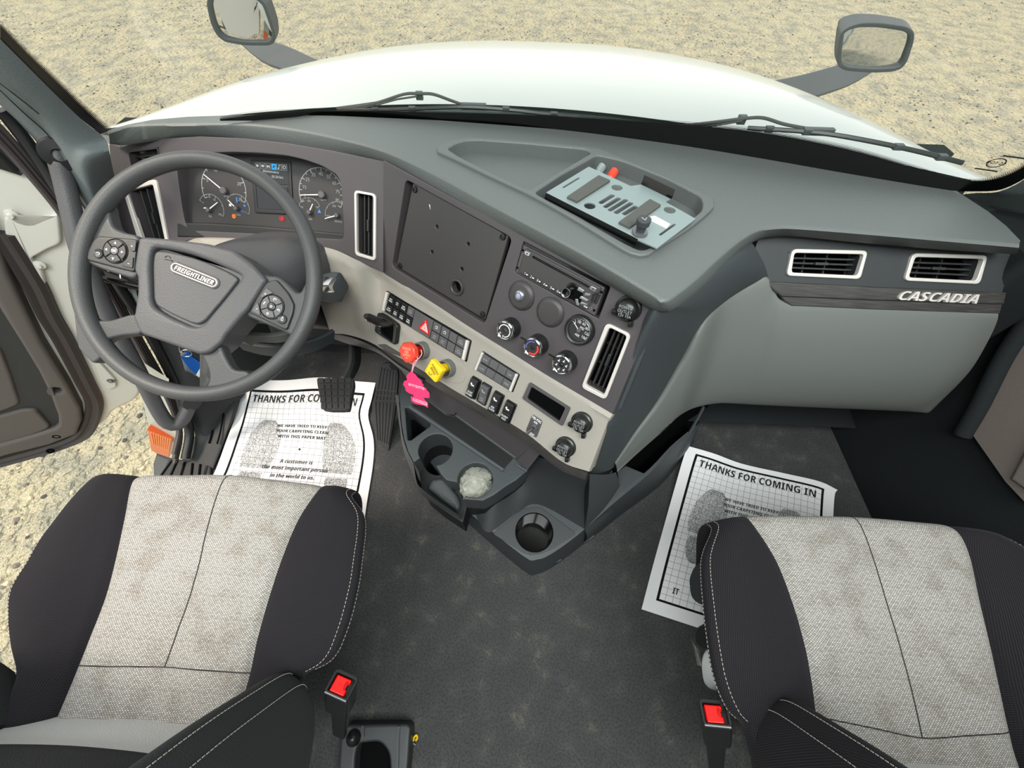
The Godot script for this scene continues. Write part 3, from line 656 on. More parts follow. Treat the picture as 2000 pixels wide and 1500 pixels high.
	gt.append_array(v3([-0.3495, 0.5917, -0.7476, -0.2728, 0.5891, -0.6943, -0.1896, 0.5863, -0.6366, -0.1167, 0.5822, -0.585, -0.0149, 0.5801, -0.5151, 0.0635, 0.5779, -0.4609, 0.1564, 0.5785, -0.3987, 0.1922, 0.5786, -0.3745]))
	var gb := v3([-0.5602, 0.3688, -0.722, -0.5151, 0.3887, -0.7074, -0.4634, 0.4049, -0.685, -0.418, 0.4153, -0.6621, -0.3665, 0.4214, -0.6312, -0.301, 0.4295, -0.5923, -0.2317, 0.4355, -0.5489, -0.1593, 0.4397, -0.5018, -0.0587, 0.448, -0.4385, 0.0274, 0.4533, -0.3827, 0.1059, 0.447, -0.3224, 0.1602, 0.462, -0.2971])
	var gc := PackedVector3Array()
	var lead := mixrow(gt, gb, 0.10, Vector3(0, 0.006, 0.014))
	for i in 4: gc.append(lead[i])
	gc.append_array(v3([-0.3665, 0.5604, -0.7501, -0.2882, 0.5584, -0.6935, -0.2032, 0.5585, -0.6341, -0.1278, 0.5569, -0.5799, -0.0235, 0.5577, -0.5075, 0.0575, 0.5582, -0.4513, 0.1506, 0.5606, -0.3882, 0.1848, 0.5622, -0.3655]))
	var gm := mixrow(gc, gb, 0.5)
	for i in 4: gm[i] += Vector3(0, 0, 0.012)
	var n := (fr(Vector3(-0.06, 0.4909, -0.4761), Vector3(0.819152, 0.000000, 0.573576), Vector3(0.328990, 0.819152, -0.469846))).basis.z
	var gu := mixrow(gt, gc, 0.45, n * 0.005)
	var rows := [gt, gu, gc, gm, gb, mixrow(gb, gb, 0, -n * 0.004 + Vector3(0, -0.006, -0.003)), mixrow(gb, gb, 0, -n * 0.03)]
	for r in rows.size(): rows[r] = fit3(rows[r], 6)
	for r in rows:      # the right end turns back round a soft edge
		var last: Vector3 = r[r.size() - 1]
		r.append(last + Vector3(0.004, -0.003, 0.0) - n * 0.006)
		r.append(last + Vector3(0.004, -0.006, -0.004) - n * 0.04)
		var first: Vector3 = r[0]
		r.insert(0, first + Vector3(-0.002, -0.004, -0.012))
		r.insert(0, first + Vector3(0.0, -0.01, -0.06))
	s = sh()
	s.loft(rows)
	part("switch_panel", s, M.stone_grey, d, Transform3D(), 50.0)
	# dark wood strip along its lower edge
	var w0 := v3([-0.3896, 0.4166, -0.6463, -0.3508, 0.4203, -0.6223, -0.3019, 0.4261, -0.593, -0.2324, 0.4322, -0.5496, -0.1598, 0.4365, -0.5024, -0.0589, 0.4448, -0.4388, 0.0276, 0.4501, -0.3829, 0.1063, 0.4439, -0.3224, 0.159, 0.456, -0.2959])
	var w1 := v3([-0.3942, 0.404, -0.6506, -0.3589, 0.4005, -0.623, -0.316, 0.4012, -0.5935, -0.2448, 0.4057, -0.5475, -0.1703, 0.4096, -0.4987, -0.0682, 0.4182, -0.4345, 0.0193, 0.4237, -0.378, 0.0999, 0.4188, -0.3173, 0.1572, 0.4318, -0.2883])
	s = sh()
	s.loft([fit3(mixrow(w0, w0, 0, -n * 0.012), 5), fit3(w0, 5), fit3(mixrow(w0, w1, 0.5, n * 0.002), 5), fit3(w1, 5), fit3(mixrow(w1, w1, 0, -n * 0.03), 5)])
	part("wood_strip", s, M.wood, d)
	var u0 := v3([-0.5608, 0.3622, -0.7256, -0.5119, 0.3815, -0.7079, -0.4584, 0.3963, -0.683, -0.3922, 0.4074, -0.6462, -0.3535, 0.4068, -0.6186, -0.3143, 0.4058, -0.5903, -0.2434, 0.4103, -0.5446])
	var u1 := v3([-0.5724, 0.3252, -0.7379, -0.5191, 0.3384, -0.7118, -0.4261, 0.3656, -0.67, -0.3796, 0.3712, -0.6422, -0.3453, 0.3705, -0.6176, -0.3152, 0.3681, -0.5945, -0.2632, 0.367, -0.5572])
	s = sh()
	s.loft([fit3(mixrow(u0, u0, 0, n * 0.003), 5), fit3(mixrow(u0, u1, 0.5, n * 0.006), 5), fit3(u1, 5), fit3(mixrow(u1, u1, 0, Vector3(0, 0.03, -0.09)), 5)])
	part("under_trim", s, M.face, d)
	# black tunnel behind the steering column
	s = sh()
	s.box(Vector3(-0.60, 0.46, -0.93), Vector3(0.62, 0.30, 0.08), 0.01)
	part("column_tunnel", s, M.black, d)
	# dark flank between the stack and the passenger panel
	var v := Vector3(0.1802, 0.3861, -0.3223)
	var left := PackedVector3Array([v])
	left.append(Vector3(0.1893, 0.5326, -0.355))
	left.append_array(v3([0.1964, 0.5752, -0.3777, 0.2137, 0.6746, -0.4246]))
	left.append_array(v3([0.23, 0.787, -0.4536, 0.2676, 0.787, -0.4743, 0.3468, 0.787, -0.5543, 0.4363, 0.787, -0.6425]))
	var right := v3([0.2587, 0.3181, -0.3724, 0.2909, 0.4014, -0.4177, 0.3322, 0.4699, -0.4666, 0.3583, 0.5659, -0.5102, 0.3762, 0.6475, -0.544])
	right.append_array(v3([0.4246, 0.669, -0.6, 0.4679, 0.688, -0.625, 0.5062, 0.7088, -0.632]))
	s = sh()
	s.loft(skin([mixrow(left, left, 0, Vector3(-0.01, 0.0, -0.02)), left, mixrow(left, right, 0.5, Vector3(0.006, 0.0, 0.006)), right, mixrow(right, right, 0, Vector3(0.0, -0.01, -0.03))], 5, 5), Vector3(0.6, 0.3, 0.7))
	part("flank", s, M.side, d, Transform3D(), 60.0)
func passenger(d: Node3D) -> void:
	var x := fr(Vector3(0.7174, 0.7412, -0.6494), Vector3(1.000000, 0.000000, 0.000000), Vector3(0.000000, 0.766044, -0.642788))
	var a := v2([-0.1867, 0.0186, -0.0418, 0.0209, -0.0427, -0.0204, -0.1773, -0.0194])
	var b := v2([0.0502, 0.0194, 0.192, 0.0207, 0.1928, -0.0205, 0.0572, -0.0196])
	var s := sh()
	s.slab(quadr(v2([-0.2524, 0.045, -0.2243, 0.0536, -0.0358, 0.0507, 0.2514, 0.041, 0.2576, -0.0432, -0.0074, -0.0422, -0.223, -0.0403, -0.2569, 0.0102]), 0.004), -0.03, 0.0, 0.002, [a, b])
	part("passenger_panel", s, M.face_dark, d, x)
	vent(d, x, v2([-0.1845, 0.0264, -0.037, 0.0283, -0.0357, -0.0266, -0.1842, -0.0252]), v2([-0.1786, 0.0189, -0.0428, 0.0209, -0.044, -0.0194, -0.1755, -0.0184]), false, 3)
	vent(d, x, v2([0.0506, 0.0271, 0.1961, 0.028, 0.2014, -0.0272, 0.0511, -0.0259]), v2([0.0582, 0.0197, 0.191, 0.0206, 0.1918, -0.0206, 0.058, -0.0191]), false, 3)
	# wood trim with raised letters
	s = sh()
	s.slab(v2([-0.2227, -0.0372, -0.0081, -0.0397, 0.2591, -0.0416, 0.2631, -0.0644, 0.0001, -0.0665, -0.1836, -0.0664, -0.2028, -0.0558]), -0.02, 0.006, 0.003)
	s.slab(v2([-0.1836, -0.0664, 0.0001, -0.0665, 0.2631, -0.0644, 0.2656, -0.0835, 0.0057, -0.085, -0.1572, -0.0841, -0.1715, -0.0773]), -0.02, 0.003, 0.002)
	var w := part("wood_trim", s, M.wood, d, x)
	s = sh()
	var p0 := Vector2(0.048, -0.0548)
	var p1 := Vector2(0.2005, -0.056)
	var mid := (p0 + p1) / 2
	s.text("CASCADIA", 0.0175, mid, 0.006, 0.005, "bold", 1.5, 0.42, (p1 - p0).angle())
	var lo := INF
	var hi := -INF
	for q in s.p:
		lo = minf(lo, q.x); hi = maxf(hi, q.x)
	var k := (p1.x - p0.x + 0.004) / (hi - lo)
	for i in s.p.size(): s.p[i].x = mid.x + (s.p[i].x - (lo + hi) / 2) * k
	part("chrome_lettering", s, M.silver, w)
	# big light grey knee panel with its tongue down the console
	var u := v3([0.2473, 0.3604, -0.3582, 0.2795, 0.4346, -0.4013, 0.3192, 0.5005, -0.4483, 0.3442, 0.5927, -0.4902, 0.3615, 0.6711, -0.5227])
	u.append_array(v3([0.4161, 0.6807, -0.588, 0.4589, 0.6988, -0.613, 0.4934, 0.7176, -0.62]))
	u.append_array(v3([0.519, 0.6961, -0.6103, 0.5493, 0.6764, -0.5937, 0.6388, 0.6759, -0.5933, 0.7751, 0.6752, -0.5927, 0.8896, 0.6755, -0.593, 0.9833, 0.6752, -0.5927]))
	var l := v3([0.2653, 0.3066, -0.3593, 0.3097, 0.3251, -0.3985, 0.3577, 0.3384, -0.4393, 0.3928, 0.3476, -0.4689, 0.4222, 0.3609, -0.4952])
	l.append_array(v3([0.4733, 0.3309, -0.536, 0.5033, 0.3457, -0.542, 0.5402, 0.3576, -0.545, 0.5797, 0.3611, -0.545, 0.6348, 0.3603, -0.545, 0.762, 0.3552, -0.548, 0.9325, 0.3492, -0.552, 1.051, 0.3412, -0.556, 1.1326, 0.3297, -0.56]))
	var m1 := mixrow(u, l, 0.2); var m2 := mixrow(u, l, 0.5); var m3 := mixrow(u, l, 0.8)
	var bul := [0, 0.004, 0.008, 0.012, 0.016, 0.02, 0.024, 0.026, 0.028, 0.030, 0.034, 0.034, 0.028, 0.0]
	var shift := [0, 0, 0, 0, 0, 0, 0, 0, 0, 0, 0.0, 0.0, 0.01, 0.016]
	for i in 14:
		m1[i] += Vector3(shift[i], 0.002, bul[i] * 0.75)
		m2[i] += Vector3(shift[i] * 1.7, 0.002, bul[i] * 1.15)
		m3[i] += Vector3(shift[i], 0.0, bul[i] * 0.9)
	s = sh()
	var rows := [mixrow(u, u, 0, Vector3(-0.004, 0.0, -0.02)), u, m1, m2, m3, l, mixrow(l, l, 0, Vector3(0.004, 0.004, -0.04)), mixrow(l, l, 0, Vector3(0.01, 0.03, -0.14))]
	rows = skin(rows, 5, 5)
	for r in rows:
		var e: Vector3 = r[r.size() - 1]
		r.append(e + Vector3(0.004, 0, -0.008))
		r.append(e + Vector3(0.002, 0.0, -0.06))
	s.loft(rows, Vector3(0.2, 0.3, 0.9))
	var gp := part("knee_panel", s, M.glove_grey, d, Transform3D(), 50.0)
	s = sh(Transform3D(fr(Vector3(0.083, 0, -0.158), Vector3(0.787578, 0.000000, -0.616215), Vector3(-0.115283, 0.982344, -0.147343)).basis, Vector3.ZERO))
	var mark := Vector2(0.4248, 0.3657)
	s = sh()
	s.text("AIRBAG", 0.008, Vector2.ZERO, 0.001, 0.0008, "bold", 1.0, 0.2)
	part("airbag_mark", s, M.ink, gp, Transform3D(fr(Vector3(0.083, 0, -0.158), Vector3(0.787578, 0.000000, -0.616215), Vector3(-0.115283, 0.982344, -0.147343)).basis, Vector3(0.3813, 0.3638, -0.4574)) * Transform3D(Basis(Vector3.BACK, 0.42), Vector3.ZERO))
	# dark lower dash behind it
	s = sh()
	s.loft(skin([v3([0.5331, 0.1501, -0.6, 0.8363, 0.1187, -0.62, 1.2132, 0.0778, -0.64, 1.6038, 0.0442, -0.66]), v3([0.60, 0.12, -0.74, 0.75, 0.12, -0.78, 0.95, 0.12, -0.8, 1.14, 0.12, -0.8]), v3([0.60, 0.04, -0.86, 0.75, 0.04, -0.9, 0.95, 0.04, -0.92, 1.14, 0.04, -0.92])], 4, 4), Vector3(0, 0.3, 0.9))
	part("lower_dash", s, M.carpet, d)
	# end cap towards the passenger door
	s = sh()
	s.box(Vector3(1.04, 0.60, -0.74), Vector3(0.16, 0.36, 0.22), 0.02)
	part("end_panel", s, M.carpet, d)
func cluster(d: Node3D) -> void:
	var x := fr(Vector3(-0.6182, 0.6977, -0.8876), Vector3(0.992546, 0.000000, 0.121869), Vector3(0.078336, 0.766044, -0.637996))
	var s := sh()
	s.slab(v2([-0.2966, 0.0669, -0.1536, 0.1035, 0.0331, 0.1115, 0.2001, 0.0768, 0.2123, -0.0834, -0.0648, -0.1034, -0.2908, -0.1187]), -0.012, 0.0)
	var dial := part("instrument_cluster", s, M.dial, d, x)
	s = sh()
	s.slab(v2([-0.2742, -0.0919, -0.1827, -0.0836, -0.0625, -0.0773, 0.0847, -0.0727, 0.2054, -0.0706, 0.2052, -0.097, -0.056, -0.1133, -0.2797, -0.1274]), -0.01, 0.012, 0.004)
	part("cluster_sill", s, M.black, dial)
	# gauges: centre, radius, scale from/to (degrees), needle angle, numbers
	var cs := [Vector2(-0.142, 0), Vector2(0.1171, 0.0153), Vector2(-0.1825, -0.0493), Vector2(-0.1087, -0.0395), Vector2(0.0863, -0.026), Vector2(0.1587, -0.0317)]
	var rs := [Vector2(-0.2024, -0.0069), Vector2(0.0597, 0.0087), Vector2(-0.2173, -0.054), Vector2(-0.1408, -0.0439), Vector2(0.057, -0.0301), Vector2(0.1263, -0.0373)]
	var hub := [Vector2(-0.1376, -0.0043), Vector2(0.1232, 0.0125), Vector2(-0.1873, -0.0534), Vector2(-0.1082, -0.0419), Vector2(0.0867, -0.0319), Vector2(0.1607, -0.0303)]
	var tip := [Vector2(-0.1879, 0.0284), Vector2(0.0663, 0.0064), Vector2(-0.1584, -0.0324), Vector2(-0.1287, -0.0241), Vector2(0.0977, -0.0108), Vector2(0.1282, -0.0413)]
	var spans := [[205, -25], [205, -28], [150, -25], [150, -22], [165, 25], [185, 38]]
	for i in 6:
		var r: float = cs[i].distance_to(rs[i])
		var a0 := deg_to_rad(spans[i][0])
		var a1 := deg_to_rad(spans[i][1])
		s = sh(at2(cs[i]))
		s.slab(arc(r * 0.972, r, a1, a0, 28), 0.0, 0.0006)
		var n: int = [11, 17, 5, 5, 5, 5][i]
		for k in n:
			var a: float = lerp(a0, a1, k / (n - 1.0))
			var ln := 0.12 if k % 2 == 0 else 0.07
			s.slab(arc(r * (0.97 - ln), r * 0.97, a - 0.016, a + 0.016, 1), 0.0, 0.0006)
		var nums: Array = [["0", "5", "10", "15", "20", "25"], ["5", "15", "25", "35", "45", "55", "65", "75", "85"], ["0", "50", "100"], ["E", "1/2", "F"], ["50", "100", "150"], ["150", "200", "250"]][i]
		for k in nums.size():
			var a: float = lerp(a0, a1, (k + (0.5 if i == 1 else 0.0)) / (nums.size() - (0.0 if i == 1 else 1.0)))
			s.text(nums[k], 0.0075 if i < 2 else 0.0038, Vector2.from_angle(a) * r * (0.76 if i < 2 else 0.72), 0.0, 0.0006, "", 0.95)
		part("gauge_scale", s, M.grey_print, dial)
		s = sh()
		s.text(["RPM", "MPH", "OIL", "FUEL", "AIR", "WATER"][i], 0.0042, hub[i] + Vector2(0.0, -0.011 if i < 2 else -0.014), 0.0, 0.0006)
		part("gauge_lettering", s, M.grey_print, dial)
		var v: Vector2 = tip[i] - hub[i]
		s = sh(at2(hub[i], 0.005, v.angle()))
		s.slab(v2([-0.002, -0.0014, v.length(), -0.0008, v.length(), 0.0008, -0.002, 0.0014]), 0, 0.001)
		part("gauge_needle", s, M.needle, dial)
		s = sh(at2(hub[i]))
		var hr := 0.009 if i < 2 else 0.006
		s.lathe(v2([0.0, 0.009, hr * 0.8, 0.009, hr, 0.007, hr, 0.0]), 20)
		part("needle_hub", s, M.button_grey, dial, at2(hub[i] - v.normalized() * -hr * 0.2) * at2(hub[i]).affine_inverse())
	# message screens
	s = sh()
	s.slab(quadr(v2([-0.0618, 0.0737, 0.0426, 0.0789, 0.0427, -0.0411, -0.0612, -0.0468]), 0.004), -0.002, 0.003, 0.002, [quadr(v2([-0.0537, 0.0677, 0.0333, 0.072, 0.0351, -0.0323, -0.0519, -0.0362]), 0.002)])
	part("screen_frame", s, M.black, dial)
	s = sh()
	s.slab(v2([-0.0537, 0.0677, 0.0333, 0.072, 0.0345, 0.027, -0.0537, 0.0222]), 0.0, 0.0014)
	part("screen", s, M.screen, dial)
	s = sh()
	s.slab(v2([-0.0528, 0.0165, 0.0301, 0.0209, 0.0324, -0.0314, -0.0519, -0.0362]), 0.0, 0.0014)
	part("screen", s, M.screen, dial)
	var tabs := [Vector2(-0.0448, 0.0617), Vector2(-0.0306, 0.0624), Vector2(-0.0165, 0.0631), Vector2(-0.0018, 0.0633), Vector2(0.0116, 0.0639), Vector2(0.0256, 0.0646)]
	for i in 6:
		s = sh(at2(tabs[i]))
		s.slab(rect(0.0125, 0.0135), 0.0014, 0.0018, 0.0, [rect(0.0112, 0.0122)] if i != 3 else [])
		part("menu_tab", s, M.screen_blue if i == 3 else M.grey_print, dial)
		s = sh(at2(tabs[i]))
		match i:
			0: s.slab(ring(0.0032, 14), 0.0018, 0.0022)
			1: s.slab(rect(0.007, 0.005, 0.0015), 0.0018, 0.0022)
			2: s.slab(rect(0.008, 0.0035), 0.0018, 0.0022); s.slab(ring(0.0013, 8, Vector2(-0.002, -0.003)), 0.0018, 0.0022); s.slab(ring(0.0013, 8, Vector2(0.003, -0.003)), 0.0018, 0.0022)
			3: s.slab(v2([-0.003, -0.001, -0.001, -0.003, 0.003, 0.0025, 0.002, 0.0035]), 0.0018, 0.0022)
			4: s.slab(rect(0.0012, 0.008), 0.0018, 0.0022); s.slab(ring(0.0018, 10, Vector2(-0.0018, -0.0035)), 0.0018, 0.0022); s.slab(rect(0.004, 0.0016, 0, 1, Vector2(0.0015, 0.0035)), 0.0018, 0.0022)
			5: s.slab(ring(0.004, 14), 0.0018, 0.0022, 0.0, [ring(0.0026, 14)])
		part("menu_icon", s, M.ink if i == 3 else M.screen_lit, dial)
	s = sh()
	s.text("Maintenance", 0.0052, Vector2(-0.0107, 0.0518), 0.0014, 0.0005)
	s.text("02:24 hrs", 0.0052, Vector2(0.006, 0.0414), 0.0014, 0.0005)
	part("screen_lettering", s, M.screen_lit, dial)
	# warning lights and small print
	s = sh(at2(Vector2(-0.1207, -0.0607)))
	s.slab(ring(0.0055, 16), 0, 0.0012, 0, [ring(0.0025, 12)]); s.slab(rect(0.003, 0.007), 0, 0.0014)
	part("warning_light", s, M.amber_lit, dial)
	s = sh(at2(Vector2(0.0104, -0.0527)))
	s.slab(ring(0.0058, 18), 0, 0.0012, 0, [ring(0.0044, 16)]); s.slab(rect(0.0055, 0.0055, 0.001), 0, 0.0012); s.slab(arc(0.0066, 0.0074, -0.7, 0.7, 6), 0, 0.0012); s.slab(arc(0.0066, 0.0074, PI - 0.7, PI + 0.7, 6), 0, 0.0012)
	part("warning_light", s, M.red_lit, dial)
	s = sh()
	s.text("DEF", 0.005, Vector2(-0.0961, -0.0467), 0.0, 0.0006)
	s.slab(rect(0.003, 0.012, 0.001, 2, Vector2(-0.1068, -0.0214)), 0.0, 0.003)
	s.slab(ring(0.0028, 10, Vector2(-0.0891, -0.0328)), 0.0, 0.0006)
	part("gauge_lettering", s, M.blue_print, dial)
	s = sh(at2(Vector2(0.1112, -0.0253)))
	s.slab(v2([-0.005, -0.004, 0.005, -0.004, 0.0, 0.005]), 0, 0.0006)
	part("gauge_symbol", s, M.blue_print, dial)
	s = sh(at2(Vector2(-0.1292, -0.0349)))
	s.slab(rect(0.0045, 0.006), 0, 0.0006); s.slab(rect(0.001, 0.005, 0, 1, Vector2(0.0036, 0.0)), 0, 0.0006)
	part("gauge_symbol", s, M.white_print, dial)
	s = sh(at2(Vector2(-0.2002, -0.0486)))
	s.slab(v2([-0.005, -0.001, 0.0, -0.002, 0.005, 0.001, 0.0, 0.0015]), 0, 0.0006)
	part("gauge_symbol", s, M.white_print, dial)


# ---------------------------------------------------------------- controls on the dashboard and things lying on it
func disc(prof: Array, seg := 36) -> ArrayMesh:
	var s := sh()
	s.lathe(v2(prof), seg)
	return s.mesh()
func controls() -> void:
	var d := get_node("dashboard")
	var xf := fr(Vector3(0.0235, 0.6866, -0.5519), Vector3(0.829038, 0.000000, 0.559193), Vector3(0.245134, 0.898794, -0.363426))
	var xg := fr(Vector3(-0.06, 0.4909, -0.4761), Vector3(0.819152, 0.000000, 0.573576), Vector3(0.328990, 0.819152, -0.469846))
	stack(d, xf)
	switches(d, xg)
	parked(d, xg)
	bracket()
func stack(d: Node3D, xf: Transform3D) -> void:
	# blank plate where a screen could go
	var s := sh()
	s.slab(quadr(v2([-0.3948, 0.1193, -0.0919, 0.1044, -0.1011, -0.0979, -0.4085, -0.0894]), 0.01), -0.02, -0.004, 0.003)
	var po := quadr(v2([-0.358, 0.1203, -0.0982, 0.1054, -0.1014, -0.0819, -0.3804, -0.0766]), 0.004)
	var bores := []
	for c in [Vector2(-0.2759, 0.0575), Vector2(-0.187, 0.0544), Vector2(-0.2783, 0.0009), Vector2(-0.1894, -0.0014)]: bores.append(ring(0.0038, 14, c))
	bores.append(ring(0.0135, 28, Vector2(-0.1929, -0.0458)))
	s = sh()
	s.slab(po, -0.014, -0.004, 0.002, bores)
	var bp := part("blank_plate", s, M.plate_dark, d, xf)
	s = sh(); s.slab(po, -0.024, -0.018)
	part("backing", s, M.hole, bp)
	s = sh(at2(Vector2(-0.191, -0.0443), -0.004))
	s.lathe(v2([0.013, -0.012, 0.013, 0.004, 0.015, 0.006, 0.018, 0.005, 0.0195, 0.0, 0.0195, -0.004]), 32)
	part("grommet", s, M.plate_dark, bp)
	var screw := disc([0.0, 0.001, 0.0025, 0.001, 0.003, 0.003, 0.006, 0.0025, 0.007, 0.0, 0.007, -0.004], 20)
	for c in [Vector2(-0.3495, 0.1096), Vector2(-0.1096, 0.1002), Vector2(-0.367, -0.0694), Vector2(-0.1098, -0.0728)]: put("plate_screw", screw, M.key_black, bp, at2(c, -0.003))
	for c in [Vector2(-0.2783, 0.0009), Vector2(-0.1894, -0.0014)]: put("plate_screw", disc([0.0, -0.004, 0.0028, -0.004, 0.0032, -0.001, 0.0036, -0.006], 14), M.key_black, bp, at2(c, -0.004))
	s = sh(); s.slab(v2([-0.0012, 0.004, 0.0, -0.007, 0.0013, 0.003]), 0, 0.0004)
	part("paint_fleck", s, M.white_print, bp, at2(Vector2(-0.3028, 0.0908), -0.0038, 0.5))
	# radio
	s = sh()
	s.slab(v2([-0.0771, 0.1044, 0.1288, 0.0979, 0.1306, 0.0314, -0.0745, 0.0375]), -0.05, -0.018)
	s.slab(v2([-0.0599, 0.1082, 0.1219, 0.1024, 0.1212, 0.0972, -0.0592, 0.1031]), -0.02, -0.004)
	var r := part("radio", s, M.gloss_black, d, xf)
	s = sh()
	s.slab(quadr(v2([-0.0601, 0.1036, 0.1198, 0.0973, 0.1241, 0.0424, -0.0605, 0.0481]), 0.002), -0.02, -0.001, 0.002)
	part("radio_face", s, M.face, r)
	s = sh()
	s.slab(quadr(v2([-0.0519, 0.1011, 0.115, 0.0959, 0.1155, 0.0857, 0.1056, 0.0771, 0.1094, 0.0541, 0.1029, 0.0466, -0.0529, 0.0517]), 0.003), -0.004, 0.003, 0.003)
	part("display", s, M.plate_dark, r)
	s = sh()
	s.slab(quadr(v2([-0.0317, 0.0945, 0.0937, 0.089, 0.0933, 0.0853, -0.032, 0.0904]), 0.002), 0.0, 0.0034)
	part("disc_slot", s, M.hole, r)
	s = sh()
	s.tube(v3([0.021, 0.7717, -0.5983, 0.119, 0.7665, -0.5291]), 0.0004, 4)
	part("slot_line", s, M.slat, r, xf.affine_inverse())
	var bs := [Vector2(-0.0439, 0.0935), Vector2(0.1026, 0.0881)]
	var u := (Vector2(0.1026, 0.0881) - Vector2(-0.0439, 0.0935)).angle()
	for c in bs:
		s = sh(at2(c, 0.002, u))
		s.slab(rect(0.012, 0.0075, 0.002), 0, 0.003, 0.001)
		var b := part("radio_button", s, M.satin, r)
		s = sh(at2(c, 0.005, u)); s.slab(v2([-0.0025, -0.001, 0.0025, -0.001, 0.0, 0.0018]), 0, 0.0004)
		part("symbol", s, M.ink, b)
	var k6 := [Vector2(-0.0333, 0.0568), Vector2(-0.0187, 0.0564), Vector2(-0.0033, 0.0559), Vector2(0.0126, 0.0551), Vector2(0.0284, 0.055), Vector2(0.0432, 0.0544)]
	for i in 6:
		s = sh(at2(k6[i], 0.001, u))
		s.slab(rect(0.0125, 0.0062, 0.0012), 0, 0.003, 0.001)
		var b := part("preset_button", s, M.button, r)
		s = sh(at2(k6[i], 0.004, u))
		s.text(str(i + 1), 0.0032, Vector2(-0.003, 0), 0, 0.0005)
		s.slab(rect(0.0045, 0.002, 0, 1, Vector2(0.0022, -0.0004)), 0, 0.0005)
		part("button_lettering", s, M.white_print, b)
	s = sh()
	s.slab(smooth2(v2([0.0534, 0.0697, 0.058, 0.08, 0.0705, 0.0816, 0.0832, 0.0773, 0.0902, 0.0663, 0.0883, 0.0529, 0.074, 0.0523, 0.0625, 0.0531]), 40), 0, 0.005, 0.002)
	part("control_pod", s, M.gloss_black, r)
	s = sh(at2(Vector2(0.061, 0.0635)))
	s.lathe(v2([0.0, 0.015, 0.0055, 0.0152, 0.0075, 0.0165, 0.0085, 0.015, 0.009, 0.0, 0.0, 0.0]), 28)
	part("volume_knob", s, M.gloss_black, r)
	s = sh(at2(Vector2(0.061, 0.0635)))
	s.lathe(v2([0.0078, 0.0168, 0.0086, 0.0172, 0.009, 0.016, 0.0084, 0.0155]), 28)
	part("knob_ring", s, M.satin, r)
	var chips := [[Vector2(0.0823, 0.0769), 0.0, 0.014, 0.007], [Vector2(0.0973, 0.0748), 0.3, 0.012, 0.006], [Vector2(0.0942, 0.0646), 0.0, 0.018, 0.006], [Vector2(0.0848, 0.0533), -0.9, 0.014, 0.006], [Vector2(0.0977, 0.0564), 0.2, 0.014, 0.005], [Vector2(0.1029, 0.0521), 0.0, 0.010, 0.004]]
	for c in chips:
		s = sh(at2(c[0], 0.002, u + c[1])); s.slab(quadr(v2([-c[2] / 2, -c[3] / 2, c[2] * 0.35, -c[3] / 2, c[2] / 2, c[3] * 0.3, -c[2] * 0.4, c[3] / 2]), 0.001), 0, 0.004, 0.001)
		part("radio_button", s, M.satin, r)
	s = sh(at2(Vector2(0.1132, 0.0743), 0.0, u)); s.slab(rect(0.010, 0.020, 0.002), -0.002, 0.002, 0.001, [rect(0.008, 0.016, 0.001)]); s.slab(rect(0.003, 0.014), -0.002, 0.001)
	part("usb_socket", s, M.key_black, r)
	for c in [Vector2(-0.0572, 0.0939), Vector2(-0.0583, 0.0583), Vector2(0.1178, 0.0877), Vector2(0.1188, 0.0516)]:
		put("radio_hole", disc([0.0, 0.0008, 0.0022, 0.0008, 0.0026, 0.0], 12), M.hole, r, at2(c, -0.001))
	s = sh(at2(Vector2(0.1114, 0.0522))); s.lathe(v2([0.0018, 0.001, 0.0032, 0.001, 0.0036, 0.0]), 14)
	part("aux_socket", s, M.satin, r)
	# two blanking caps, one with a metal push button, and an air gauge
	var cap_mesh := disc([0.0, 0.0075, 0.021, 0.0075, 0.0245, 0.0062, 0.0285, 0.0035, 0.0305, 0.0, 0.0305, -0.004], 48)
	for c in [Vector2(-0.031, 0.0105), Vector2(0.0397, 0.0082)]: put("blanking_cap", cap_mesh, M.plate_dark, d, xf * at2(c))
	var pb := put("push_button", disc([0.0, 0.014, 0.006, 0.014, 0.0085, 0.0135, 0.0105, 0.0115, 0.011, 0.0095, 0.011, 0.006], 28), M.satin, d, xf * at2(Vector2(-0.0306, 0.0129)))
	put("lit_ring", disc([0.0055, 0.0142, 0.0062, 0.0146, 0.0072, 0.0142], 28), M.blue_arc, pb)
	var g := put("air_gauge", disc([0.0225, 0.004, 0.0235, 0.009, 0.026, 0.0105, 0.0285, 0.009, 0.0305, 0.0, 0.0305, -0.004], 48), M.key_black, d, xf * at2(Vector2(0.1091, 0.0056)))
	put("gauge_face", disc([0.0, 0.004, 0.0235, 0.004], 36), M.dial, g)
	put("bezel_ring", disc([0.0225, 0.0085, 0.0235, 0.0105, 0.0245, 0.0095], 36), M.steel, g)
	s = sh(Transform3D(Basis(Vector3.BACK, -0.1), Vector3(0, 0, 0.005)))
	for k in 7: s.text(["0", "30", "60", "90", "120", "150", ""][k], 0.0048, Vector2.from_angle(deg_to_rad(150 - 35 * k)) * 0.0165, 0, 0.0005)
	for k in 13: s.slab(arc(0.0195, 0.0215, deg_to_rad(155 - 15 * k) - 0.02, deg_to_rad(155 - 15 * k) + 0.02, 1), 0, 0.0005)
	s.text("PSI", 0.0045, Vector2(0.003, 0.007), 0, 0.0005); s.text("AIR", 0.0045, Vector2(0.001, -0.010), 0, 0.0005)
	part("gauge_lettering", s, M.white_print, g)
	s = sh(Transform3D(Basis(Vector3.BACK, deg_to_rad(146)), Vector3(0, 0, 0.006))); s.slab(v2([-0.004, -0.0008, 0.018, -0.0004, 0.018, 0.0004, -0.004, 0.0008]), 0, 0.0008)
	part("gauge_needle", s, M.needle, g)
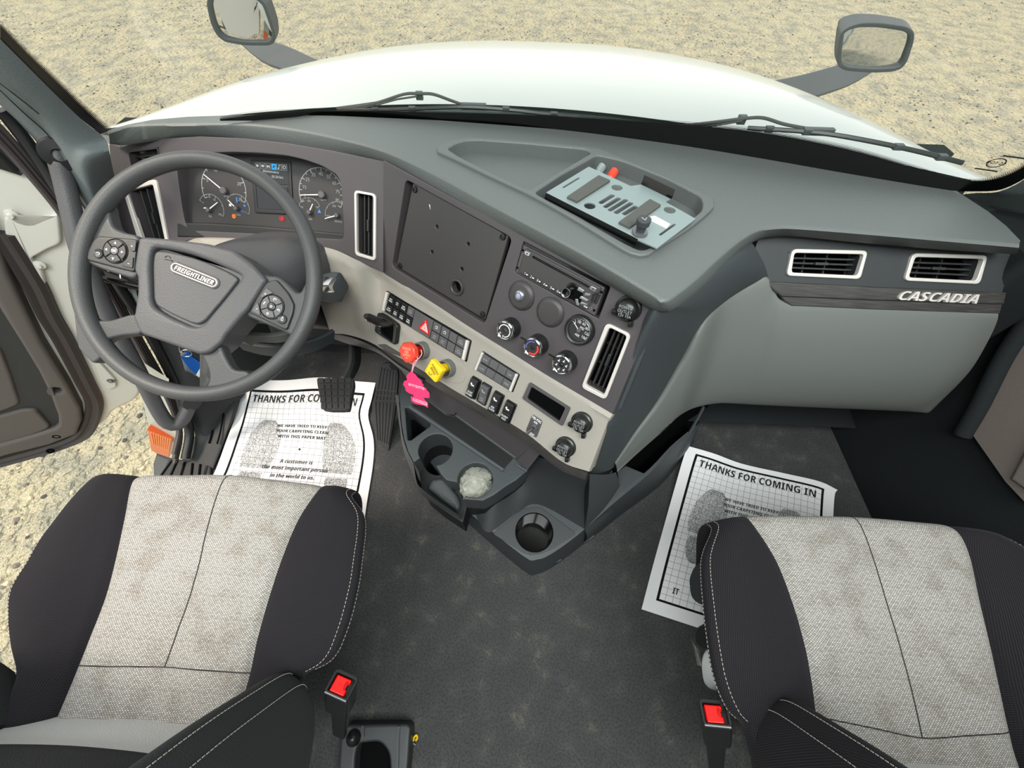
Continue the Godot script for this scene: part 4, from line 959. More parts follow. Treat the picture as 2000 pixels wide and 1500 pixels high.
	put("needle_hub", disc([0.0, 0.0085, 0.004, 0.008, 0.0045, 0.005], 16), M.button_grey, g)
	# three heater knobs with chrome rims
	var base := disc([0.0175, 0.0, 0.0225, 0.0, 0.0225, 0.004, 0.0215, 0.016, 0.0205, 0.026, 0.019, 0.028, 0.0, 0.028], 48)
	var rim := disc([0.0165, 0.0285, 0.0182, 0.0298, 0.0202, 0.0285, 0.0212, 0.0245, 0.0208, 0.0235], 48)
	var dish := disc([0.0, 0.0268, 0.004, 0.0272, 0.006, 0.0285, 0.0165, 0.0288], 40)
	var spots := [Vector2(-0.0301, -0.0628), Vector2(0.0406, -0.0652), Vector2(0.11, -0.066)]
	for i in 3:
		var kb := put("heater_knob", base, M.key_black, d, xf * at2(spots[i]))
		put("knob_rim", rim, M.chrome, kb)
		put("knob_dish", dish, M.dial, kb)
		s = sh(); s.slab(rect(0.003, 0.004, 0.001, 2, Vector2(-0.011, -0.0175)), 0.024, 0.0285)
		part("pointer", s, M.white_print, kb)
		match i:
			0:
				s = sh(); s.slab(arc(0.0122, 0.0142, deg_to_rad(-75), deg_to_rad(190), 24), 0.0288, 0.0294)
				s.slab(ring(0.002, 12, Vector2(-0.0085, -0.009)), 0.0288, 0.0294, 0, [ring(0.0014, 12, Vector2(-0.0085, -0.009))])
				for k in 3: s.slab(arc(0.0008, 0.0022, TAU * k / 3, TAU * k / 3 + 1.2, 4, Vector2(0.0, -0.0125)), 0.0288, 0.0294)
				s.slab(arc(0.002, 0.0028, -1.2, 3.4, 10, Vector2(0.001, 0.002)), 0.0272, 0.028)
				part("fan_scale", s, M.white_print, kb)
			1:
				s = sh(); s.slab(arc(0.0125, 0.0150, deg_to_rad(85), deg_to_rad(205), 16), 0.0288, 0.0294)
				part("cold_scale", s, M.blue_arc, kb)
				s = sh(); s.slab(arc(0.0112, 0.0145, deg_to_rad(-105), deg_to_rad(45), 20), 0.0288, 0.0294)
				part("hot_scale", s, M.red_arc, kb)
				s = sh(); s.slab(ring(0.0022, 12, Vector2(0.0012, 0.003)), 0.0272, 0.028, 0, [ring(0.0014, 12, Vector2(0.0012, 0.003))])
				part("dial_symbol", s, M.white_print, kb)
			2:
				s = sh()
				for k in 6:
					var p := Vector2.from_angle(deg_to_rad(20 + 60 * k)) * 0.0105
					s.slab(ring(0.0009, 8, p + Vector2(0.001, 0.0022)), 0.0288, 0.0294)
					s.slab(v2([p.x - 0.0018, p.y - 0.0018, p.x + 0.0022, p.y - 0.0018, p.x + 0.0022, p.y - 0.001, p.x, p.y - 0.0006, p.x + 0.0016, p.y + 0.001, p.x + 0.0006, p.y + 0.0014, p.x - 0.0018, p.y - 0.0002]), 0.0288, 0.0294)
				s.slab(rect(0.005, 0.002, 0, 1, Vector2(0.0, 0.002)), 0.0272, 0.028)
				part("airflow_symbols", s, M.white_print, kb)
	s = sh()
	s.slab(rect(0.016, 0.0035, 0, 1, Vector2(0.0043, -0.0729)), 0, 0.0008); s.slab(rect(0.016, 0.0035, 0, 1, Vector2(0.0761, -0.0744)), 0, 0.0008)
	part("knob_channel", s, M.black, d, xf * Transform3D(Basis(), Vector3.ZERO))
	outlet(d, xf, Vector2(0.1741, 0.0836), 0.2)
	# stick-out black stalk sockets are part of the outlet lids
func outlet(d: Node3D, x: Transform3D, c: Vector2, turn: float) -> void:
	var o := put("power_outlet", disc([0.0, 0.0225, 0.010, 0.022, 0.0155, 0.0195, 0.0185, 0.014, 0.0195, 0.008, 0.0225, 0.006, 0.0235, 0.0, 0.0, 0.0], 36), M.key_black, d, x * at2(c, 0.0, turn))
	var s := sh()
	s.slab(quadr(v2([-0.004, -0.005, 0.004, -0.005, 0.004, 0.006, -0.004, 0.006]), 0.002), 0.004, 0.016, 0.003)
	part("lid_hinge", s, M.key_black, o, Transform3D(Basis(Vector3.BACK, 0.2), Vector3(0.012, -0.0235, 0)))
	s = sh()
	s.slab(quadr(v2([-0.006, -0.004, 0.005, -0.006, 0.005, 0.006, -0.007, 0.004]), 0.003), 0.004, 0.014, 0.003)
	part("lid_tab", s, M.key_black, o, Transform3D(Basis(), Vector3(-0.0195, -0.010, 0)))
	s = sh()
	s.text("POWER", 0.0052, Vector2(0, 0.006), 0.0218, 0.0006, "", 1.0)
	s.text("OUTLET", 0.0052, Vector2(0, -0.001), 0.0222, 0.0006, "", 1.0)
	s.slab(rect(0.016, 0.0005, 0, 1, Vector2(0, -0.0052)), 0.021, 0.0222)
	s.text("12V 15A", 0.0032, Vector2(0.001, -0.0085), 0.0218, 0.0006)
	part("lid_lettering", s, M.grey_print, o)
func switches(d: Node3D, xg: Transform3D) -> void:
	# long bank: four pairs, a wide hazard switch, four pairs
	var q := v2([-0.3731, 0.0679, -0.0954, 0.0749, -0.0899, 0.0263, -0.3726, 0.0167])
	var s := sh()
	s.slab(quadr(v2([-0.3784, 0.0696, -0.0925, 0.0792, -0.0856, 0.0237, -0.379, 0.015]), 0.003), -0.003, 0.001, 0.001)
	var bank := part("switch_bank", s, M.gloss_black, d, xg)
	var cuts := [0.03, 0.118, 0.196, 0.28, 0.366, 0.595, 0.69, 0.785, 0.872, 0.962]
	var top_words := ["ENG", "", "AXLE", "TOP", "", "", "", "", "FARM"]
	var low_words := ["SUSP", "PNT", "FAN", "MIR", "", "DEF", "ATC", "", "DOME"]
	var pick := func(u: float, v: float) -> Vector2: return q[0].lerp(q[1], u).lerp(q[3].lerp(q[2], u), v)
	for i in 9:
		for row in (1 if i == 4 else 2):
			var v0 := 0.03 if row == 0 else 0.53
			var v1 := 0.97 if i == 4 else v0 + 0.44
			var a: float = cuts[i] + 0.006
			var b: float = cuts[i + 1] - 0.002
			s = sh()
			s.slab(PackedVector2Array([pick.call(a, v0), pick.call(b, v0), pick.call(b, v1), pick.call(a, v1)]), 0.0, 0.006, 0.0015)
			var dark: bool = i < 3 or (i == 3 and row == 1)
			var key := part("hazard_switch" if i == 4 else "rocker_key", s, M.key_black if dark else M.button_grey, bank)
			var words: String = top_words[i] if row == 0 else low_words[i]
			var c: Vector2 = pick.call((a + b) / 2, (v0 + v1) / 2)
			var ang: float = (q[1] - q[0]).angle()
			if words != "":
				s = sh(at2(c, 0.006, ang))
				s.text(words, 0.0042, Vector2(0, -0.002), 0, 0.0005)
				s.slab(rect(0.009, 0.0014, 0, 1, Vector2(0.0, 0.0035)), 0, 0.0005)
				part("key_lettering", s, M.white_print if dark else M.grey_print, key)
			elif row == 0 and i in [1, 5, 6]:
				s = sh(at2(c, 0.006, ang))
				s.slab(arc(0.0030, 0.0042, 0.2, 2.9, 8), 0, 0.0005); s.slab(rect(0.008, 0.001, 0, 1, Vector2(0, -0.002)), 0, 0.0005)
				part("key_symbol", s, M.white_print, key)
			if i == 4:
				s = sh()
				s.slab(quadr(v2([-0.2275, 0.065, -0.2061, 0.0326, -0.2436, 0.0341]), 0.004), 0.0, 0.012, 0.003)
				var hz := part("hazard_triangle", s, M.red, bank)
				s = sh()
				var tr := v2([-0.2229, 0.058, -0.2097, 0.0383, -0.2326, 0.0389])
				var tc := (tr[0] + tr[1] + tr[2]) / 3
				var shrunk := func(k: float) -> PackedVector2Array:
					var r := PackedVector2Array()
					for p in tr: r.append(tc + (p - tc) * k)
					return r
				s.slab(shrunk.call(1.0), 0.011, 0.0124, 0.0, [shrunk.call(0.74)])
				s.slab(shrunk.call(0.5), 0.011, 0.0124, 0.0, [shrunk.call(0.26)])
				part("triangle_print", s, M.white_print, hz)
	for e in [0, 1]:
		for row in 2:
			s = sh()
			var u0: float = -0.005 if e == 0 else 0.965
			s.slab(PackedVector2Array([pick.call(u0, 0.0 + row * 0.5), pick.call(u0 + 0.03, 0.0 + row * 0.5), pick.call(u0 + 0.03, 0.5 + row * 0.5), pick.call(u0, 0.5 + row * 0.5)]), 0.0, 0.0085, 0.003)
			part("end_cap", s, M.silver, bank)
	# short bank of four pairs
	var q2 := v2([-0.0542, 0.0692, 0.0467, 0.0697, 0.048, 0.0255, -0.0561, 0.0218])
	var pick2 := func(u: float, v: float) -> Vector2: return q2[0].lerp(q2[1], u).lerp(q2[3].lerp(q2[2], u), v)
	s = sh()
	s.slab(quadr(v2([-0.0568, 0.0718, 0.0505, 0.0721, 0.0524, 0.024, -0.0584, 0.0198]), 0.003), -0.003, 0.001, 0.001)
	var b2 := part("switch_bank", s, M.gloss_black, d, xg)
	for i in 4:
		for row in 2:
			var a := 0.04 + i * 0.232
			var v0 := 0.02 + row * 0.52
			s = sh()
			s.slab(PackedVector2Array([pick2.call(a, v0), pick2.call(a + 0.226, v0), pick2.call(a + 0.226, v0 + 0.42), pick2.call(a, v0 + 0.42)]), 0.0, 0.006, 0.0015)
			var key := part("rocker_key", s, M.button_grey, b2)
			if i in [0, 3]:
				s = sh(at2(pick2.call(a + 0.11, v0 + 0.21), 0.006, (q2[1] - q2[0]).angle()))
				s.text([["FAN", "", "", "SET"], ["LOW", "", "", "DIM"]][row][i], 0.0036, Vector2.ZERO, 0, 0.0005)
				part("key_lettering", s, M.grey_print, key)
	for e in 2:
		s = sh()
		var u0: float = [0.0, 0.965][e]
		s.slab(PackedVector2Array([pick2.call(u0 - 0.015, 0), pick2.call(u0 + 0.045, 0), pick2.call(u0 + 0.045, 1), pick2.call(u0 - 0.015, 1)]), 0.0, 0.0085, 0.003)
		part("end_cap", s, M.silver, b2)
	# four tall rocker switches in sockets
	var rk := [Vector2(-0.0428, -0.0224), Vector2(-0.0119, -0.0205), Vector2(0.0256, -0.0212), Vector2(0.062, -0.0234)]
	var up := (Vector2(-0.0416, 0.0061) - Vector2(-0.0388, -0.055)).angle() - PI / 2
	for i in 4:
		s = sh(at2(rk[i], 0.0, up))
		s.slab(rect(0.0275, 0.054, 0.003), -0.004, 0.005, 0.002, [rect(0.023, 0.049, 0.002)])
		s.slab(rect(0.024, 0.05), -0.004, 0.0)
		var so := part("rocker_socket", s, M.key_black, d, xg)
		s = sh(at2(rk[i], 0.0, up))
		var sunk := 0.0 if i != 1 else -0.006
		s.xf = s.xf * Transform3D(Basis(Vector3.RIGHT, -0.10 if i != 1 else 0.12), Vector3(0, 0, 0.002 + sunk))
		s.slab(rect(0.0215, 0.024, 0.002, 2, Vector2(0, 0.0122)), -0.004, 0.014, 0.002)
		s.slab(rect(0.0215, 0.0235, 0.002, 2, Vector2(0, -0.0122)), -0.004, 0.0115, 0.002)
		var ro := part("rocker_key", s, M.button_grey if i == 1 else M.key_black, so)
		var tx := s.xf
		s = sh(tx)
		s.text(["SUSP", "ATC", "AIR", "DUMP"][i], 0.0042, Vector2(0, -0.010), 0.0115, 0.0005)
		s.text(["DUMP", "OFF", "SLIDE", "HLD"][i], 0.0042, Vector2(0, -0.0165), 0.0115, 0.0005)
		s.slab(rect(0.009, 0.003, 0.001, 2, Vector2(0.001, 0.0095)), 0.0138, 0.0145)
		s.slab(ring(0.0022, 10, Vector2(-0.0035, 0.0125)), 0.0138, 0.0145)
		part("key_lettering", s, M.white_print if i != 1 else M.grey_print, ro)
	# small black display
	s = sh()
	s.slab(quadr(v2([0.0797, 0.0697, 0.1846, 0.0699, 0.1881, 0.024, 0.0799, 0.0269]), 0.003), -0.004, 0.006, 0.001, [quadr(v2([0.0883, 0.0637, 0.1756, 0.0649, 0.177, 0.0294, 0.0901, 0.0331]), 0.004)])
	var dsp := part("small_display", s, M.face, d, xg)
	s = sh(); s.slab(v2([0.0825, 0.0649, 0.179, 0.0665, 0.1809, 0.0264, 0.0851, 0.0292]), -0.003, 0.0015)
	part("display_glass", s, M.gloss_black, dsp)
	# toggle switch on its label
	s = sh()
	s.slab(quadr(v2([0.1154, 0.0056, 0.1439, 0.0058, 0.1484, -0.0404, 0.1183, -0.0404]), 0.005), -0.002, 0.0015, 0.001)
	var tg := part("toggle_plate", s, M.face, d, xg)
	var tu := (Vector2(0.1434, 0.0054) - Vector2(0.1154, 0.0056)).angle()
	s = sh()
	s.text("TRI-PAC", 0.0060, Vector2(0.1301, 0.0006), 0.0015, 0.0005, "bold", 0.85, 0.0, tu)
	s.text("ON", 0.0046, Vector2(0.1311, -0.0075), 0.0015, 0.0005, "bold", 1.0, 0.0, tu)
	s.text("OFF", 0.0046, Vector2(0.1354, -0.0377), 0.0015, 0.0005, "bold", 1.0, 0.0, tu)
	part("plate_lettering", s, M.white_print, tg)
	put("toggle_nut", disc([0.0035, 0.010, 0.0055, 0.010, 0.006, 0.006, 0.0085, 0.006, 0.0085, 0.0015], 6), M.steel, tg, at2(Vector2(0.1336, -0.0183)))
	s = sh(); s.tube(v3([0.0399, 0.4794, -0.3858, 0.0313, 0.469, -0.3829, 0.0259, 0.4617, -0.3805]), 0.0028, 10, false, [0.8, 1.0, 1.25])
	part("toggle_lever", s, M.steel, tg, xg.affine_inverse())
	outlet(d, xg, Vector2(0.2197, 0.0551), 0.25)
	outlet(d, xg, Vector2(0.2148, -0.0156), 0.25)
	# trailer brake lever in its slotted socket
	s = sh()
	s.slab(quadr(v2([-0.3812, 0.0094, -0.3056, 0.0094, -0.2967, -0.0465, -0.3777, -0.0484]), 0.010), -0.004, 0.012, 0.003, [quadr(v2([-0.3594, 0.0003, -0.3185, -0.0009, -0.3105, -0.0435, -0.3566, -0.0408]), 0.006)])
	var tb := part("brake_lever_socket", s, M.key_black, d, xg)
	s = sh(); s.slab(v2([-0.3729, 0.0017, -0.3203, 0.0018, -0.3125, -0.0459, -0.3702, -0.046]), -0.003, 0.001)
	part("socket_floor", s, M.hole, tb)
	s = sh()
	s.sweep(smooth3(v3([-0.3302, 0.5033, -0.6503, -0.3332, 0.5342, -0.6243, -0.3387, 0.5682, -0.6031, -0.3504, 0.6006, -0.5884]), 14), ring(0.0105, 16), false, Vector3.UP, [0.55, 0.55, 0.6, 0.65, 0.72, 0.8, 0.86, 0.92, 0.96, 1.0, 1.0, 0.98, 0.9, 0.55])
	part("brake_lever", s, M.key_black, tb, xg.affine_inverse())
	var t0 := Vector3(-0.3553, 0.6007, -0.5849)
	var t1 := Vector3(-0.3334, 0.5479, -0.6087)
	var along := (t1 - t0).normalized()
	var toc := (Vector3(0, 1.25, 0) - t0).normalized()
	var upv := toc.cross(along).normalized()
	s = sh(fr((t0 + t1) / 2 + along.cross(upv) * 0.004, along, upv))
	s.text("TRAILER BRAKE", 0.0072, Vector2(0.0, -0.001), 0, 0.0006, "", 0.78)
	part("lever_lettering", s, M.white_print, tb, xg.affine_inverse())
	# recess behind the two parking valves
	s = sh()
	s.slab(quadr(v2([-0.2828, -0.0052, -0.2096, 0.005, -0.1314, 0.0082, -0.0756, 0.009, -0.074, -0.0314, -0.1353, -0.062, -0.2343, -0.07, -0.279, -0.0676]), 0.02), -0.002, 0.0015, 0.0015)
	part("valve_recess", s, M.stone_grey, d, xg)
	s = sh(); s.slab(quadr(v2([-0.366, -0.0831, -0.3403, -0.0673, -0.2766, -0.0631, -0.2478, -0.0638, -0.2761, -0.0707, -0.3232, -0.0833]), 0.004), -0.002, 0.002, 0.001)
	part("wood_inlay", s, M.wood, d, xg)
func parked(d: Node3D, xg: Transform3D) -> void:
	# parking valves: red octagon and yellow square push-pull knobs
	var collar := disc([0.0, 0.004, 0.016, 0.004, 0.0175, 0.02, 0.0195, 0.0215, 0.0215, 0.02, 0.023, -0.002], 40)
	var stem := disc([0.0105, 0.0, 0.0115, 0.03, 0.0145, 0.05, 0.0, 0.05], 32)
	var rb := put("valve_collar", collar, M.collar, d, xg * at2(Vector2(-0.2146, -0.0155)))
	var yb := put("valve_collar", collar, M.collar, d, xg * at2(Vector2(-0.1274, -0.0165)))
	var rk := put("trailer_air_knob", stem, M.knob_stem_red, d, xg * at2(Vector2(-0.214, -0.0122)))
	var yk := put("parking_brake_knob", stem, M.yellow_stem, d, xg * at2(Vector2(-0.1275, -0.0119)))
	var s := sh()
	s.slab(ring(0.0265, 8, Vector2(), 0.12, TAU + 0.12), 0.048, 0.062, 0.005)
	part("octagon_head", s, M.knob_red, rk)
	s = sh(at2(Vector2(), 0.062, 0.35))
	s.text("TRAILER", 0.0062, Vector2(0, 0.011), 0, 0.0006, "", 0.85)
	s.text("AIR", 0.0062, Vector2(0, 0.003), 0, 0.0006); s.text("SUPPLY", 0.0062, Vector2(0, -0.005), 0, 0.0006, "", 0.85)
	s.slab(v2([-0.004, -0.014, 0.0, -0.009, 0.004, -0.014, 0.0, -0.012]), 0, 0.0006)
	part("knob_lettering", s, M.knob_pale, rk)
	s = sh()
	s.slab(quadr(v2([-0.021, -0.021, 0.021, -0.021, 0.021, 0.021, -0.021, 0.021]), 0.006), 0.048, 0.062, 0.005)
	part("square_head", s, M.yellow, yk, Transform3D(Basis(Vector3.BACK, -0.22), Vector3.ZERO))
	s = sh(at2(Vector2(), 0.062, -0.55))
	s.text("PARKING", 0.0058, Vector2(0, 0.009), 0, 0.0006, "", 0.85)
	s.text("BRAKE", 0.0058, Vector2(0, 0.001), 0, 0.0006, "", 0.85)
	s.slab(arc(0.004, 0.0052, -2.6, 0.8, 10, Vector2(0.0, -0.009)), 0, 0.0006)
	part("knob_lettering", s, M.ink, yk)
	# tree-shaped air freshener on a string round the red knob
	var x := Transform3D(fr(Vector3(-0.06, 0.4909, -0.4761), Vector3(0.819152, 0.000000, 0.573576), Vector3(0.328990, 0.819152, -0.469846)))
	var tree := thing("air_freshener", "pink tree-shaped cardboard air freshener hanging from the red octagonal knob", "air freshener")
	var o := v2([-0.1934, -0.0509, -0.1869, -0.0545, -0.1779, -0.055, -0.1696, -0.0589, -0.1593, -0.0585, -0.152, -0.0645, -0.1464, -0.0655, -0.1479, -0.071, -0.1382, -0.0693, -0.1331, -0.0737, -0.1263, -0.0738, -0.1231, -0.0779, -0.1199, -0.0865, -0.1283, -0.0919, -0.1367, -0.0974, -0.1283, -0.1013, -0.1195, -0.1017, -0.1154, -0.113, -0.1271, -0.1145, -0.1513, -0.1259, -0.1672, -0.1268, -0.1727, -0.1161, -0.1635, -0.1117, -0.1667, -0.1075, -0.1798, -0.1113, -0.1925, -0.1115, -0.1966, -0.1047, -0.2052, -0.1008, -0.2052, -0.0899, -0.1971, -0.0818, -0.2026, -0.0761, -0.2007, -0.0658, -0.1957, -0.0598])
	s = sh()
	s.slab(o, 0.052, 0.0535, 0.0004)
	part("card", s, M.pink, tree, x)
	s = sh()
	s.slab(quadr(v2([-0.1907, -0.0866, -0.1428, -0.0702, -0.1392, -0.0755, -0.1878, -0.0924]), 0.002), 0.0533, 0.054)
	s.slab(quadr(v2([-0.1646, -0.1157, -0.1219, -0.1018, -0.1185, -0.1088, -0.1616, -0.1216]), 0.002), 0.0533, 0.054)
	part("paper_band", s, M.pink_pale, tree, x)
	s = sh()
	s.text("Little Trees", 0.0062, Vector2(-0.1642, -0.0811), 0.054, 0.0004, "bold", 0.95, 0.0, (Vector2(-0.1424, -0.0714) - Vector2(-0.1896, -0.0874)).angle())
	s.text("Morning Fresh", 0.0042, Vector2(-0.1412, -0.1114), 0.054, 0.0004, "bold", 0.9, 0.0, (Vector2(-0.1219, -0.1041) - Vector2(-0.1632, -0.1171)).angle())
	part("band_lettering", s, M.pink, tree, x)
	s = sh()
	s.tube(smooth3(v3([-0.258, 0.4778, -0.5245, -0.2559, 0.4886, -0.5323, -0.251, 0.4996, -0.5383, -0.2436, 0.507, -0.5394, -0.2347, 0.5159, -0.5408, -0.2287, 0.5262, -0.5454, -0.2312, 0.5316, -0.5518]), 24), 0.0011, 6)
	s.tube(smooth3(v3([-0.258, 0.4778, -0.5245, -0.253, 0.49, -0.5314, -0.2467, 0.5007, -0.5362, -0.2406, 0.5103, -0.5401, -0.2433, 0.5129, -0.5442]), 16), 0.0011, 6)
	part("string", s, M.pink_pale, tree)
	# keys under the steering column
	var keys := thing("key_bunch", "bunch of keys with a blue plastic tag hanging under the steering column", "keys")
	var kc := Vector3(-0.7167, 0.582, -0.4768)
	s = sh()
	s.tube(smooth3(v3([-0.7426, 0.5805, -0.4921, -0.7301, 0.5831, -0.4781, -0.7182, 0.583, -0.4746, -0.7146, 0.5839, -0.4797]), 20), 0.0016, 8)
	s.tube(ring3(Vector3(-0.7135, 0.5861, -0.4739), 0.009, Vector3(0.4, 0.2, 0.9)), 0.001, 8, true)
	part("key_ring", s, M.satin, keys)
	var face_on := fr(kc, Vector3(0.94, -0.05, -0.33).normalized(), Vector3(0.22, 0.80, -0.56).normalized())
	s = sh(face_on)
	s.slab(quadr(v2([-0.012, -0.004, 0.004, 0.006, 0.012, -0.012, 0.034, -0.036, 0.022, -0.062, 0.002, -0.036]), 0.004), -0.003, 0.003, 0.0015)
	part("key_tag", s, M.blue, keys)
	s = sh(face_on)
	s.slab(quadr(v2([-0.014, 0.0, -0.004, 0.004, 0.0, -0.034, 0.02, -0.062, 0.012, -0.058, -0.003, -0.038, -0.007, -0.042]), 0.001), -0.006, -0.0035, 0.0005)
	part("key", s, M.satin, keys)
	s = sh(face_on)
	s.slab(v2([0.034, -0.036, 0.022, -0.062, 0.016, -0.054, 0.028, -0.034]), 0.0028, 0.0036, 0.0003)
	part("tag_label", s, M.paint, keys)
func ring3(c: Vector3, r: float, n: Vector3) -> PackedVector3Array:
	var z := n.normalized()
	var a := z.cross(Vector3.UP).normalized()
	var b := z.cross(a)
	var o := PackedVector3Array()
	for k in 24: o.append(c + (a * cos(TAU * k / 24) + b * sin(TAU * k / 24)) * r)
	return o
func bracket() -> void:
	# metal mounting plate lying in the tray
	var b := thing("mounting_plate", "blue grey metal mounting plate with slots lying across the dashboard tray", "mounting plate")
	var o := xz(v3([0.1246, 0.842, -0.7945, 0.2007, 0.842, -0.729, 0.2212, 0.842, -0.7356, 0.27, 0.842, -0.6907, 0.2587, 0.842, -0.6801, 0.3036, 0.842, -0.6311, 0.2219, 0.842, -0.546, 0.1988, 0.842, -0.562, 0.1927, 0.842, -0.5671, 0.0377, 0.842, -0.6962]))
	var holes := []
	for c in xz(v3([0.1736, 0.842, -0.722, 0.1177, 0.842, -0.6592, 0.2617, 0.842, -0.6547])): holes.append(ring(0.0105, 24, c))
	var ends := v3([0.136, 0.842, -0.6676, 0.1652, 0.842, -0.6975, 0.1434, 0.842, -0.6553, 0.1757, 0.842, -0.6881, 0.1508, 0.842, -0.6455, 0.1885, 0.842, -0.6839, 0.1611, 0.842, -0.6384, 0.1968, 0.842, -0.6746, 0.1754, 0.842, -0.6355, 0.2038, 0.842, -0.6638, 0.0699, 0.842, -0.7146, 0.1039, 0.842, -0.7525, 0.231, 0.842, -0.5804, 0.2642, 0.842, -0.6139])
	for k in 7:
		var a := Vector2(ends[k * 2].x, -ends[k * 2].z)
		var e := Vector2(ends[k * 2 + 1].x, -ends[k * 2 + 1].z)
		var n := (e - a).normalized().orthogonal() * (0.0045 if k < 5 else 0.0022)
		holes.append(quadr(PackedVector2Array([a + n, e + n, e - n, a - n]), 0.004, 3))
	var x := Transform3D(FLAT, Vector3.ZERO)
	var s := sh(x)
	s.slab(o, 0.839, 0.842, 0.0006, holes)
	part("plate", s, M.plate_blue, b)
	s = sh()
	var f0 := v3([0.0377, 0.842, -0.6962, 0.1927, 0.842, -0.5671])
	s.loft([f0, mixrow(f0, f0, 0, Vector3(-0.0015, -0.012, 0.002)), mixrow(f0, f0, 0, Vector3(-0.001, -0.012, 0.0)), mixrow(f0, f0, 0, Vector3(0.001, 0, -0.002))], Vector3.ZERO)
	part("front_flange", s, M.gloss_black, b)
	s = sh()
	var t0 := v3([0.2212, 0.842, -0.7356, 0.2707, 0.842, -0.6891])
	s.loft([t0, mixrow(t0, t0, 0, Vector3(0.002, 0.016, -0.004)), mixrow(t0, t0, 0, Vector3(0.003, 0.016, -0.006)), mixrow(t0, t0, 0, Vector3(0.002, 0, -0.003))], Vector3.ZERO)
	part("back_flange", s, M.gloss_black, b)
	for k in 2:
		s = sh(x)
		s.slab(quadr([xz(v3([0.076, 0.845, -0.6785, 0.1405, 0.845, -0.7558, 0.1618, 0.845, -0.739, 0.0942, 0.845, -0.6642])), xz(v3([0.1635, 0.845, -0.607, 0.2287, 0.845, -0.6807, 0.2464, 0.845, -0.6632, 0.1812, 0.845, -0.5929]))][k], 0.001, 1), 0.842, 0.8465, 0.0006)
		part("rubber_strip", s, M.magnet, b)
	s = sh(x)
	s.slab(xz(v3([0.2228, 0.843, -0.6315, 0.2314, 0.843, -0.6343, 0.2545, 0.843, -0.6118, 0.2459, 0.843, -0.5983, 0.2226, 0.843, -0.6187, 0.2254, 0.843, -0.6249])), 0.8421, 0.8427)
	part("sticker", s, M.white_print, b)
	var kx := Transform3D(Basis(Vector3.RIGHT, -PI / 2), Vector3(0.1974, 0.842, -0.5826))
	put("knob_base", disc([0.0, 0.006, 0.006, 0.006, 0.0125, 0.005, 0.0135, 0.003, 0.0135, 0.0, 0.0, 0.0], 32), M.steel, b, kx)
	put("plunger", disc([0.0075, 0.005, 0.0085, 0.012, 0.0085, 0.016, 0.0115, 0.0175, 0.012, 0.026, 0.011, 0.0275, 0.006, 0.0275, 0.0, 0.0275], 32), M.side, b, kx)
	s = sh(kx); s.slab(v2([-0.005, 0.003, -0.003, 0.004, 0.001, -0.002, 0.004, 0.004, 0.0055, 0.003, 0.001, -0.005]), 0.0274, 0.028)
	part("knob_mark", s, M.grey_print, b)
	# two loose wire connectors at the tray's back edge
	for k in 2:
		var c := thing("wire_connector", ["small grey wire connector cap behind the mounting plate", "small red wire connector cap behind the mounting plate"][k], "connector", Transform3D(Basis.looking_at(Vector3(0.55, 0.45, -0.7)), [Vector3(0.1574, 0.815, -0.8384), Vector3(0.1819, 0.815, -0.8218)][k]))
		put("cap", disc([0.0, 0.014, 0.004, 0.014, 0.0065, 0.011, 0.0085, -0.008, 0.0, -0.008], 16), [M.plate_blue, M.knob_red][k], c)
		var cs := sh()
		for e in 6: cs.box(Vector3(0.0080 * cos(TAU * e / 6), 0.0080 * sin(TAU * e / 6), 0.001), Vector3(0.0016, 0.0016, 0.014))
		part("grip_ribs", cs, [M.plate_blue, M.knob_red][k], c)


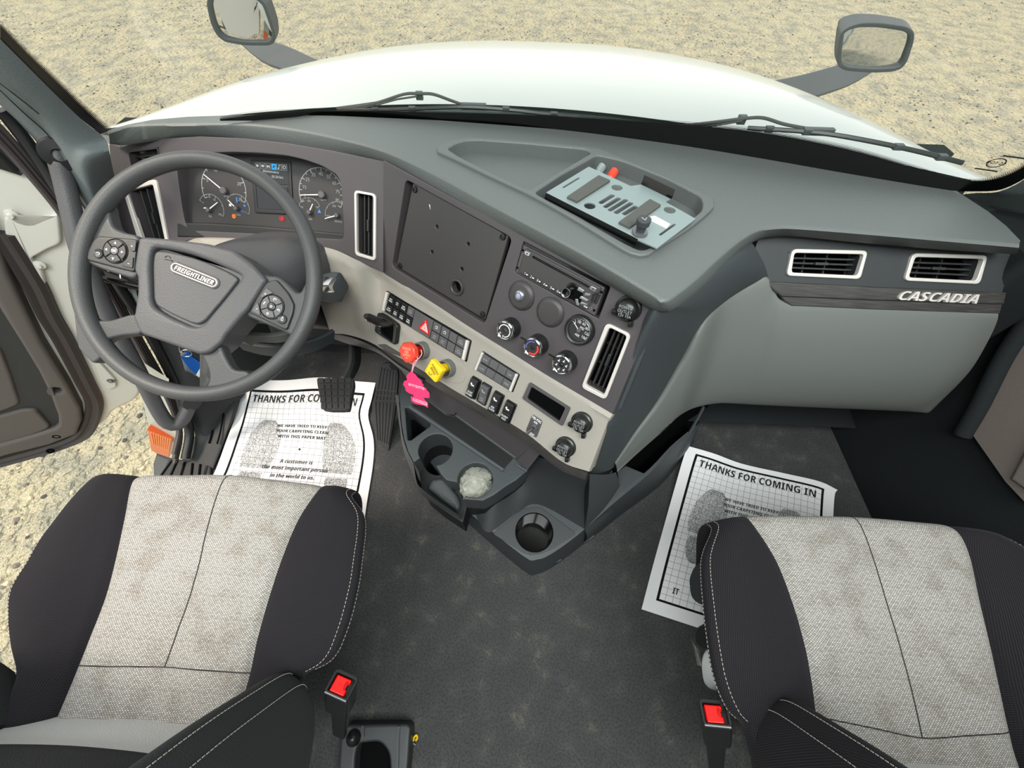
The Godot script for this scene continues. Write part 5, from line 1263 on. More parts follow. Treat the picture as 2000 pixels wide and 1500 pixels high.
# ---------------------------------------------------------------- steering wheel, column and stalks
func wheel() -> void:
	var x := fr(Vector3(-0.613, 0.744, -0.538), Vector3(0.999090, 0.000000, -0.042653), Vector3(-0.035265, 0.562514, -0.826035))
	var w := thing("steering_wheel", "large dark grey four-spoke steering wheel with a silver oval name badge", "steering wheel", x)
	var s := sh()
	var rim := PackedVector3Array()
	for k in 96: rim.append(Vector3(cos(TAU * k / 96), sin(TAU * k / 96), 0) * 0.2205)
	var prof := PackedVector2Array()
	for k in 20: prof.append(Vector2(cos(TAU * k / 20) * 0.0145, sin(TAU * k / 20) * 0.0155))
	s.sweep(rim, prof, true, Vector3.BACK)
	part("rim", s, M.wheel_grip, w)
	# spokes
	var sp := [
		quadr(v2([-0.188, 0.149, -0.1689, 0.1377, -0.1663, 0.1184, -0.16, 0.0934, -0.1427, 0.0849, -0.1128, 0.0785, -0.1063, 0.0611, -0.1188, -0.005, -0.1862, 0.0157, -0.2189, 0.0309, -0.2262, 0.0541, -0.2137, 0.1083]), 0.012, 3),
		quadr(v2([-0.2378, -0.0466, -0.2188, -0.0679, -0.1996, -0.0814, -0.1685, -0.0821, -0.1255, -0.069, -0.107, -0.0747, -0.1104, -0.109, -0.1397, -0.1103, -0.1651, -0.1154, -0.1807, -0.1224, -0.1858, -0.1361, -0.1851, -0.1538, -0.2009, -0.1657, -0.2296, -0.1345]), 0.008, 3),
		quadr(v2([-0.0049, -0.1326, 0.0384, -0.1204, 0.048, -0.148, 0.0635, -0.1755, 0.091, -0.1753, 0.1008, -0.1931, 0.0612, -0.2191, 0.002, -0.2275, -0.0057, -0.2196, 0.0121, -0.2056, 0.0181, -0.1897, 0.0144, -0.168, 0.0019, -0.1424]), 0.012, 3),
		quadr(v2([0.1048, 0.0147, 0.1281, 0.0051, 0.1496, 0.0053, 0.169, -0.0101, 0.1846, -0.0265, 0.1924, -0.0255, 0.2062, 0.001, 0.2198, -0.0135, 0.2137, -0.0723, 0.192, -0.1195, 0.1685, -0.104, 0.0847, -0.0695, 0.083, -0.0343]), 0.010, 3)]
	for o in sp:
		s = sh()
		s.slab(o, -0.022, -0.001, 0.005)
		part("spoke", s, M.wheel_grip, w)
	# padded centre with a sunken shield
	s = sh()
	var hub := quadr(v2([-0.1015, 0.0716, -0.0873, 0.0727, -0.0437, 0.0694, 0.0247, 0.0615, 0.0761, 0.0487, 0.1102, 0.0224, 0.1349, -0.006, 0.0962, -0.0648, 0.0595, -0.1064, 0.0478, -0.1258, 0.0266, -0.1433, 0.0093, -0.1463, -0.0288, -0.1331, -0.1011, -0.1078, -0.1085, -0.0934, -0.1149, -0.0763, -0.112, -0.0705, -0.1058, -0.0312, -0.1054, -0.0007, -0.1109, 0.0078, -0.1108, 0.0183, -0.1046, 0.0564]), 0.007, 3)
	var shield := quadr(v2([-0.078, 0.0535, -0.0494, 0.051, -0.0095, 0.0428, 0.0305, 0.0289, 0.0724, 0.0111, 0.0915, 0.0007, 0.0547, -0.0447, 0.0179, -0.0892, 0.0044, -0.0951, -0.0109, -0.0924, -0.0509, -0.0744, -0.0765, -0.0583, -0.0821, -0.043, -0.0831, 0.0268]), 0.02, 4)
	s.slab(hub, -0.045, 0.010, 0.007, [shield])
	part("horn_pad", s, M.wheel_pad, w)
	s = sh()
	s.slab(quadr(v2([-0.0788, 0.0501, -0.053, 0.0475, -0.0128, 0.0392, 0.0255, 0.0262, 0.0638, 0.0082, 0.0791, -0.0022, 0.048, -0.042, 0.0129, -0.0829, 0.0013, -0.0888, -0.0122, -0.0861, -0.0505, -0.069, -0.0772, -0.0538, -0.0819, -0.0403, -0.0829, 0.026]), 0.016, 4), -0.03, 0.002, 0.004)
	s.slab(quadr(v2([-0.0892, 0.0605, 0.0907, 0.0075, 0.0127, -0.1004, -0.0946, -0.0626]), 0.02), -0.04, -0.004)
	part("shield_panel", s, M.wheel_pad, w)
	# badge: silver oval with raised letters
	var a := Vector2(-0.0359, 0.0166)
	var b := Vector2(0.0323, -0.0104)
	var mid := (a + b) / 2
	var ang := (b - a).angle()
	var half := (b - a).length() / 2
	var cap := PackedVector2Array()
	var capin := PackedVector2Array()
	for k in 24:
		var t := TAU * k / 24
		var dirv := Vector2(cos(t), sin(t))
		cap.append(Vector2(half * signf(cos(t)) if absf(cos(t)) > 0.02 else 0.0, 0) + dirv * 0.0092)
		capin.append(Vector2(half * signf(cos(t)) if absf(cos(t)) > 0.02 else 0.0, 0) + dirv * 0.0066)
	s = sh(at2(mid, 0.002, ang))
	s.slab(Sh.inset(cap, -0.0025), 0, 0.0015, 0.001)
	var badge := part("badge", s, M.wheel_grip, w)
	s = sh(at2(mid, 0.002, ang))
	s.slab(cap, 0, 0.005, 0.0015, [capin])
	part("badge_rim", s, M.silver, badge)
	s = sh(at2(mid, 0.002, ang))
	s.slab(capin, 0, 0.0025)
	part("badge_ground", s, M.seal, badge)
	s = sh(at2(mid, 0.002, ang))
	s.text("FREIGHTLINER", 0.0085, Vector2(0, 0), 0.0024, 0.0016, "bold", 0.92, 0.2)
	var lo := INF
	var hi := -INF
	var inv := s.xf.affine_inverse()
	for i in s.p.size():
		s.p[i] = inv * s.p[i]
		lo = minf(lo, s.p[i].x); hi = maxf(hi, s.p[i].x)
	for i in s.p.size(): s.p[i] = s.xf * Vector3((s.p[i].x - (lo + hi) / 2) * (half * 2 + 0.004) / (hi - lo), s.p[i].y, s.p[i].z)
	part("badge_lettering", s, M.silver, badge)
	s = sh(at2(Vector2(-0.0534, 0.0338), 0.0022, -0.15))
	s.slab(arc(0.005, 0.0058, 0.2, 2.9, 10), 0, 0.0004); s.slab(rect(0.016, 0.0008, 0, 1, Vector2(0.002, -0.002)), 0, 0.0004); s.slab(rect(0.004, 0.0008, 0, 1, Vector2(0.009, -0.004)), 0, 0.0004)
	s.slab(rect(0.003, 0.0008, 0, 1, Vector2(0.047, -0.012)), 0, 0.0004)
	part("horn_symbol", s, M.hole, w)
	# thumb pads
	pod(w, v2([-0.1806, 0.0751, -0.1463, 0.0726, -0.1082, 0.0692, -0.1125, 0.0386, -0.1157, 0.0079, -0.1614, 0.0189, -0.2041, 0.03, -0.201, 0.0472, -0.1912, 0.0674]), Vector2(-0.1484, 0.0465), Vector2(-0.1797, 0.0414), true)
	pod(w, v2([0.1295, -0.009, 0.1497, -0.002, 0.1727, -0.0288, 0.1832, -0.0499, 0.1802, -0.0683, 0.1684, -0.0993, 0.1319, -0.0822, 0.0983, -0.0661, 0.1129, -0.0361]), Vector2(0.1427, -0.0548), Vector2(0.1617, -0.0782), false)
	# steering column shroud
	var c := thing("steering_column", "dark grey steering column shroud behind the steering wheel", "steering column")
	s = sh()
	var rows := []
	var cs := v3([-0.612, 0.715, -0.552, -0.61, 0.675, -0.60, -0.605, 0.64, -0.68, -0.60, 0.60, -0.76, -0.60, 0.56, -0.84])
	var sizes := [[0.060, 0.050], [0.100, 0.060], [0.118, 0.066], [0.118, 0.066], [0.112, 0.064]]
	for i in 5:
		var row := PackedVector3Array()
		for k in 28:
			var t := TAU * k / 28
			var cx: float = signf(cos(t)) * pow(absf(cos(t)), 0.7) * sizes[i][0]
			var cy: float = signf(sin(t)) * pow(absf(sin(t)), 0.7) * sizes[i][1]
			row.append(cs[i] + Vector3(cx, 0, 0) + Vector3(0, 0.82, -0.57) * cy)
		rows.append(row)
	s.loft(skin(rows, 4, 1), Vector3.ZERO, true)
	part("upper_cover", s, M.wheel_pad, c, Transform3D(), 60.0)
	s = sh()
	s.sweep(smooth3(v3([-0.612, 0.68, -0.56, -0.61, 0.50, -0.70, -0.605, 0.30, -0.86, -0.60, 0.14, -1.0]), 14), quadr(v2([-0.055, -0.05, 0.055, -0.05, 0.055, 0.05, -0.055, 0.05]), 0.03))
	part("lower_cover", s, M.black, c)
	s = sh()
	s.sweep(smooth3(v3([-0.6216, 0.5587, -0.5352, -0.5895, 0.579, -0.5306, -0.5486, 0.5866, -0.5249, -0.5193, 0.5888, -0.5291, -0.5042, 0.5792, -0.5515, -0.5068, 0.549, -0.5967]), 20), quadr(v2([-0.006, -0.012, 0.006, -0.012, 0.006, 0.012, -0.006, 0.012]), 0.003))
	part("tilt_lever", s, M.magnet, c)
	s = sh()
	s.sweep(smooth3(v3([-0.7102, 0.4757, -0.5887, -0.6507, 0.4771, -0.5741, -0.586, 0.4765, -0.5747, -0.5262, 0.47, -0.603, -0.5005, 0.4517, -0.6491]), 20), quadr(v2([-0.006, -0.02, 0.006, -0.02, 0.006, 0.02, -0.006, 0.02]), 0.004))
	part("lower_rim", s, M.side, c)
	# gear lever on the right, indicator stalk on the left
	var g := thing("gear_stalk", "dark gear stalk with a chrome end right of the steering wheel", "stalk")
	s = sh()
	s.sweep(smooth3(v3([-0.5865, 0.5674, -0.6964, -0.5371, 0.5868, -0.6909, -0.4812, 0.6098, -0.6726, -0.4544, 0.617, -0.6661]), 12), ring(0.016, 16), false, Vector3.UP, [0.8, 0.8, 0.82, 0.85, 0.9, 0.95, 1.0, 1.05, 1.1, 1.1, 1.1, 1.1])
	part("stalk_arm", s, M.key_black, g)
	s = sh()
	s.sweep(v3([-0.4684, 0.6123, -0.6585, -0.4468, 0.6167, -0.6566, -0.4301, 0.6211, -0.6546, -0.4197, 0.6226, -0.6535, -0.4157, 0.6233, -0.6529]), quadr(v2([-0.030, -0.026, 0.030, -0.026, 0.030, 0.026, -0.030, 0.026]), 0.014), false, Vector3.UP, [0.86, 0.98, 1.0, 0.95, 0.7])
	part("stalk_grip", s, M.side, g)
	s = sh()
	s.sweep(v3([-0.4524, 0.6359, -0.6456, -0.4382, 0.6395, -0.6424, -0.4224, 0.6425, -0.6401]), quadr(v2([-0.017, -0.012, 0.017, -0.012, 0.017, 0.012, -0.017, 0.012]), 0.006), false, Vector3.UP, [0.95, 1.0, 0.95])
	part("chrome_band", s, M.chrome, g)
	s = sh(fr(Vector3(-0.5262, 0.6055, -0.6556), Vector3(0.9, -0.1, -0.3).normalized(), Vector3(0.2, 0.8, -0.5).normalized()))
	s.slab(ring(0.006, 16), 0, 0.001, 0, [ring(0.0045, 16)]); s.slab(rect(0.002, 0.006), 0, 0.001)
	part("park_symbol", s, M.grey_print, g)
	var l := thing("indicator_stalk", "black indicator stalk with a silver end left of the steering wheel", "stalk")
	s = sh()
	s.sweep(v3([-1.095, 0.5581, -0.7423, -1.0667, 0.5575, -0.7329, -1.0161, 0.5585, -0.7173, -0.9582, 0.5555, -0.705, -0.8897, 0.5562, -0.6896]), quadr(v2([-0.020, -0.012, 0.020, -0.012, 0.020, 0.012, -0.020, 0.012]), 0.007), false, Vector3.UP, [0.9, 1.0, 1.0, 0.9, 0.8])
	part("stalk_body", s, M.gloss_black, l)
	s = sh()
	s.sweep(v3([-1.082, 0.5706, -0.7343, -1.0805, 0.5678, -0.73, -1.0783, 0.5642, -0.7246]), quadr(v2([-0.004, -0.014, 0.004, -0.014, 0.004, 0.014, -0.004, 0.014]), 0.002), false, Vector3.UP)
	s.sweep(v3([-1.0073, 0.5856, -0.7172, -1.0056, 0.5801, -0.7086, -1.0061, 0.5745, -0.7037]), ring(0.002, 8))
	part("stalk_trim", s, M.satin, l)
	s = sh(fr(Vector3(-1.0357, 0.5874, -0.7192), Vector3(0.95, -0.2, -0.2).normalized(), Vector3(0.2, 0.8, -0.5).normalized()))
	s.slab(arc(0.003, 0.0042, -2.9, -0.2, 8), 0, 0.001); s.slab(ring(0.0014, 8, Vector2(0.012, -0.001)), 0, 0.001); s.slab(v2([0.05, -0.018, 0.055, -0.0195, 0.05, -0.021]), 0, 0.001)
	part("stalk_symbols", s, M.white_print, l)
func pod(w: Node3D, outline: PackedVector2Array, c: Vector2, small: Vector2, left: bool) -> void:
	var s := sh()
	s.slab(quadr(outline, 0.006), -0.012, 0.004, 0.003)
	var p := part("switch_pod", s, M.button, w)
	s = sh(at2(c))
	var r := 0.0215
	s.lathe(v2([r, 0.003, r + 0.0012, 0.0058, r + 0.0022, 0.0045, r + 0.0026, 0.003]), 40)
	part("pad_ring", s, M.key_black, p)
	var base := 0.62 if left else 0.30
	for k in 4:
		var a0 := base + TAU * k / 4 + 0.06
		var a1 := base + TAU * (k + 1) / 4 - 0.06
		s = sh(at2(c))
		s.slab(arc(0.0082, r - 0.0008, a0, a1, 10), 0.003, 0.0068, 0.001)
		var key := part("pad_key", s, M.button if left else M.button_grey, p)
		var m := Vector2.from_angle((a0 + a1) / 2) * 0.0148
		s = sh(at2(c + m, 0.0068, (a0 + a1) / 2 - PI / 2))
		if left: s.slab(v2([-0.0024, -0.0018, 0.0024, -0.0018, 0.0, 0.0026]), 0, 0.0005)
		elif k == 0: s.slab(arc(0.0018, 0.003, 0.0, 4.4, 10), 0, 0.0005)
		elif k == 1: s.slab(v2([-0.003, -0.0008, 0.003, -0.0016, 0.003, 0.0, -0.003, 0.0012]), 0, 0.0005)
		elif k == 2: s.slab(ring(0.0022, 12), 0, 0.0005, 0, [ring(0.0013, 12)])
		else: s.slab(arc(0.0014, 0.0026, 1.0, 5.2, 10), 0, 0.0005)
		part("key_symbol", s, M.white_print, key)
	s = sh(at2(c))
	s.lathe(v2([0.0, 0.0072, 0.0045, 0.0078, 0.0068, 0.0072, 0.0074, 0.005, 0.0074, 0.003]), 28)
	var ok := part("ok_button", s, M.button_grey if left else M.key_black, p)
	s = sh(at2(c, 0.0074, -0.12 if left else -0.4))
	if left: s.text("OK", 0.0045, Vector2.ZERO, 0, 0.0006, "bold", 1.0)
	else: s.slab(ring(0.0025, 12), 0, 0.0006, 0, [ring(0.0014, 12)])
	part("button_symbol", s, M.white_print, ok)
	s = sh(at2(small))
	s.lathe(v2([0.0, 0.0042, 0.006, 0.0048, 0.0082, 0.0062, 0.0090, 0.0050, 0.0090, 0.003]), 28)
	var b := part("round_button", s, M.button, p)
	s = sh(at2(small, 0.0046))
	if left: s.slab(arc(0.0016, 0.0026, -1.6, 1.6, 8), 0, 0.0006); s.slab(rect(0.0045, 0.001, 0, 1, Vector2(-0.002, 0.002)), 0, 0.0006)
	else: s.slab(rect(0.004, 0.0055, 0.001), 0, 0.0006, 0, [rect(0.0026, 0.0040)]); s.slab(rect(0.004, 0.001, 0, 1, Vector2(0.001, 0.0042)), 0, 0.0006)
	part("button_symbol", s, M.white_print, b)
	var tri := [quadr(v2([-0.1263, 0.0657, -0.1083, 0.064, -0.1114, 0.0459, -0.118, 0.0458]), 0.002), quadr(v2([-0.1144, 0.0354, -0.1165, 0.0144, -0.1364, 0.019]), 0.002)] if left else [quadr(v2([0.1329, -0.0195, 0.1462, -0.0289, 0.1328, -0.0338, 0.1241, -0.0387, 0.1213, -0.0349]), 0.002), quadr(v2([0.1164, -0.0464, 0.1192, -0.056, 0.121, -0.0713, 0.1048, -0.0628]), 0.002)]
	for k in 2:
		s = sh()
		s.slab(tri[k], 0.002, 0.0062, 0.001)
		var key := part("corner_key", s, M.button if left else M.button_grey, p)
		var cc := Vector2()
		for q in tri[k]: cc += q / tri[k].size()
		s = sh(at2(cc, 0.0062, -0.15 if left else 0.6))
		s.slab(rect(0.0036, 0.0007), 0, 0.0005)
		if k == 0: s.slab(rect(0.0007, 0.0036), 0, 0.0005)
		part("key_symbol", s, M.white_print, key)


# ---------------------------------------------------------------- console, floor mats and pedals
func console() -> void:
	var c := thing("floor_console", "dark grey centre console with three round cup holders below the switch panel", "console")
	var x := Transform3D(FLAT, Vector3.ZERO)
	# upper tray with two cup holders and an open front
	var cup1 := xz(PackedVector3Array([Vector3(-0.2074, 0.31, -0.3961)]))[0]
	var cup2 := xz(PackedVector3Array([Vector3(-0.0958, 0.31, -0.3193)]))[0]
	var rc := 0.0445
	var s := sh(x)
	var rimo := xz(v3([-0.3353, 0.31, -0.5555, -0.326, 0.31, -0.5174, -0.3106, 0.31, -0.4622, -0.2956, 0.31, -0.4218, -0.2778, 0.31, -0.3862, -0.2578, 0.31, -0.3576]))
	var c1 := PackedVector2Array()
	# the front notch joins both cups: the outline runs round each cup's inner side
	for k in 21:
		var t := deg_to_rad(-145.0 - 295.0 * k / 20.0)
		c1.append(cup1 + Vector2.from_angle(t) * rc)
	var c2 := PackedVector2Array()
	for k in 21:
		var t := deg_to_rad(-168.0 - 308.0 * k / 20.0)
		c2.append(cup2 + Vector2.from_angle(t) * rc)
	var outline := rimo.duplicate()
	outline.append_array(c1)
	outline.append_array(xz(v3([-0.1821, 0.31, -0.3272, -0.1674, 0.31, -0.3146])))
	outline.append_array(c2)
	outline.append_array(xz(v3([-0.1186, 0.31, -0.2695, -0.0721, 0.31, -0.2679, -0.0445, 0.31, -0.2843, -0.018, 0.31, -0.306, 0.0069, 0.31, -0.3229, 0.0346, 0.31, -0.3497, 0.0394, 0.31, -0.3705, 0.0417, 0.31, -0.3903, -0.0218, 0.31, -0.4308, -0.1092, 0.31, -0.4879, -0.2189, 0.31, -0.5614, -0.2853, 0.31, -0.6054, -0.3168, 0.31, -0.6128, -0.3359, 0.31, -0.6028])))
	var pocket := quadr(xz(v3([-0.3118, 0.31, -0.5181, -0.2969, 0.31, -0.5156, -0.232, 0.31, -0.4692, -0.2324, 0.31, -0.4629, -0.2771, 0.31, -0.4183, -0.2855, 0.31, -0.4193])), 0.006, 3)
	s.slab(outline, 0.235, 0.31, 0.003, [pocket])
	var tray := part("cup_tray", s, M.side, c)
	# cup wells, lower front lip and outer skin
	var skirt := xz(v3([-0.3353, 0.31, -0.5555, -0.326, 0.31, -0.5174, -0.3106, 0.31, -0.4622, -0.2956, 0.31, -0.4218, -0.2778, 0.31, -0.3862, -0.2578, 0.31, -0.3576, -0.2452, 0.31, -0.3175, -0.2326, 0.31, -0.2971, -0.1885, 0.31, -0.2674, -0.1546, 0.31, -0.2481, -0.1241, 0.31, -0.2314, -0.1205, 0.31, -0.2533, -0.1186, 0.31, -0.2695, -0.0721, 0.31, -0.2679, -0.018, 0.31, -0.306, 0.0346, 0.31, -0.3497, 0.0417, 0.31, -0.3903, -0.1092, 0.31, -0.4879, -0.3168, 0.31, -0.6128]))
	s = sh(x)
	s.slab(skirt, 0.13, 0.236, 0.0, [ring(rc, 32, cup1), ring(rc, 32, cup2), pocket])
	part("cup_wells", s, M.black, tray)
	s = sh(x)
	s.slab(Sh.inset(skirt, -0.004 if Geometry2D.is_polygon_clockwise(skirt) else 0.004), 0.125, 0.14)
	part("well_floor", s, M.hole, tray)
	s = sh(x)
	s.slab(quadr(xz(v3([-0.1843, 0.25, -0.34, -0.165, 0.25, -0.3186, -0.1399, 0.25, -0.29, -0.1318, 0.25, -0.2667, -0.1394, 0.25, -0.2535, -0.1871, 0.25, -0.2838, -0.2246, 0.25, -0.309, -0.2227, 0.25, -0.3228, -0.2139, 0.25, -0.3358])), 0.01), 0.232, 0.258, 0.01)
	part("front_lip", s, M.side, tray)
	s = sh()
	var rowt := v3([-0.3386, 0.309, -0.556, -0.3278, 0.309, -0.5179, -0.3123, 0.309, -0.4626, -0.2973, 0.309, -0.4222, -0.2794, 0.309, -0.3865, -0.2591, 0.309, -0.3565, -0.2453, 0.309, -0.3165, -0.2326, 0.309, -0.2962, -0.1885, 0.309, -0.2665, -0.1546, 0.309, -0.2471, -0.124, 0.309, -0.2293])
	var rowm := v3([-0.3764, 0.23, -0.6022, -0.3597, 0.23, -0.5522, -0.3367, 0.23, -0.4848, -0.3181, 0.23, -0.4292, -0.2948, 0.23, -0.3843, -0.2725, 0.23, -0.3485, -0.2577, 0.23, -0.3208, -0.2383, 0.23, -0.2968, -0.2023, 0.23, -0.2755, -0.1661, 0.23, -0.2574, -0.1305, 0.23, -0.2384])
	var rowb := v3([-0.368, 0.14, -0.6021, -0.3504, 0.14, -0.5465, -0.3272, 0.14, -0.4765, -0.3038, 0.14, -0.419, -0.28, 0.14, -0.3722, -0.2567, 0.14, -0.3426, -0.2387, 0.14, -0.3239, -0.2183, 0.14, -0.3072, -0.1892, 0.14, -0.2883, -0.1638, 0.14, -0.2724, -0.1272, 0.14, -0.2546])
	s.loft(skin([rowt, rowm, rowb], 4, 3), Vector3(-0.5, 0.4, 0.6))
	part("outer_skin", s, M.side, tray, Transform3D(), 60.0)
	# slot and back panel under the switch panel
	s = sh()
	s.loft([v3([-0.295, 0.37, -0.5653, -0.246, 0.315, -0.5351, -0.1952, 0.312, -0.4984, -0.1666, 0.312, -0.4967, 0.0047, 0.312, -0.3806, 0.0049, 0.312, -0.3736, 0.032, 0.312, -0.3474]), v3([-0.3481, 0.3781, -0.6261, -0.2152, 0.3986, -0.5505, -0.166, 0.3988, -0.5162, -0.137, 0.3989, -0.496, 0.0294, 0.4067, -0.3862, 0.0419, 0.4058, -0.3766, 0.0659, 0.4096, -0.3631])], Vector3(-0.5, 0.2, 0.8))
	part("slot_back", s, M.face, c)
	s = sh()
	s.sweep(v3([-0.2483, 0.314, -0.5389, -0.1936, 0.314, -0.499]), v2([-0.002, -0.003, 0.002, -0.003, 0.002, 0.003, -0.002, 0.003]))
	s.sweep(v3([-0.1678, 0.314, -0.4971, 0.0033, 0.314, -0.3797]), v2([-0.002, -0.003, 0.002, -0.003, 0.002, 0.003, -0.002, 0.003]))
	s.sweep(v3([0.004, 0.314, -0.3617, 0.0332, 0.314, -0.3454]), v2([-0.002, -0.003, 0.002, -0.003, 0.002, 0.003, -0.002, 0.003]))
	s.sweep(v3([-0.2988, 0.315, -0.5159, -0.0265, 0.315, -0.3449]), v2([-0.0035, -0.004, 0.0035, -0.004, 0.0035, 0.004, -0.0035, 0.004]))
	part("slot_edge", s, M.plastic_out, c)
	s = sh()
	var q0 := v3([-0.2957, 0.3115, -0.5263, -0.2467, 0.3115, -0.5354, -0.1951, 0.3115, -0.4971, -0.1663, 0.3115, -0.4938, -0.0007, 0.3115, -0.3834, -0.0243, 0.3115, -0.3517])
	s.xf = x
	s.slab(xz(q0), 0.3102, 0.3115)
	part("slot_floor", s, M.black, c)
	s = sh()
	s.loft([v3([-0.1926, 0.345, -0.5122, -0.1922, 0.313, -0.4981]), v3([-0.1603, 0.345, -0.4979, -0.1662, 0.313, -0.4946]), v3([-0.1454, 0.36, -0.538, -0.1443, 0.35, -0.5197])], Vector3(-0.5, 0.2, 0.8))
	part("slot_divider", s, M.black, c)
	# pedestal down to the floor and the low step with the third cup holder
	var foot := v3([-0.2118, 0, -0.3393, -0.1898, 0, -0.3225, -0.1611, 0, -0.3016, 0.0345, 0, -0.1603, 0.083, 0, -0.1502, 0.1362, 0, -0.1759, 0.2202, 0, -0.237, 0.3425, 0, -0.3282, 0.4899, 0, -0.4348, 0.5754, 0, -0.5254, 0.6374, 0, -0.6015])
	var low := v3([-0.1684, 0.165, -0.3197, -0.1547, 0.165, -0.303, -0.1356, 0.165, -0.2869, 0.0303, 0.165, -0.1732, 0.0692, 0.165, -0.1639, 0.112, 0.165, -0.1819, 0.1859, 0.165, -0.2352, 0.2806, 0.165, -0.3164, 0.398, 0.165, -0.4114, 0.4746, 0.165, -0.4878, 0.5401, 0.165, -0.5423])
	s = sh()
	s.loft([fit3(foot, 3), fit3(mixrow(foot, low, 0.5), 3), fit3(mixrow(foot, low, 0.95), 3), fit3(low, 3), fit3(mixrow(low, low, 0, Vector3(0, 0.002, -0.012)), 3)], Vector3(0.2, 0.2, 0.9))
	part("base_skirt", s, M.side, c)
	var cup3 := xz(PackedVector3Array([Vector3(0.0622, 0.167, -0.2317)]))[0]
	var r3 := 0.051
	s = sh(x)
	s.slab(xz(v3([-0.326, 0.166, -0.4993, -0.1361, 0.166, -0.2923, 0.0301, 0.166, -0.178, 0.069, 0.166, -0.1699, 0.1093, 0.166, -0.1866, 0.1816, 0.166, -0.2361, 0.2106, 0.166, -0.2574, 0.2717, 0.166, -0.3157, 0.3855, 0.166, -0.4104, 0.2992, 0.166, -0.446, 0.0697, 0.166, -0.4349, -0.1683, 0.166, -0.507])), 0.10, 0.1665, 0.003, [ring(r3, 40, cup3)])
	part("low_step", s, M.side, c)
	s = sh(x)
	s.slab(quadr(xz(v3([-0.0496, 0.168, -0.2224, 0.0309, 0.168, -0.2925, 0.0763, 0.168, -0.3003, 0.1757, 0.168, -0.2328, 0.101, 0.168, -0.1859, 0.0715, 0.168, -0.1783, 0.0422, 0.168, -0.1745])), 0.008), 0.16, 0.1685, 0.001, [ring(r3, 40, cup3)])
	part("step_plate", s, M.face_dark, c)
	s = sh(Transform3D(FLAT, Vector3(cup3.x, 0, -cup3.y)))
	s.lathe(v2([r3, 0.169, r3 - 0.0015, 0.1712, r3 - 0.003, 0.169, r3 - 0.006, 0.075, 0.0, 0.073, 0.0, 0.070, r3, 0.072]), 48)
	part("cup_holder", s, M.gloss_black, c)
	# pedestal faces above the step
	var pt := v3([-0.055, 0.31, -0.3239, -0.0038, 0.31, -0.333, 0.0391, 0.31, -0.3859])
	pt.append_array(v3([0.1062, 0.4266, -0.3256, 0.1658, 0.4436, -0.2984]))
	var pb := v3([-0.0977, 0.165, -0.2637, -0.0595, 0.165, -0.2252, 0.0144, 0.165, -0.2786, 0.0736, 0.165, -0.3052, 0.1989, 0.165, -0.2451])
	s = sh()
	s.loft(skin([pt, mixrow(pt, pb, 0.5, Vector3(-0.005, 0, -0.03)), pb], 5, 5), Vector3(-0.5, 0.2, 0.8))
	part("pedestal_face", s, M.face_dark, c)
	var e0 := mixrow(PackedVector3Array([Vector3(0.1658, 0.4436, -0.2984), Vector3(0.269, 0.2787, -0.3683)]), v3([0, 0, 0, 0, 0, 0]), 0.0)
	var e1 := PackedVector3Array([Vector3(0.1989, 0.165, -0.2451), Vector3(0.3144, 0.1388, -0.37)])
	e0 = PackedVector3Array([e0[0], e0[0].lerp(e0[1], 0.5) + Vector3(0.004, 0, 0.004), e0[1]])
	e1 = PackedVector3Array([e1[0], e1[0].lerp(e1[1], 0.5) + Vector3(0.004, 0, 0.004), e1[1]])
	s = sh()
	s.loft([fit3(e0, 4), fit3(mixrow(e0, e1, 0.5, Vector3(0.003, 0, 0.003)), 4), fit3(e1, 4)], Vector3(0.6, 0.2, 0.7))
	e0 = PackedVector3Array([e1[0], e1[1]])
	e0.append_array(v3([0.3167, 0.1351, -0.3683, 0.3771, 0.0984, -0.4067, 0.4326, 0.0683, -0.4429, 0.4954, 0.0773, -0.4942, 0.5422, 0.1316, -0.544, 0.5556, 0.1914, -0.5689]))
	e1 = v3([0.2198, 0.002, -0.2366, 0.2812, 0.002, -0.2813, 0.3419, 0.002, -0.3277, 0.4047, 0.002, -0.3727, 0.4892, 0.002, -0.4341, 0.5483, 0.002, -0.4975, 0.598, 0.002, -0.554, 0.6452, 0.002, -0.625])
	s.loft(skin([e0, mixrow(e0, e1, 0.35, Vector3(0.008, 0, 0.006)), e1], 5, 4), Vector3(0.6, 0.2, 0.7))
	part("pedestal_side", s, M.side, c, Transform3D(), 60.0)
	s = sh()
	s.tube(smooth3(v3([0.3146, 0.1424, -0.3659, 0.3346, 0.1216, -0.3765, 0.4298, 0.0762, -0.44, 0.4922, 0.0851, -0.491, 0.5386, 0.139, -0.5403, 0.5481, 0.216, -0.5664, 0.547, 0.2767, -0.5802]), 30), 0.0045, 8)
	part("pocket_rim", s, M.plastic_out, c)
	s = sh()
	s.loft([v3([0.2745, 0.2211, -0.4001, 0.3454, 0.224, -0.4562, 0.4249, 0.238, -0.5218, 0.485, 0.2645, -0.5753, 0.606, 0.2007, -0.6545]), v3([0.3421, -0.0015, -0.3992, 0.4175, -0.0381, -0.4493, 0.5442, -0.0527, -0.5449, 0.6135, 0.0175, -0.6161, 0.6618, 0.1029, -0.6745])], Vector3(0.6, 0.2, 0.7))
	s.loft([v3([0.2751, 0.2712, -0.3713, 0.3144, 0.1388, -0.37]), v3([0.2766, 0.2186, -0.4011, 0.3338, 0.0189, -0.3975])], Vector3(0.6, 0.2, 0.7))
	part("pocket_inside", s, M.hole, c)
	s = sh()
	s.tube(smooth3(v3([0.2307, 0.2457, -0.3278, 0.2307, 0.2887, -0.3382, 0.2485, 0.285, -0.3512, 0.2637, 0.2422, -0.3528, 0.2611, 0.2056, -0.3419, 0.2441, 0.2077, -0.3291]), 30), 0.0012, 6, false)
	part("blank_outline", s, M.black, c)
	s = sh()
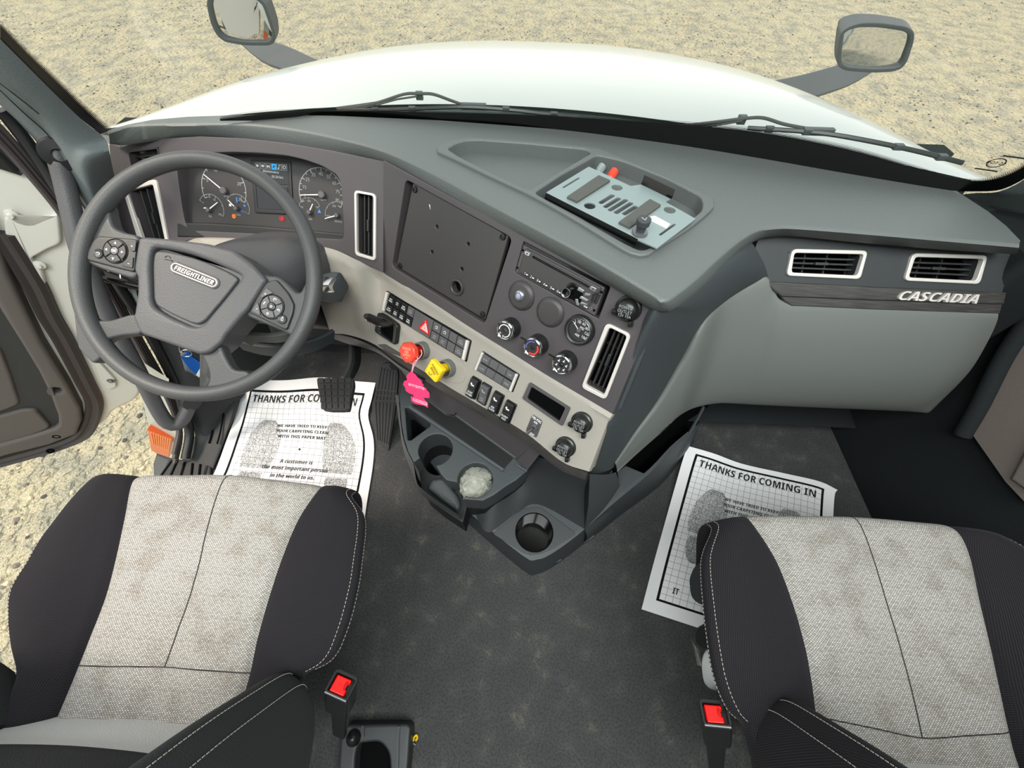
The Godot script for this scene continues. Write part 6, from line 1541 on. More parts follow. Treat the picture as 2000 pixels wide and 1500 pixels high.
	s.tube(smooth3(v3([0.2528, 0.3048, -0.3607, 0.2314, 0.2994, -0.3426, 0.2044, 0.3106, -0.3242]), 8), 0.0009, 6)
	part("joint", s, M.black, c)
	for e in [v3([0.2185, 0.02, -0.2391, 0.2504, 0.03, -0.259]), v3([0.1145, 0.02, -0.1722, 0.1497, 0.03, -0.1889])]:
		s = sh(); s.tube(e, 0.005, 6)
		part("clip", s, M.black, c)
	# crumpled clear plastic bag in the right cup
	var bag := thing("plastic_bag", "crumpled clear plastic bag stuffed in the right-hand upper cup holder", "bag")
	s = sh(Transform3D(FLAT, Vector3(cup2.x, 0.0, -cup2.y)))
	var nz := noise(9.0, 5, FastNoiseLite.TYPE_SIMPLEX_SMOOTH, 4)
	nz.fractal_type = FastNoiseLite.FRACTAL_RIDGED
	var rows := []
	for r in 26:
		var row := PackedVector3Array()
		var f := r / 25.0
		for k in 48:
			var t := TAU * k / 48
			var dirv := Vector3(cos(t), sin(t), 0)
			var rad := sin(f * PI) * 0.040 + 0.0005
			var p := dirv * rad + Vector3(0, 0, lerpf(0.20, 0.315, pow(f, 0.7)))
			var k2 := nz.get_noise_3dv(p * 3.0) * 0.016
			p += (dirv * 0.7 + Vector3(0, 0, 0.7 * (f - 0.3))) * k2 * sin(f * PI) ** 0.5
			if dirv.dot(Vector3(0.2, -1, 0).normalized()) > 0.3: p.z -= 0.018 * sin(f * PI)
			p.x = clampf(p.x, -0.042, 0.042); p.y = clampf(p.y, -0.042, 0.042)
			row.append(p)
		rows.append(row)
	s.loft(rows, Vector3.ZERO, true)
	part("film", s, M.clear_film, bag, Transform3D(), 20.0)
	s = sh(Transform3D(FLAT, Vector3(cup2.x, 0.0, -cup2.y)))
	rows = []
	for r in 20:
		var row := PackedVector3Array()
		var f := r / 19.0
		for k in 40:
			var t := TAU * k / 40
			var p := Vector3(cos(t), sin(t), 0) * (sin(f * PI) * 0.030 + 0.0004) + Vector3(0, 0, lerpf(0.20, 0.296, f))
			p += Vector3(cos(t), sin(t), 0.5) * nz.get_noise_3dv(p * 5.0 + Vector3(3, 1, 0)) * 0.012 * sin(f * PI)
			row.append(p)
		rows.append(row)
	s.loft(rows, Vector3.ZERO, true)
	part("inner_folds", s, M.clear_film, bag, Transform3D(), 20.0)
	mats_on_floor()
	pedals()
func mat_print() -> ImageTexture:      # grid, frame and speckled soles of the printed paper
	var w := 860
	var h := 1000
	var im := Image.create(w, h, false, Image.FORMAT_RGB8)
	im.fill(Color(0.87, 0.86, 0.87))
	var l := 62; var t := 70; var r := w - 62; var b := h - 70
	for k in 21:
		var x := l + (r - l) * k / 21
		im.fill_rect(Rect2i(x, t, 2, b - t), Color(0.50, 0.50, 0.53))
	for k in 25:
		var y := t + (b - t) * k / 25
		im.fill_rect(Rect2i(l, y, r - l, 2), Color(0.50, 0.50, 0.53))
	var rng := RandomNumberGenerator.new()
	rng.seed = 9
	for foot in 2:
		var cx := (0.245 if foot == 0 else 0.765) * w
		for n in 12000:
			var y := rng.randf_range(0.25, 0.70) * h
			var v := (y / h - 0.25) / 0.45
			var half := (0.092 * sin(pow(v, 0.8) * PI * 0.93 + 0.22) + 0.02) * w
			if v > 0.63 and v < 0.68: continue
			if v > 0.68: half = 0.072 * w * sqrt(maxf(0.0, 1.0 - pow((v - 0.74) / 0.26, 2.0)))
			var x := cx + (v - 0.4) * (-0.05 if foot == 0 else 0.05) * w + rng.randf_range(-1, 1) * half
			var g := rng.randf_range(0.30, 0.62)
			im.fill_rect(Rect2i(int(x), int(y), 2 + rng.randi() % 2, 2), Color(g, g, g))
	var ink := Color(0.07, 0.07, 0.08)
	im.fill_rect(Rect2i(l - 6, t - 8, r - l + 14, 13), ink); im.fill_rect(Rect2i(l - 6, b - 4, r - l + 14, 11), ink)
	im.fill_rect(Rect2i(l - 6, t - 8, 13, b - t + 12), ink); im.fill_rect(Rect2i(r - 4, t - 8, 12, b - t + 14), ink)
	for n in 60:     # smudges
		var c := Vector2(rng.randf_range(0, w), rng.randf_range(h * 0.2, h))
		for k in 90:
			var p := c + Vector2(rng.randfn(0, 14), rng.randfn(0, 10))
			if p.x > 0 and p.y > 0 and p.x < w and p.y < h:
				im.set_pixelv(Vector2i(p), im.get_pixelv(Vector2i(p)).lerp(Color(0.62, 0.56, 0.48), 0.22))
	im.generate_mipmaps()
	return ImageTexture.create_from_image(im)
func mats_on_floor() -> void:
	var m := mat("paper", Color(1, 1, 1), 0.85, 0.0, 0.25)
	m.albedo_texture = mat_print()
	m.cull_mode = BaseMaterial3D.CULL_DISABLED
	var lines := [[0.115, "THANKS FOR COMING IN", 0.043, "bold", 0.74, 0.0], [0.285, "WE HAVE TRIED TO KEEP", 0.0175, "", 0.98, 0.16], [0.320, "YOUR CARPETING CLEAN", 0.0175, "", 0.98, 0.16], [0.355, "WITH THIS PAPER MAT", 0.0175, "", 0.98, 0.16],
		[0.425, "•", 0.028, "", 1.0, 0.0], [0.490, "A customer is", 0.0175, "", 1.05, 0.2], [0.527, "the most important person", 0.0175, "", 1.05, 0.2], [0.564, "in the world to us.", 0.0175, "", 1.05, 0.2], [0.632, "•", 0.028, "", 1.0, 0.0],
		[0.698, "Your suggestions for", 0.0175, "", 1.05, 0.2], [0.737, "improving our service", 0.0175, "", 1.05, 0.2]]
	var edges := [
		[v3([-1.0331, 0.03, -0.7656, -1.0289, 0.012, -0.6951, -1.0115, 0.012, -0.6035, -0.9886, 0.03, -0.5159, -0.9937, 0.012, -0.4448, -0.9969, 0.006, -0.3811]), v3([-0.5245, 0.05, -0.76, -0.5351, 0.02, -0.7042, -0.5375, 0.006, -0.6429, -0.497, 0.006, -0.553, -0.4771, 0.006, -0.463, -0.4625, 0.006, -0.3018]), Vector3(-0.015, 0.006, 0.19)],
		[v3([0.5921, 0.05, -0.5576, 0.5751, 0.02, -0.5359, 0.523, 0.006, -0.4139, 0.4733, 0.006, -0.2985, 0.4241, 0.006, -0.1868, 0.3749, 0.006, -0.0731]), Vector3.ZERO, Vector3.ZERO]]
	var l: PackedVector3Array
	var rgt: PackedVector3Array
	for k in 2:
		var rows := []
		if k == 0:
			l = edges[0][0]; rgt = edges[0][1]
			l.append(l[5] + edges[0][2]); rgt.append(rgt[5] + Vector3(0.02, 0.0, 0.14))
			l.append(l[6] + Vector3(-0.01, 0, 0.06)); rgt.append(rgt[6] + Vector3(0.01, 0, 0.06))
			var p := smooth3(l, 40)
			var q := smooth3(rgt, 40)
			for i in 40:
				var row := PackedVector3Array()
				for j in 31:
					var u := j / 30.0
					var v := i / 39.0
					var pt := p[i].lerp(q[i], u)
					pt.y += 0.010 * sin(u * PI) * (0.4 + 0.6 * sin(v * 5.0 + u * 3.0)) * (1.0 - v) + 0.006 * sin(u * 14.0) * pow(1.0 - v, 2.0) * u
					pt.z += 0.008 * sin(u * 7.0) * pow(1.0 - v, 3.0)
					row.append(pt)
				rows.append(row)
		else:
			l = edges[1][0]
			var p := smooth3(l, 40)
			var top := smooth3(v3([0.5921, 0.05, -0.5576, 0.6667, 0.055, -0.5332, 0.7669, 0.03, -0.5118, 0.9077, 0.012, -0.4929, 1.0166, 0.014, -0.4691, 1.061, 0.02, -0.44]), 31)
			var ax := (top[30] - top[0])
			ax.y = 0
			for i in 40:
				var row := PackedVector3Array()
				var f := pow(1.0 - i / 39.0, 2.5)
				for j in 31:
					var u := j / 30.0
					var flat := p[i] + ax * u
					flat.y = 0.006
					var curl := top[j] - (p[0] + ax * u)
					curl.y = top[j].y - 0.006
					row.append(flat + curl * f)
				rows.append(row)
		var s := sh()
		s.loft(rows, Vector3.UP)
		var t := thing("paper_floor_mat", ["printed white paper floor mat crumpled under the pedals in the driver's footwell", "printed white paper floor mat with a curled front edge in front of the passenger seat"][k], "floor mat")
		part("sheet", s, M.paper, t, Transform3D(), 60.0)
		var lay := func(w: Vector3) -> Vector3:      # (across, down) in 0..1, height above the paper
			var fi := clampf(-w.y, 0.0, 1.0) * 39.0
			var fj := clampf(w.x, 0.0, 1.0) * 30.0
			var i := mini(int(fi), 38)
			var j := mini(int(fj), 29)
			var a: Vector3 = rows[i][j].lerp(rows[i][j + 1], fj - j)
			var b: Vector3 = rows[i + 1][j].lerp(rows[i + 1][j + 1], fj - j)
			return a.lerp(b, fi - i) + Vector3(0, 0.0008 + w.z, 0)
		for n in lines.size():
			var e: Array = lines[n]
			if k == 1 and n > 4: continue
			s = sh()
			s.text(e[1], e[2], Vector2(0.5, -e[0]), 0.0, 0.0003, "bold", e[4] * (1.50 if n == 0 else 1.28), e[5], 0.0, 0, lay)
			part("lettering", s, M.ink, t, Transform3D(), 30.0)
		if k == 1:
			s = sh()
			s.text("IT", 0.030, Vector2(0.16, -0.865), 0.0, 0.0003, "bold", 0.95, 0.0, 0.0, 0, lay)
			part("lettering", s, M.ink, t)
func pedals() -> void:
	# brake pedal: a pad of raised rubber blocks on a steel arm
	var b := thing("brake_pedal", "black brake pedal with a worn grid of rubber blocks on a steel arm", "pedal")
	var q := v3([-0.5657, 0.3474, -0.5784, -0.4621, 0.3486, -0.583, -0.4409, 0.3526, -0.4796, -0.517, 0.3518, -0.4763])
	var u := (q[1] - q[0]).normalized()
	var dn := ((q[3] + q[2]) / 2 - (q[0] + q[1]) / 2).normalized()
	var n := u.cross(-dn).normalized()
	if n.y < 0: n = -n
	var x := fr((q[0] + q[1] + q[2] + q[3]) / 4, u, -dn)
	var ih := x.affine_inverse()
	var o := PackedVector2Array()
	for p in v3([-0.5657, 0.3474, -0.5784, -0.4621, 0.3486, -0.583, -0.4548, 0.3493, -0.5622, -0.4451, 0.3533, -0.4805, -0.4627, 0.3524, -0.4786, -0.4939, 0.352, -0.4773, -0.5182, 0.3522, -0.4806, -0.5572, 0.3481, -0.5578]):
		var lp := ih * p
		o.append(Vector2(lp.x, lp.y))
	var s := sh()
	s.slab(quadr(o, 0.006), -0.016, 0.0, 0.004)
	var pad_ := part("pedal_pad", s, M.rubber, b, x)
	var lo := Vector2(INF, INF)
	var hi := -lo
	for p in o:
		lo = lo.min(p); hi = hi.max(p)
	for r in 5:
		for c in 5:
			var v := (r + 0.5) / 5.0
			var w0 := lerpf(hi.x - lo.x, (hi.x - lo.x) * 0.80, v) * 0.94
			var cx := (lo.x + hi.x) / 2 + (c - 2) * w0 / 5.0
			s = sh()
			s.slab(rect(w0 / 5.0 * 0.84, (hi.y - lo.y) / 5.0 * 0.80, 0.001, 1, Vector2(cx, lerpf(hi.y, lo.y, v))), -0.002, 0.004, 0.001)
			part("rubber_block", s, M.rubber, pad_)
	s = sh()
	s.sweep(smooth3(v3([-0.4968, 0.3284, -0.5877, -0.4946, 0.3215, -0.6139, -0.4983, 0.3118, -0.6539, -0.5156, 0.2982, -0.706, -0.5405, 0.278, -0.7661, -0.5704, 0.2573, -0.8437]), 16), quadr(v2([-0.012, -0.006, 0.012, -0.006, 0.012, 0.006, -0.012, 0.006]), 0.003), false, Vector3(0, 0.3, 1))
	part("pedal_arm", s, M.steel, b)
	s = sh()
	s.sweep(smooth3(v3([-0.4937, 0.3101, -0.5964, -0.4884, 0.3067, -0.6281, -0.4916, 0.2973, -0.6686, -0.5083, 0.2841, -0.7213, -0.5372, 0.262, -0.7967]), 14), quadr(v2([-0.008, -0.01, 0.008, -0.01, 0.008, 0.01, -0.008, 0.01]), 0.003), false, Vector3(0, 0.3, 1))
	part("arm_bracket", s, M.key_black, b)
	# accelerator: a long ribbed plate hinged at the floor
	var a := thing("accelerator_pedal", "long ribbed black accelerator pedal right of the brake pedal", "pedal")
	var top := [Vector3(-0.4637, 0.2, -0.7283), Vector3(-0.4007, 0.2, -0.7316)]
	var bot := [Vector3(-0.4822, 0.015, -0.5321), Vector3(-0.4278, 0.015, -0.5119)]
	u = (top[1] - top[0]).normalized()
	dn = ((bot[0] + bot[1]) / 2 - (top[0] + top[1]) / 2).normalized()
	x = fr((top[0] + top[1] + bot[0] + bot[1]) / 4, u, (-dn - u * (-dn).dot(u)).normalized())
	ih = x.affine_inverse()
	o = PackedVector2Array()
	for p in [Vector3(-0.464, 0.197, -0.7262), Vector3(-0.4525, 0.206, -0.7393), Vector3(-0.4257, 0.206, -0.7428), Vector3(-0.4036, 0.19, -0.7259), Vector3(-0.4016, 0.176, -0.7085), Vector3(-0.4089, 0.112, -0.6357), Vector3(-0.4358, 0.01, -0.5023), Vector3(-0.4799, 0.03, -0.5331), Vector3(-0.4915, 0.105, -0.6355), Vector3(-0.4818, 0.13, -0.6618)]:
		var lp: Vector3 = ih * p
		o.append(Vector2(lp.x, lp.y))
	s = sh()
	s.slab(quadr(o, 0.006), -0.016, 0.0, 0.003)
	pad_ = part("pedal_plate", s, M.rubber, a, x)
	for c in 6:
		var w := (c + 0.7) / 6.4
		for seg in [[0.03, 0.30], [0.325, 0.37], [0.395, 0.44], [0.47, 0.93]]:
			var p0 := Vector3(-0.4626, 0.203, -0.7346).lerp(Vector3(-0.4025, 0.193, -0.7238), w)
			var p3 := Vector3(-0.4768, 0.022, -0.5254).lerp(Vector3(-0.4351, 0.012, -0.5015), w)
			var mid0 := Vector3(-0.4895, 0.108, -0.6379).lerp(Vector3(-0.4089, 0.112, -0.6357), w)
			var curve := PackedVector3Array()
			for k in 5:
				var f := lerpf(seg[0], seg[1], k / 4.0)
				var pt := p0.lerp(mid0, f * 2.0) if f < 0.5 else mid0.lerp(p3, f * 2.0 - 1.0)
				var lp: Vector3 = ih * pt
				curve.append(Vector3(lp.x, lp.y, 0.001))
			s = sh()
			s.sweep(curve, quadr(v2([-0.0030, -0.003, 0.0030, -0.003, 0.0026, 0.003, -0.0026, 0.003]), 0.001, 1), false, Vector3.BACK)
			part("rubber_rib", s, M.rubber, pad_)
	s = sh()
	s.sweep(smooth3(v3([-0.371, 0.3107, -0.6557, -0.3783, 0.2796, -0.6993, -0.3824, 0.2349, -0.7406]), 8), ring(0.014, 10))
	part("pedal_link", s, M.black, a)


# ---------------------------------------------------------------- seats
func dashes(q: PackedVector3Array, s: Sh, r := 0.0008) -> void:
	var n := int(q.size())
	var len := 0.0
	for i in n - 1: len += q[i].distance_to(q[i + 1])
	var m := int(len / 0.006)
	var fine := smooth3(q, m * 2 + 1)
	for i in m: s.tube(PackedVector3Array([fine[i * 2], fine[i * 2].lerp(fine[i * 2 + 1], 1.25)]), r, 5)
func seats() -> void:
	var ol := v3([-0.8555, 0.485, -0.2196, -0.8637, 0.495, -0.1334, -0.8551, 0.502, -0.0694, -0.8433, 0.505, -0.0158, -0.8033, 0.5, 0.0407, -0.775, 0.49, 0.0767, -0.7734, 0.475, 0.1068])
	var il := v3([-0.7549, 0.5, -0.2193, -0.734, 0.495, -0.1506, -0.716, 0.487, -0.083, -0.705, 0.478, -0.0231, -0.7015, 0.47, 0.0365, -0.7015, 0.463, 0.0751, -0.704, 0.45, 0.1411])
	var c := v3([-0.5734, 0.5, -0.23, -0.5692, 0.495, -0.1583, -0.5599, 0.487, -0.0901, -0.5554, 0.478, -0.0298, -0.5571, 0.47, 0.023, -0.5583, 0.463, 0.071, -0.5627, 0.45, 0.1351])
	var ir := v3([-0.3848, 0.5, -0.2174, -0.4058, 0.495, -0.164, -0.416, 0.487, -0.0967, -0.4203, 0.478, -0.0358, -0.4203, 0.47, 0.0278, -0.4174, 0.463, 0.073, -0.4208, 0.45, 0.1291])
	var orr := v3([-0.3254, 0.485, -0.2177, -0.2841, 0.495, -0.1734, -0.2688, 0.502, -0.1011, -0.2626, 0.505, -0.0409, -0.2679, 0.5, 0.0139, -0.2846, 0.49, 0.049, -0.3367, 0.475, 0.0849])
	seat("driver_seat", "driver's cloth seat with soiled light grey insert and black bolsters behind the wheel", ol, il, c, ir, orr, fr(Vector3(-0.58, 0.45, 0.14), Vector3(-1.000000, 0.000000, 0.000000), Vector3(0.000000, 0.970143, 0.242536)), true)
	ol = v3([0.3913, 0.485, -0.1863, 0.3547, 0.495, -0.1305, 0.3383, 0.502, -0.0564, 0.3314, 0.505, 0.0028, 0.334, 0.5, 0.0477, 0.3491, 0.49, 0.0839, 0.3788, 0.475, 0.1156])
	il = v3([0.4578, 0.5, -0.1973, 0.4855, 0.495, -0.1348, 0.4976, 0.487, -0.0659, 0.5017, 0.478, -0.0039, 0.5002, 0.47, 0.0431, 0.4947, 0.463, 0.0887, 0.4896, 0.45, 0.1387])
	c = v3([0.6606, 0.5, -0.2058, 0.6636, 0.495, -0.1472, 0.6595, 0.487, -0.0731, 0.6581, 0.478, -0.0108, 0.6552, 0.47, 0.043, 0.6464, 0.463, 0.107, 0.6479, 0.45, 0.1435])
	ir = v3([0.8456, 0.5, -0.1985, 0.8488, 0.495, -0.1574, 0.83, 0.487, -0.083, 0.8169, 0.478, -0.0177, 0.8051, 0.47, 0.0366, 0.7912, 0.463, 0.0944, 0.7925, 0.45, 0.1375])
	orr = v3([0.9583, 0.485, -0.1846, 0.9879, 0.495, -0.1422, 0.954, 0.502, -0.0762, 0.9196, 0.505, -0.0173, 0.8938, 0.5, 0.0364, 0.8729, 0.49, 0.0808, 0.8472, 0.475, 0.1299])
	seat("passenger_seat", "passenger's cloth seat with clean light grey insert and black bolsters", ol, il, c, ir, orr, fr(Vector3(0.67, 0.45, 0.14), Vector3(-1.000000, 0.000000, 0.000000), Vector3(0.000000, 0.970143, 0.242536)), false)
	# belt buckles
	buckle("seat_belt_buckle", "black seat belt buckle with red button beside the driver's seat", Vector3(-0.2604, 0.47, 0.0808), Vector3(-0.3316, 0.2, 0.1857), 0.5)
	buckle("seat_belt_buckle", "black seat belt buckle with red button beside the passenger seat", Vector3(0.3309, 0.47, 0.0904), Vector3(0.426, 0.2, 0.2059), 0.38)
	# driver's seat floor bracket and the small brass clip beside it
	var b := thing("seat_floor_bracket", "black moulded seat bracket with a round bolt on the floor behind the driver's buckle", "bracket")
	var s := sh(Transform3D(FLAT, Vector3.ZERO))
	s.slab(quadr(xz(v3([-0.3791, 0.05, 0.2033, -0.3617, 0.05, 0.1962, -0.2248, 0.05, 0.1895, -0.2164, 0.05, 0.1955, -0.2104, 0.05, 0.2641, -0.2048, 0.05, 0.328, -0.3537, 0.05, 0.334, -0.3667, 0.05, 0.2706])), 0.01), 0.0, 0.05, 0.006, [quadr(xz(v3([-0.3315, 0.05, 0.228, -0.2828, 0.05, 0.2225, -0.2574, 0.05, 0.2406, -0.2357, 0.05, 0.3137, -0.3193, 0.05, 0.3171, -0.3344, 0.05, 0.2438])), 0.02)])
	part("base_plate", s, M.face_dark, b)
	s = sh(Transform3D(FLAT, Vector3.ZERO))
	s.slab(quadr(xz(v3([-0.3596, 0.02, 0.2237, -0.246, 0.02, 0.2153, -0.2069, 0.02, 0.3517, -0.33, 0.02, 0.3567])), 0.01), 0.0, 0.012)
	part("plate_well", s, M.hole, b)
	put("bolt", disc([0.0, 0.020, 0.006, 0.019, 0.012, 0.014, 0.0155, 0.006, 0.0165, 0.0, 0.0, 0.0], 28), M.key_black, b, Transform3D(FLAT, Vector3(-0.3447, 0.05, 0.2189)))
	s = sh()
	s.sweep(v3([-0.3283, 0.052, 0.1963, -0.323, 0.052, 0.2167]), v2([-0.003, -0.003, 0.003, -0.003, 0.003, 0.003, -0.003, 0.003]))
	s.sweep(v3([-0.2441, 0.052, 0.1936, -0.2407, 0.052, 0.2221, -0.233, 0.052, 0.2646]), v2([-0.003, -0.003, 0.003, -0.003, 0.003, 0.003, -0.003, 0.003]))
	part("rib", s, M.side, b)
	var k := thing("brass_clip", "tiny brass clip lying on the floor beside the seat bracket", "clip")
	s = sh()
	s.tube(smooth3(v3([-0.2137, 0.006, 0.2264, -0.212, 0.008, 0.2196, -0.2078, 0.008, 0.2157, -0.2048, 0.006, 0.2205, -0.2079, 0.005, 0.2254]), 20), 0.0025, 8)
	part("wire", s, M.yellow_stem, k)
	s = sh()
	s.tube(v3([-0.2132, 0.004, 0.2313, -0.2066, 0.004, 0.2338]), 0.002, 8)
	part("tail", s, M.steel, k)
	# levers and a white lid on the inner side of the passenger seat
	var lv := thing("seat_lever", "black rounded seat lever on the inner side of the passenger seat nearest the mat", "lever")
	s = sh(side_frame(0.0, -1.0))
	var side_x := 0.385
	var o := PackedVector2Array()
	for q in v3([0.372, 0.4477, -0.1385, 0.372, 0.3939, -0.1293, 0.372, 0.3638, -0.1119, 0.372, 0.3574, -0.0843, 0.372, 0.3644, -0.0728, 0.372, 0.3849, -0.0644, 0.372, 0.4235, -0.059, 0.372, 0.4716, -0.1088]): o.append(Vector2(q.z, q.y))
	s.slab(quadr(o, 0.01), -0.41, -0.372, 0.006)
	part("handle", s, M.face_dark, lv)
	lv = thing("seat_lever", "smaller black seat lever above the white lid on the passenger seat", "lever")
	s = sh(side_frame(0.0, -1.0))
	o = PackedVector2Array()
	for q in v3([0.378, 0.398, -0.0369, 0.378, 0.3461, -0.0277, 0.378, 0.3298, -0.0156, 0.378, 0.3258, 0.0016, 0.378, 0.3468, 0.0078, 0.378, 0.3896, 0.0035, 0.378, 0.4202, -0.03]): o.append(Vector2(q.z, q.y))
	s.slab(quadr(o, 0.006), -0.41, -0.378, 0.005)
	part("handle", s, M.key_black, lv)
	var wl := thing("white_lid", "white rounded plastic cover on the side of the passenger seat above the buckle", "cover")
	s = sh(side_frame(0.0, -1.0))
	o = PackedVector2Array()
	for q in v3([0.372, 0.3989, 0.0035, 0.372, 0.3649, 0.0092, 0.372, 0.3435, 0.0277, 0.372, 0.337, 0.0533, 0.372, 0.3427, 0.0682, 0.372, 0.3586, 0.0712, 0.372, 0.3986, 0.0651, 0.372, 0.4167, 0.0167]): o.append(Vector2(q.z, q.y))
	s.slab(quadr(o, 0.012), -0.41, -0.372, 0.012)
	part("lid", s, M.white_print, wl)
	var bag := thing("plastic_scrap", "torn clear plastic scrap behind the white cover on the passenger seat", "plastic")
	s = sh()
	s.loft(skin([v3([0.3701, 0.33, -0.0075, 0.3758, 0.32, 0.0086, 0.3809, 0.31, 0.0372]), v3([0.3715, 0.34, 0.0049, 0.3726, 0.34, 0.0181, 0.3808, 0.32, 0.0366]), v3([0.3826, 0.33, 0.0097, 0.382, 0.33, 0.0213, 0.3804, 0.33, 0.0376])], 4, 4), Vector3(-0.5, 0.8, 0.2))
	part("film", s, M.clear_film, bag)
func buckle(called: String, label: String, top: Vector3, low: Vector3, twist: float) -> void:
	var ax := (top - low).normalized()
	var u := Vector3(1, 0, -0.25 + twist).normalized()
	u = (u - ax * u.dot(ax)).normalized()
	var x := fr(top, u, ax.cross(u).normalized())
	var t := thing(called, label, "seat belt buckle", Transform3D(), "seat belt buckles")
	var s := sh(x)
	s.slab(rect(0.042, 0.034, 0.007), -0.10, 0.0, 0.004, [rect(0.032, 0.026, 0.003)])
	s.slab(rect(0.038, 0.030, 0.006), -0.098, -0.012)
	part("housing", s, M.key_black, t)
	s = sh(x)
	s.slab(quadr(v2([-0.0145, -0.012, 0.011, -0.012, 0.011, -0.002, 0.006, -0.002, 0.006, 0.006, 0.011, 0.006, 0.011, 0.012, -0.0145, 0.012]), 0.002, 2), -0.02, -0.003, 0.003)
	part("red_button", s, M.belt_red, t)
	s = sh(x)
	s.slab(rect(0.038, 0.003, 0.001, 2, Vector2(0.0, -0.0155)), -0.004, 0.001, 0.001)
	part("metal_edge", s, M.steel, t)
	s = sh()
	s.sweep(PackedVector3Array([top - ax * 0.09, top - ax * 0.16, low]), quadr(v2([-0.019, -0.010, 0.019, -0.010, 0.019, 0.010, -0.019, 0.010]), 0.006), false, x.basis.y, [1.0, 0.8, 0.7])
	part("stalk", s, M.key_black, t)
func seat(called: String, label: String, ol: PackedVector3Array, il: PackedVector3Array, c: PackedVector3Array, ir: PackedVector3Array, orr: PackedVector3Array, back: Transform3D, worn: bool) -> void:
	var t := thing(called, label, "seat", Transform3D())
	var lift := func(q: PackedVector3Array, dy: float) -> PackedVector3Array: return mixrow(q, q, 0, Vector3(0, dy, 0))
	var grow := func(q: PackedVector3Array) -> PackedVector3Array:      # adds the rolled front and the hidden rear
		var f := q[0]
		var r := PackedVector3Array([f + Vector3(0, -0.10, 0.05), f + Vector3(0, -0.062, -0.006), f + Vector3(0, -0.024, -0.016)])
		r.append_array(q)
		r.append(q[6] + Vector3(0, -0.01, 0.09))
		return r
	var bl := lift.call(mixrow(ol, il, 0.45), 0.016)
	var br := lift.call(mixrow(orr, ir, 0.45), 0.016)
	var bl2 := lift.call(mixrow(ol, il, 0.85), 0.006)
	var br2 := lift.call(mixrow(orr, ir, 0.85), 0.006)
	var tuck := func(q: PackedVector3Array, other: PackedVector3Array, inward: float, down: float) -> PackedVector3Array:
		var r := PackedVector3Array()
		for n in q.size(): r.append(q[n] + Vector3(other[n].x - q[n].x, 0, 0).normalized() * inward + Vector3(0, -down, 0))
		return r
	var cols_l := [tuck.call(ol, il, 0.10, 0.11), tuck.call(ol, il, 0.05, 0.075), tuck.call(ol, il, 0.014, 0.042), tuck.call(ol, il, 0.0, 0.016), lift.call(mixrow(ol, il, 0.06), 0.004), bl, bl2, lift.call(il, -0.004)]
	var cols_c := [lift.call(il, -0.004), lift.call(mixrow(il, c, 0.12), 0.004), lift.call(mixrow(il, c, 0.5), 0.005), lift.call(c, 0.001), lift.call(mixrow(c, ir, 0.5), 0.005), lift.call(mixrow(ir, c, 0.12), 0.004), lift.call(ir, -0.004)]
	var cols_r := [lift.call(ir, -0.004), br2, br, lift.call(mixrow(orr, ir, 0.06), 0.004), tuck.call(orr, ir, 0.0, 0.016), tuck.call(orr, ir, 0.014, 0.042), tuck.call(orr, ir, 0.05, 0.075), tuck.call(orr, ir, 0.10, 0.11)]
	var seam := []
	var stitch := []
	var names := ["cushion_bolster", "cushion_insert", "cushion_bolster"]
	var crease := noise(7.0, 12 if worn else 55, FastNoiseLite.TYPE_SIMPLEX_SMOOTH, 3)
	for k in 3:
		var cols: Array = [cols_l, cols_c, cols_r][k]
		for i in cols.size(): cols[i] = grow.call(cols[i])
		var rows := skin(cols, 6, 6)
		var amp := 0.004 if worn else 0.0015
		for i in rows.size():
			for j in rows[i].size():
				var edge := sin(PI * i / (rows.size() - 1.0))
				var p: Vector3 = rows[i][j]
				rows[i][j] = p + Vector3(0, crease.get_noise_3d(p.x * 1.6 + p.z * 0.5, 0, p.z * 0.7) * amp * edge, 0)
		var up := Vector3(0, 0.0004, 0)
		var pickcol := func(at_row: int, from: int, to: int, off: Vector3) -> PackedVector3Array:
			var r := PackedVector3Array()
			for n in range(from, to): r.append(rows[at_row][n] + off)
			return r
		if k == 1:
			seam.append(pickcol.call(18, 6, 49, up))
			var cross := PackedVector3Array()
			for r in rows: cross.append(r[48] + up)
			seam.append(cross)
		else:
			stitch.append(pickcol.call(24 if k == 0 else 18, 14, 52, up * 2.0))
			stitch.append(pickcol.call(18 if k == 0 else 24, 14, 52, up * 2.0 + Vector3(-0.0006 if k == 0 else 0.0006, 0, 0)))
		var s := sh()
		s.loft(rows, Vector3.UP)
		part(names[k], s, M.cloth_grey if k == 1 else M.cloth_black, t, Transform3D(), 60.0)
	# seams on the insert and double stitching on the bolsters
	var s := sh()
	for q in seam: s.tube(q, 0.0009, 6)
	part("seam", s, M.seam, t)
	s = sh()
	for q in stitch: dashes(q, s, 0.00055)
	part("stitching", s, M.thread, t)
	# seat base and pedestal
	var mid := (ol[3] + orr[3]) / 2
	s = sh()
	s.box(Vector3(mid.x, 0.34, 0.06), Vector3(0.30, 0.12, 0.34), 0.03)
	s.box(Vector3(mid.x + 0.06 * signf(mid.x), 0.14, 0.10), Vector3(0.18, 0.28, 0.30), 0.03)
	part("pedestal", s, M.face_dark, t)
	# backrest
	var prof := [[-0.285, -0.16], [-0.295, -0.03], [-0.285, 0.048], [-0.262, 0.082], [-0.235, 0.092], [-0.205, 0.070], [-0.180, 0.028], [-0.168, 0.0]]
	var heights := [[-0.03, 0.80, 0.25, 0.035], [0.0, 0.95, 0.65, 0.02], [0.04, 1.0, 0.93, 0.01], [0.12, 1.0, 1.0, 0.0], [0.25, 1.0, 1.0, 0.0], [0.45, 1.0, 0.8, 0.0], [0.62, 0.95, 0.4, 0.0], [0.70, 0.85, 0.1, -0.05]]
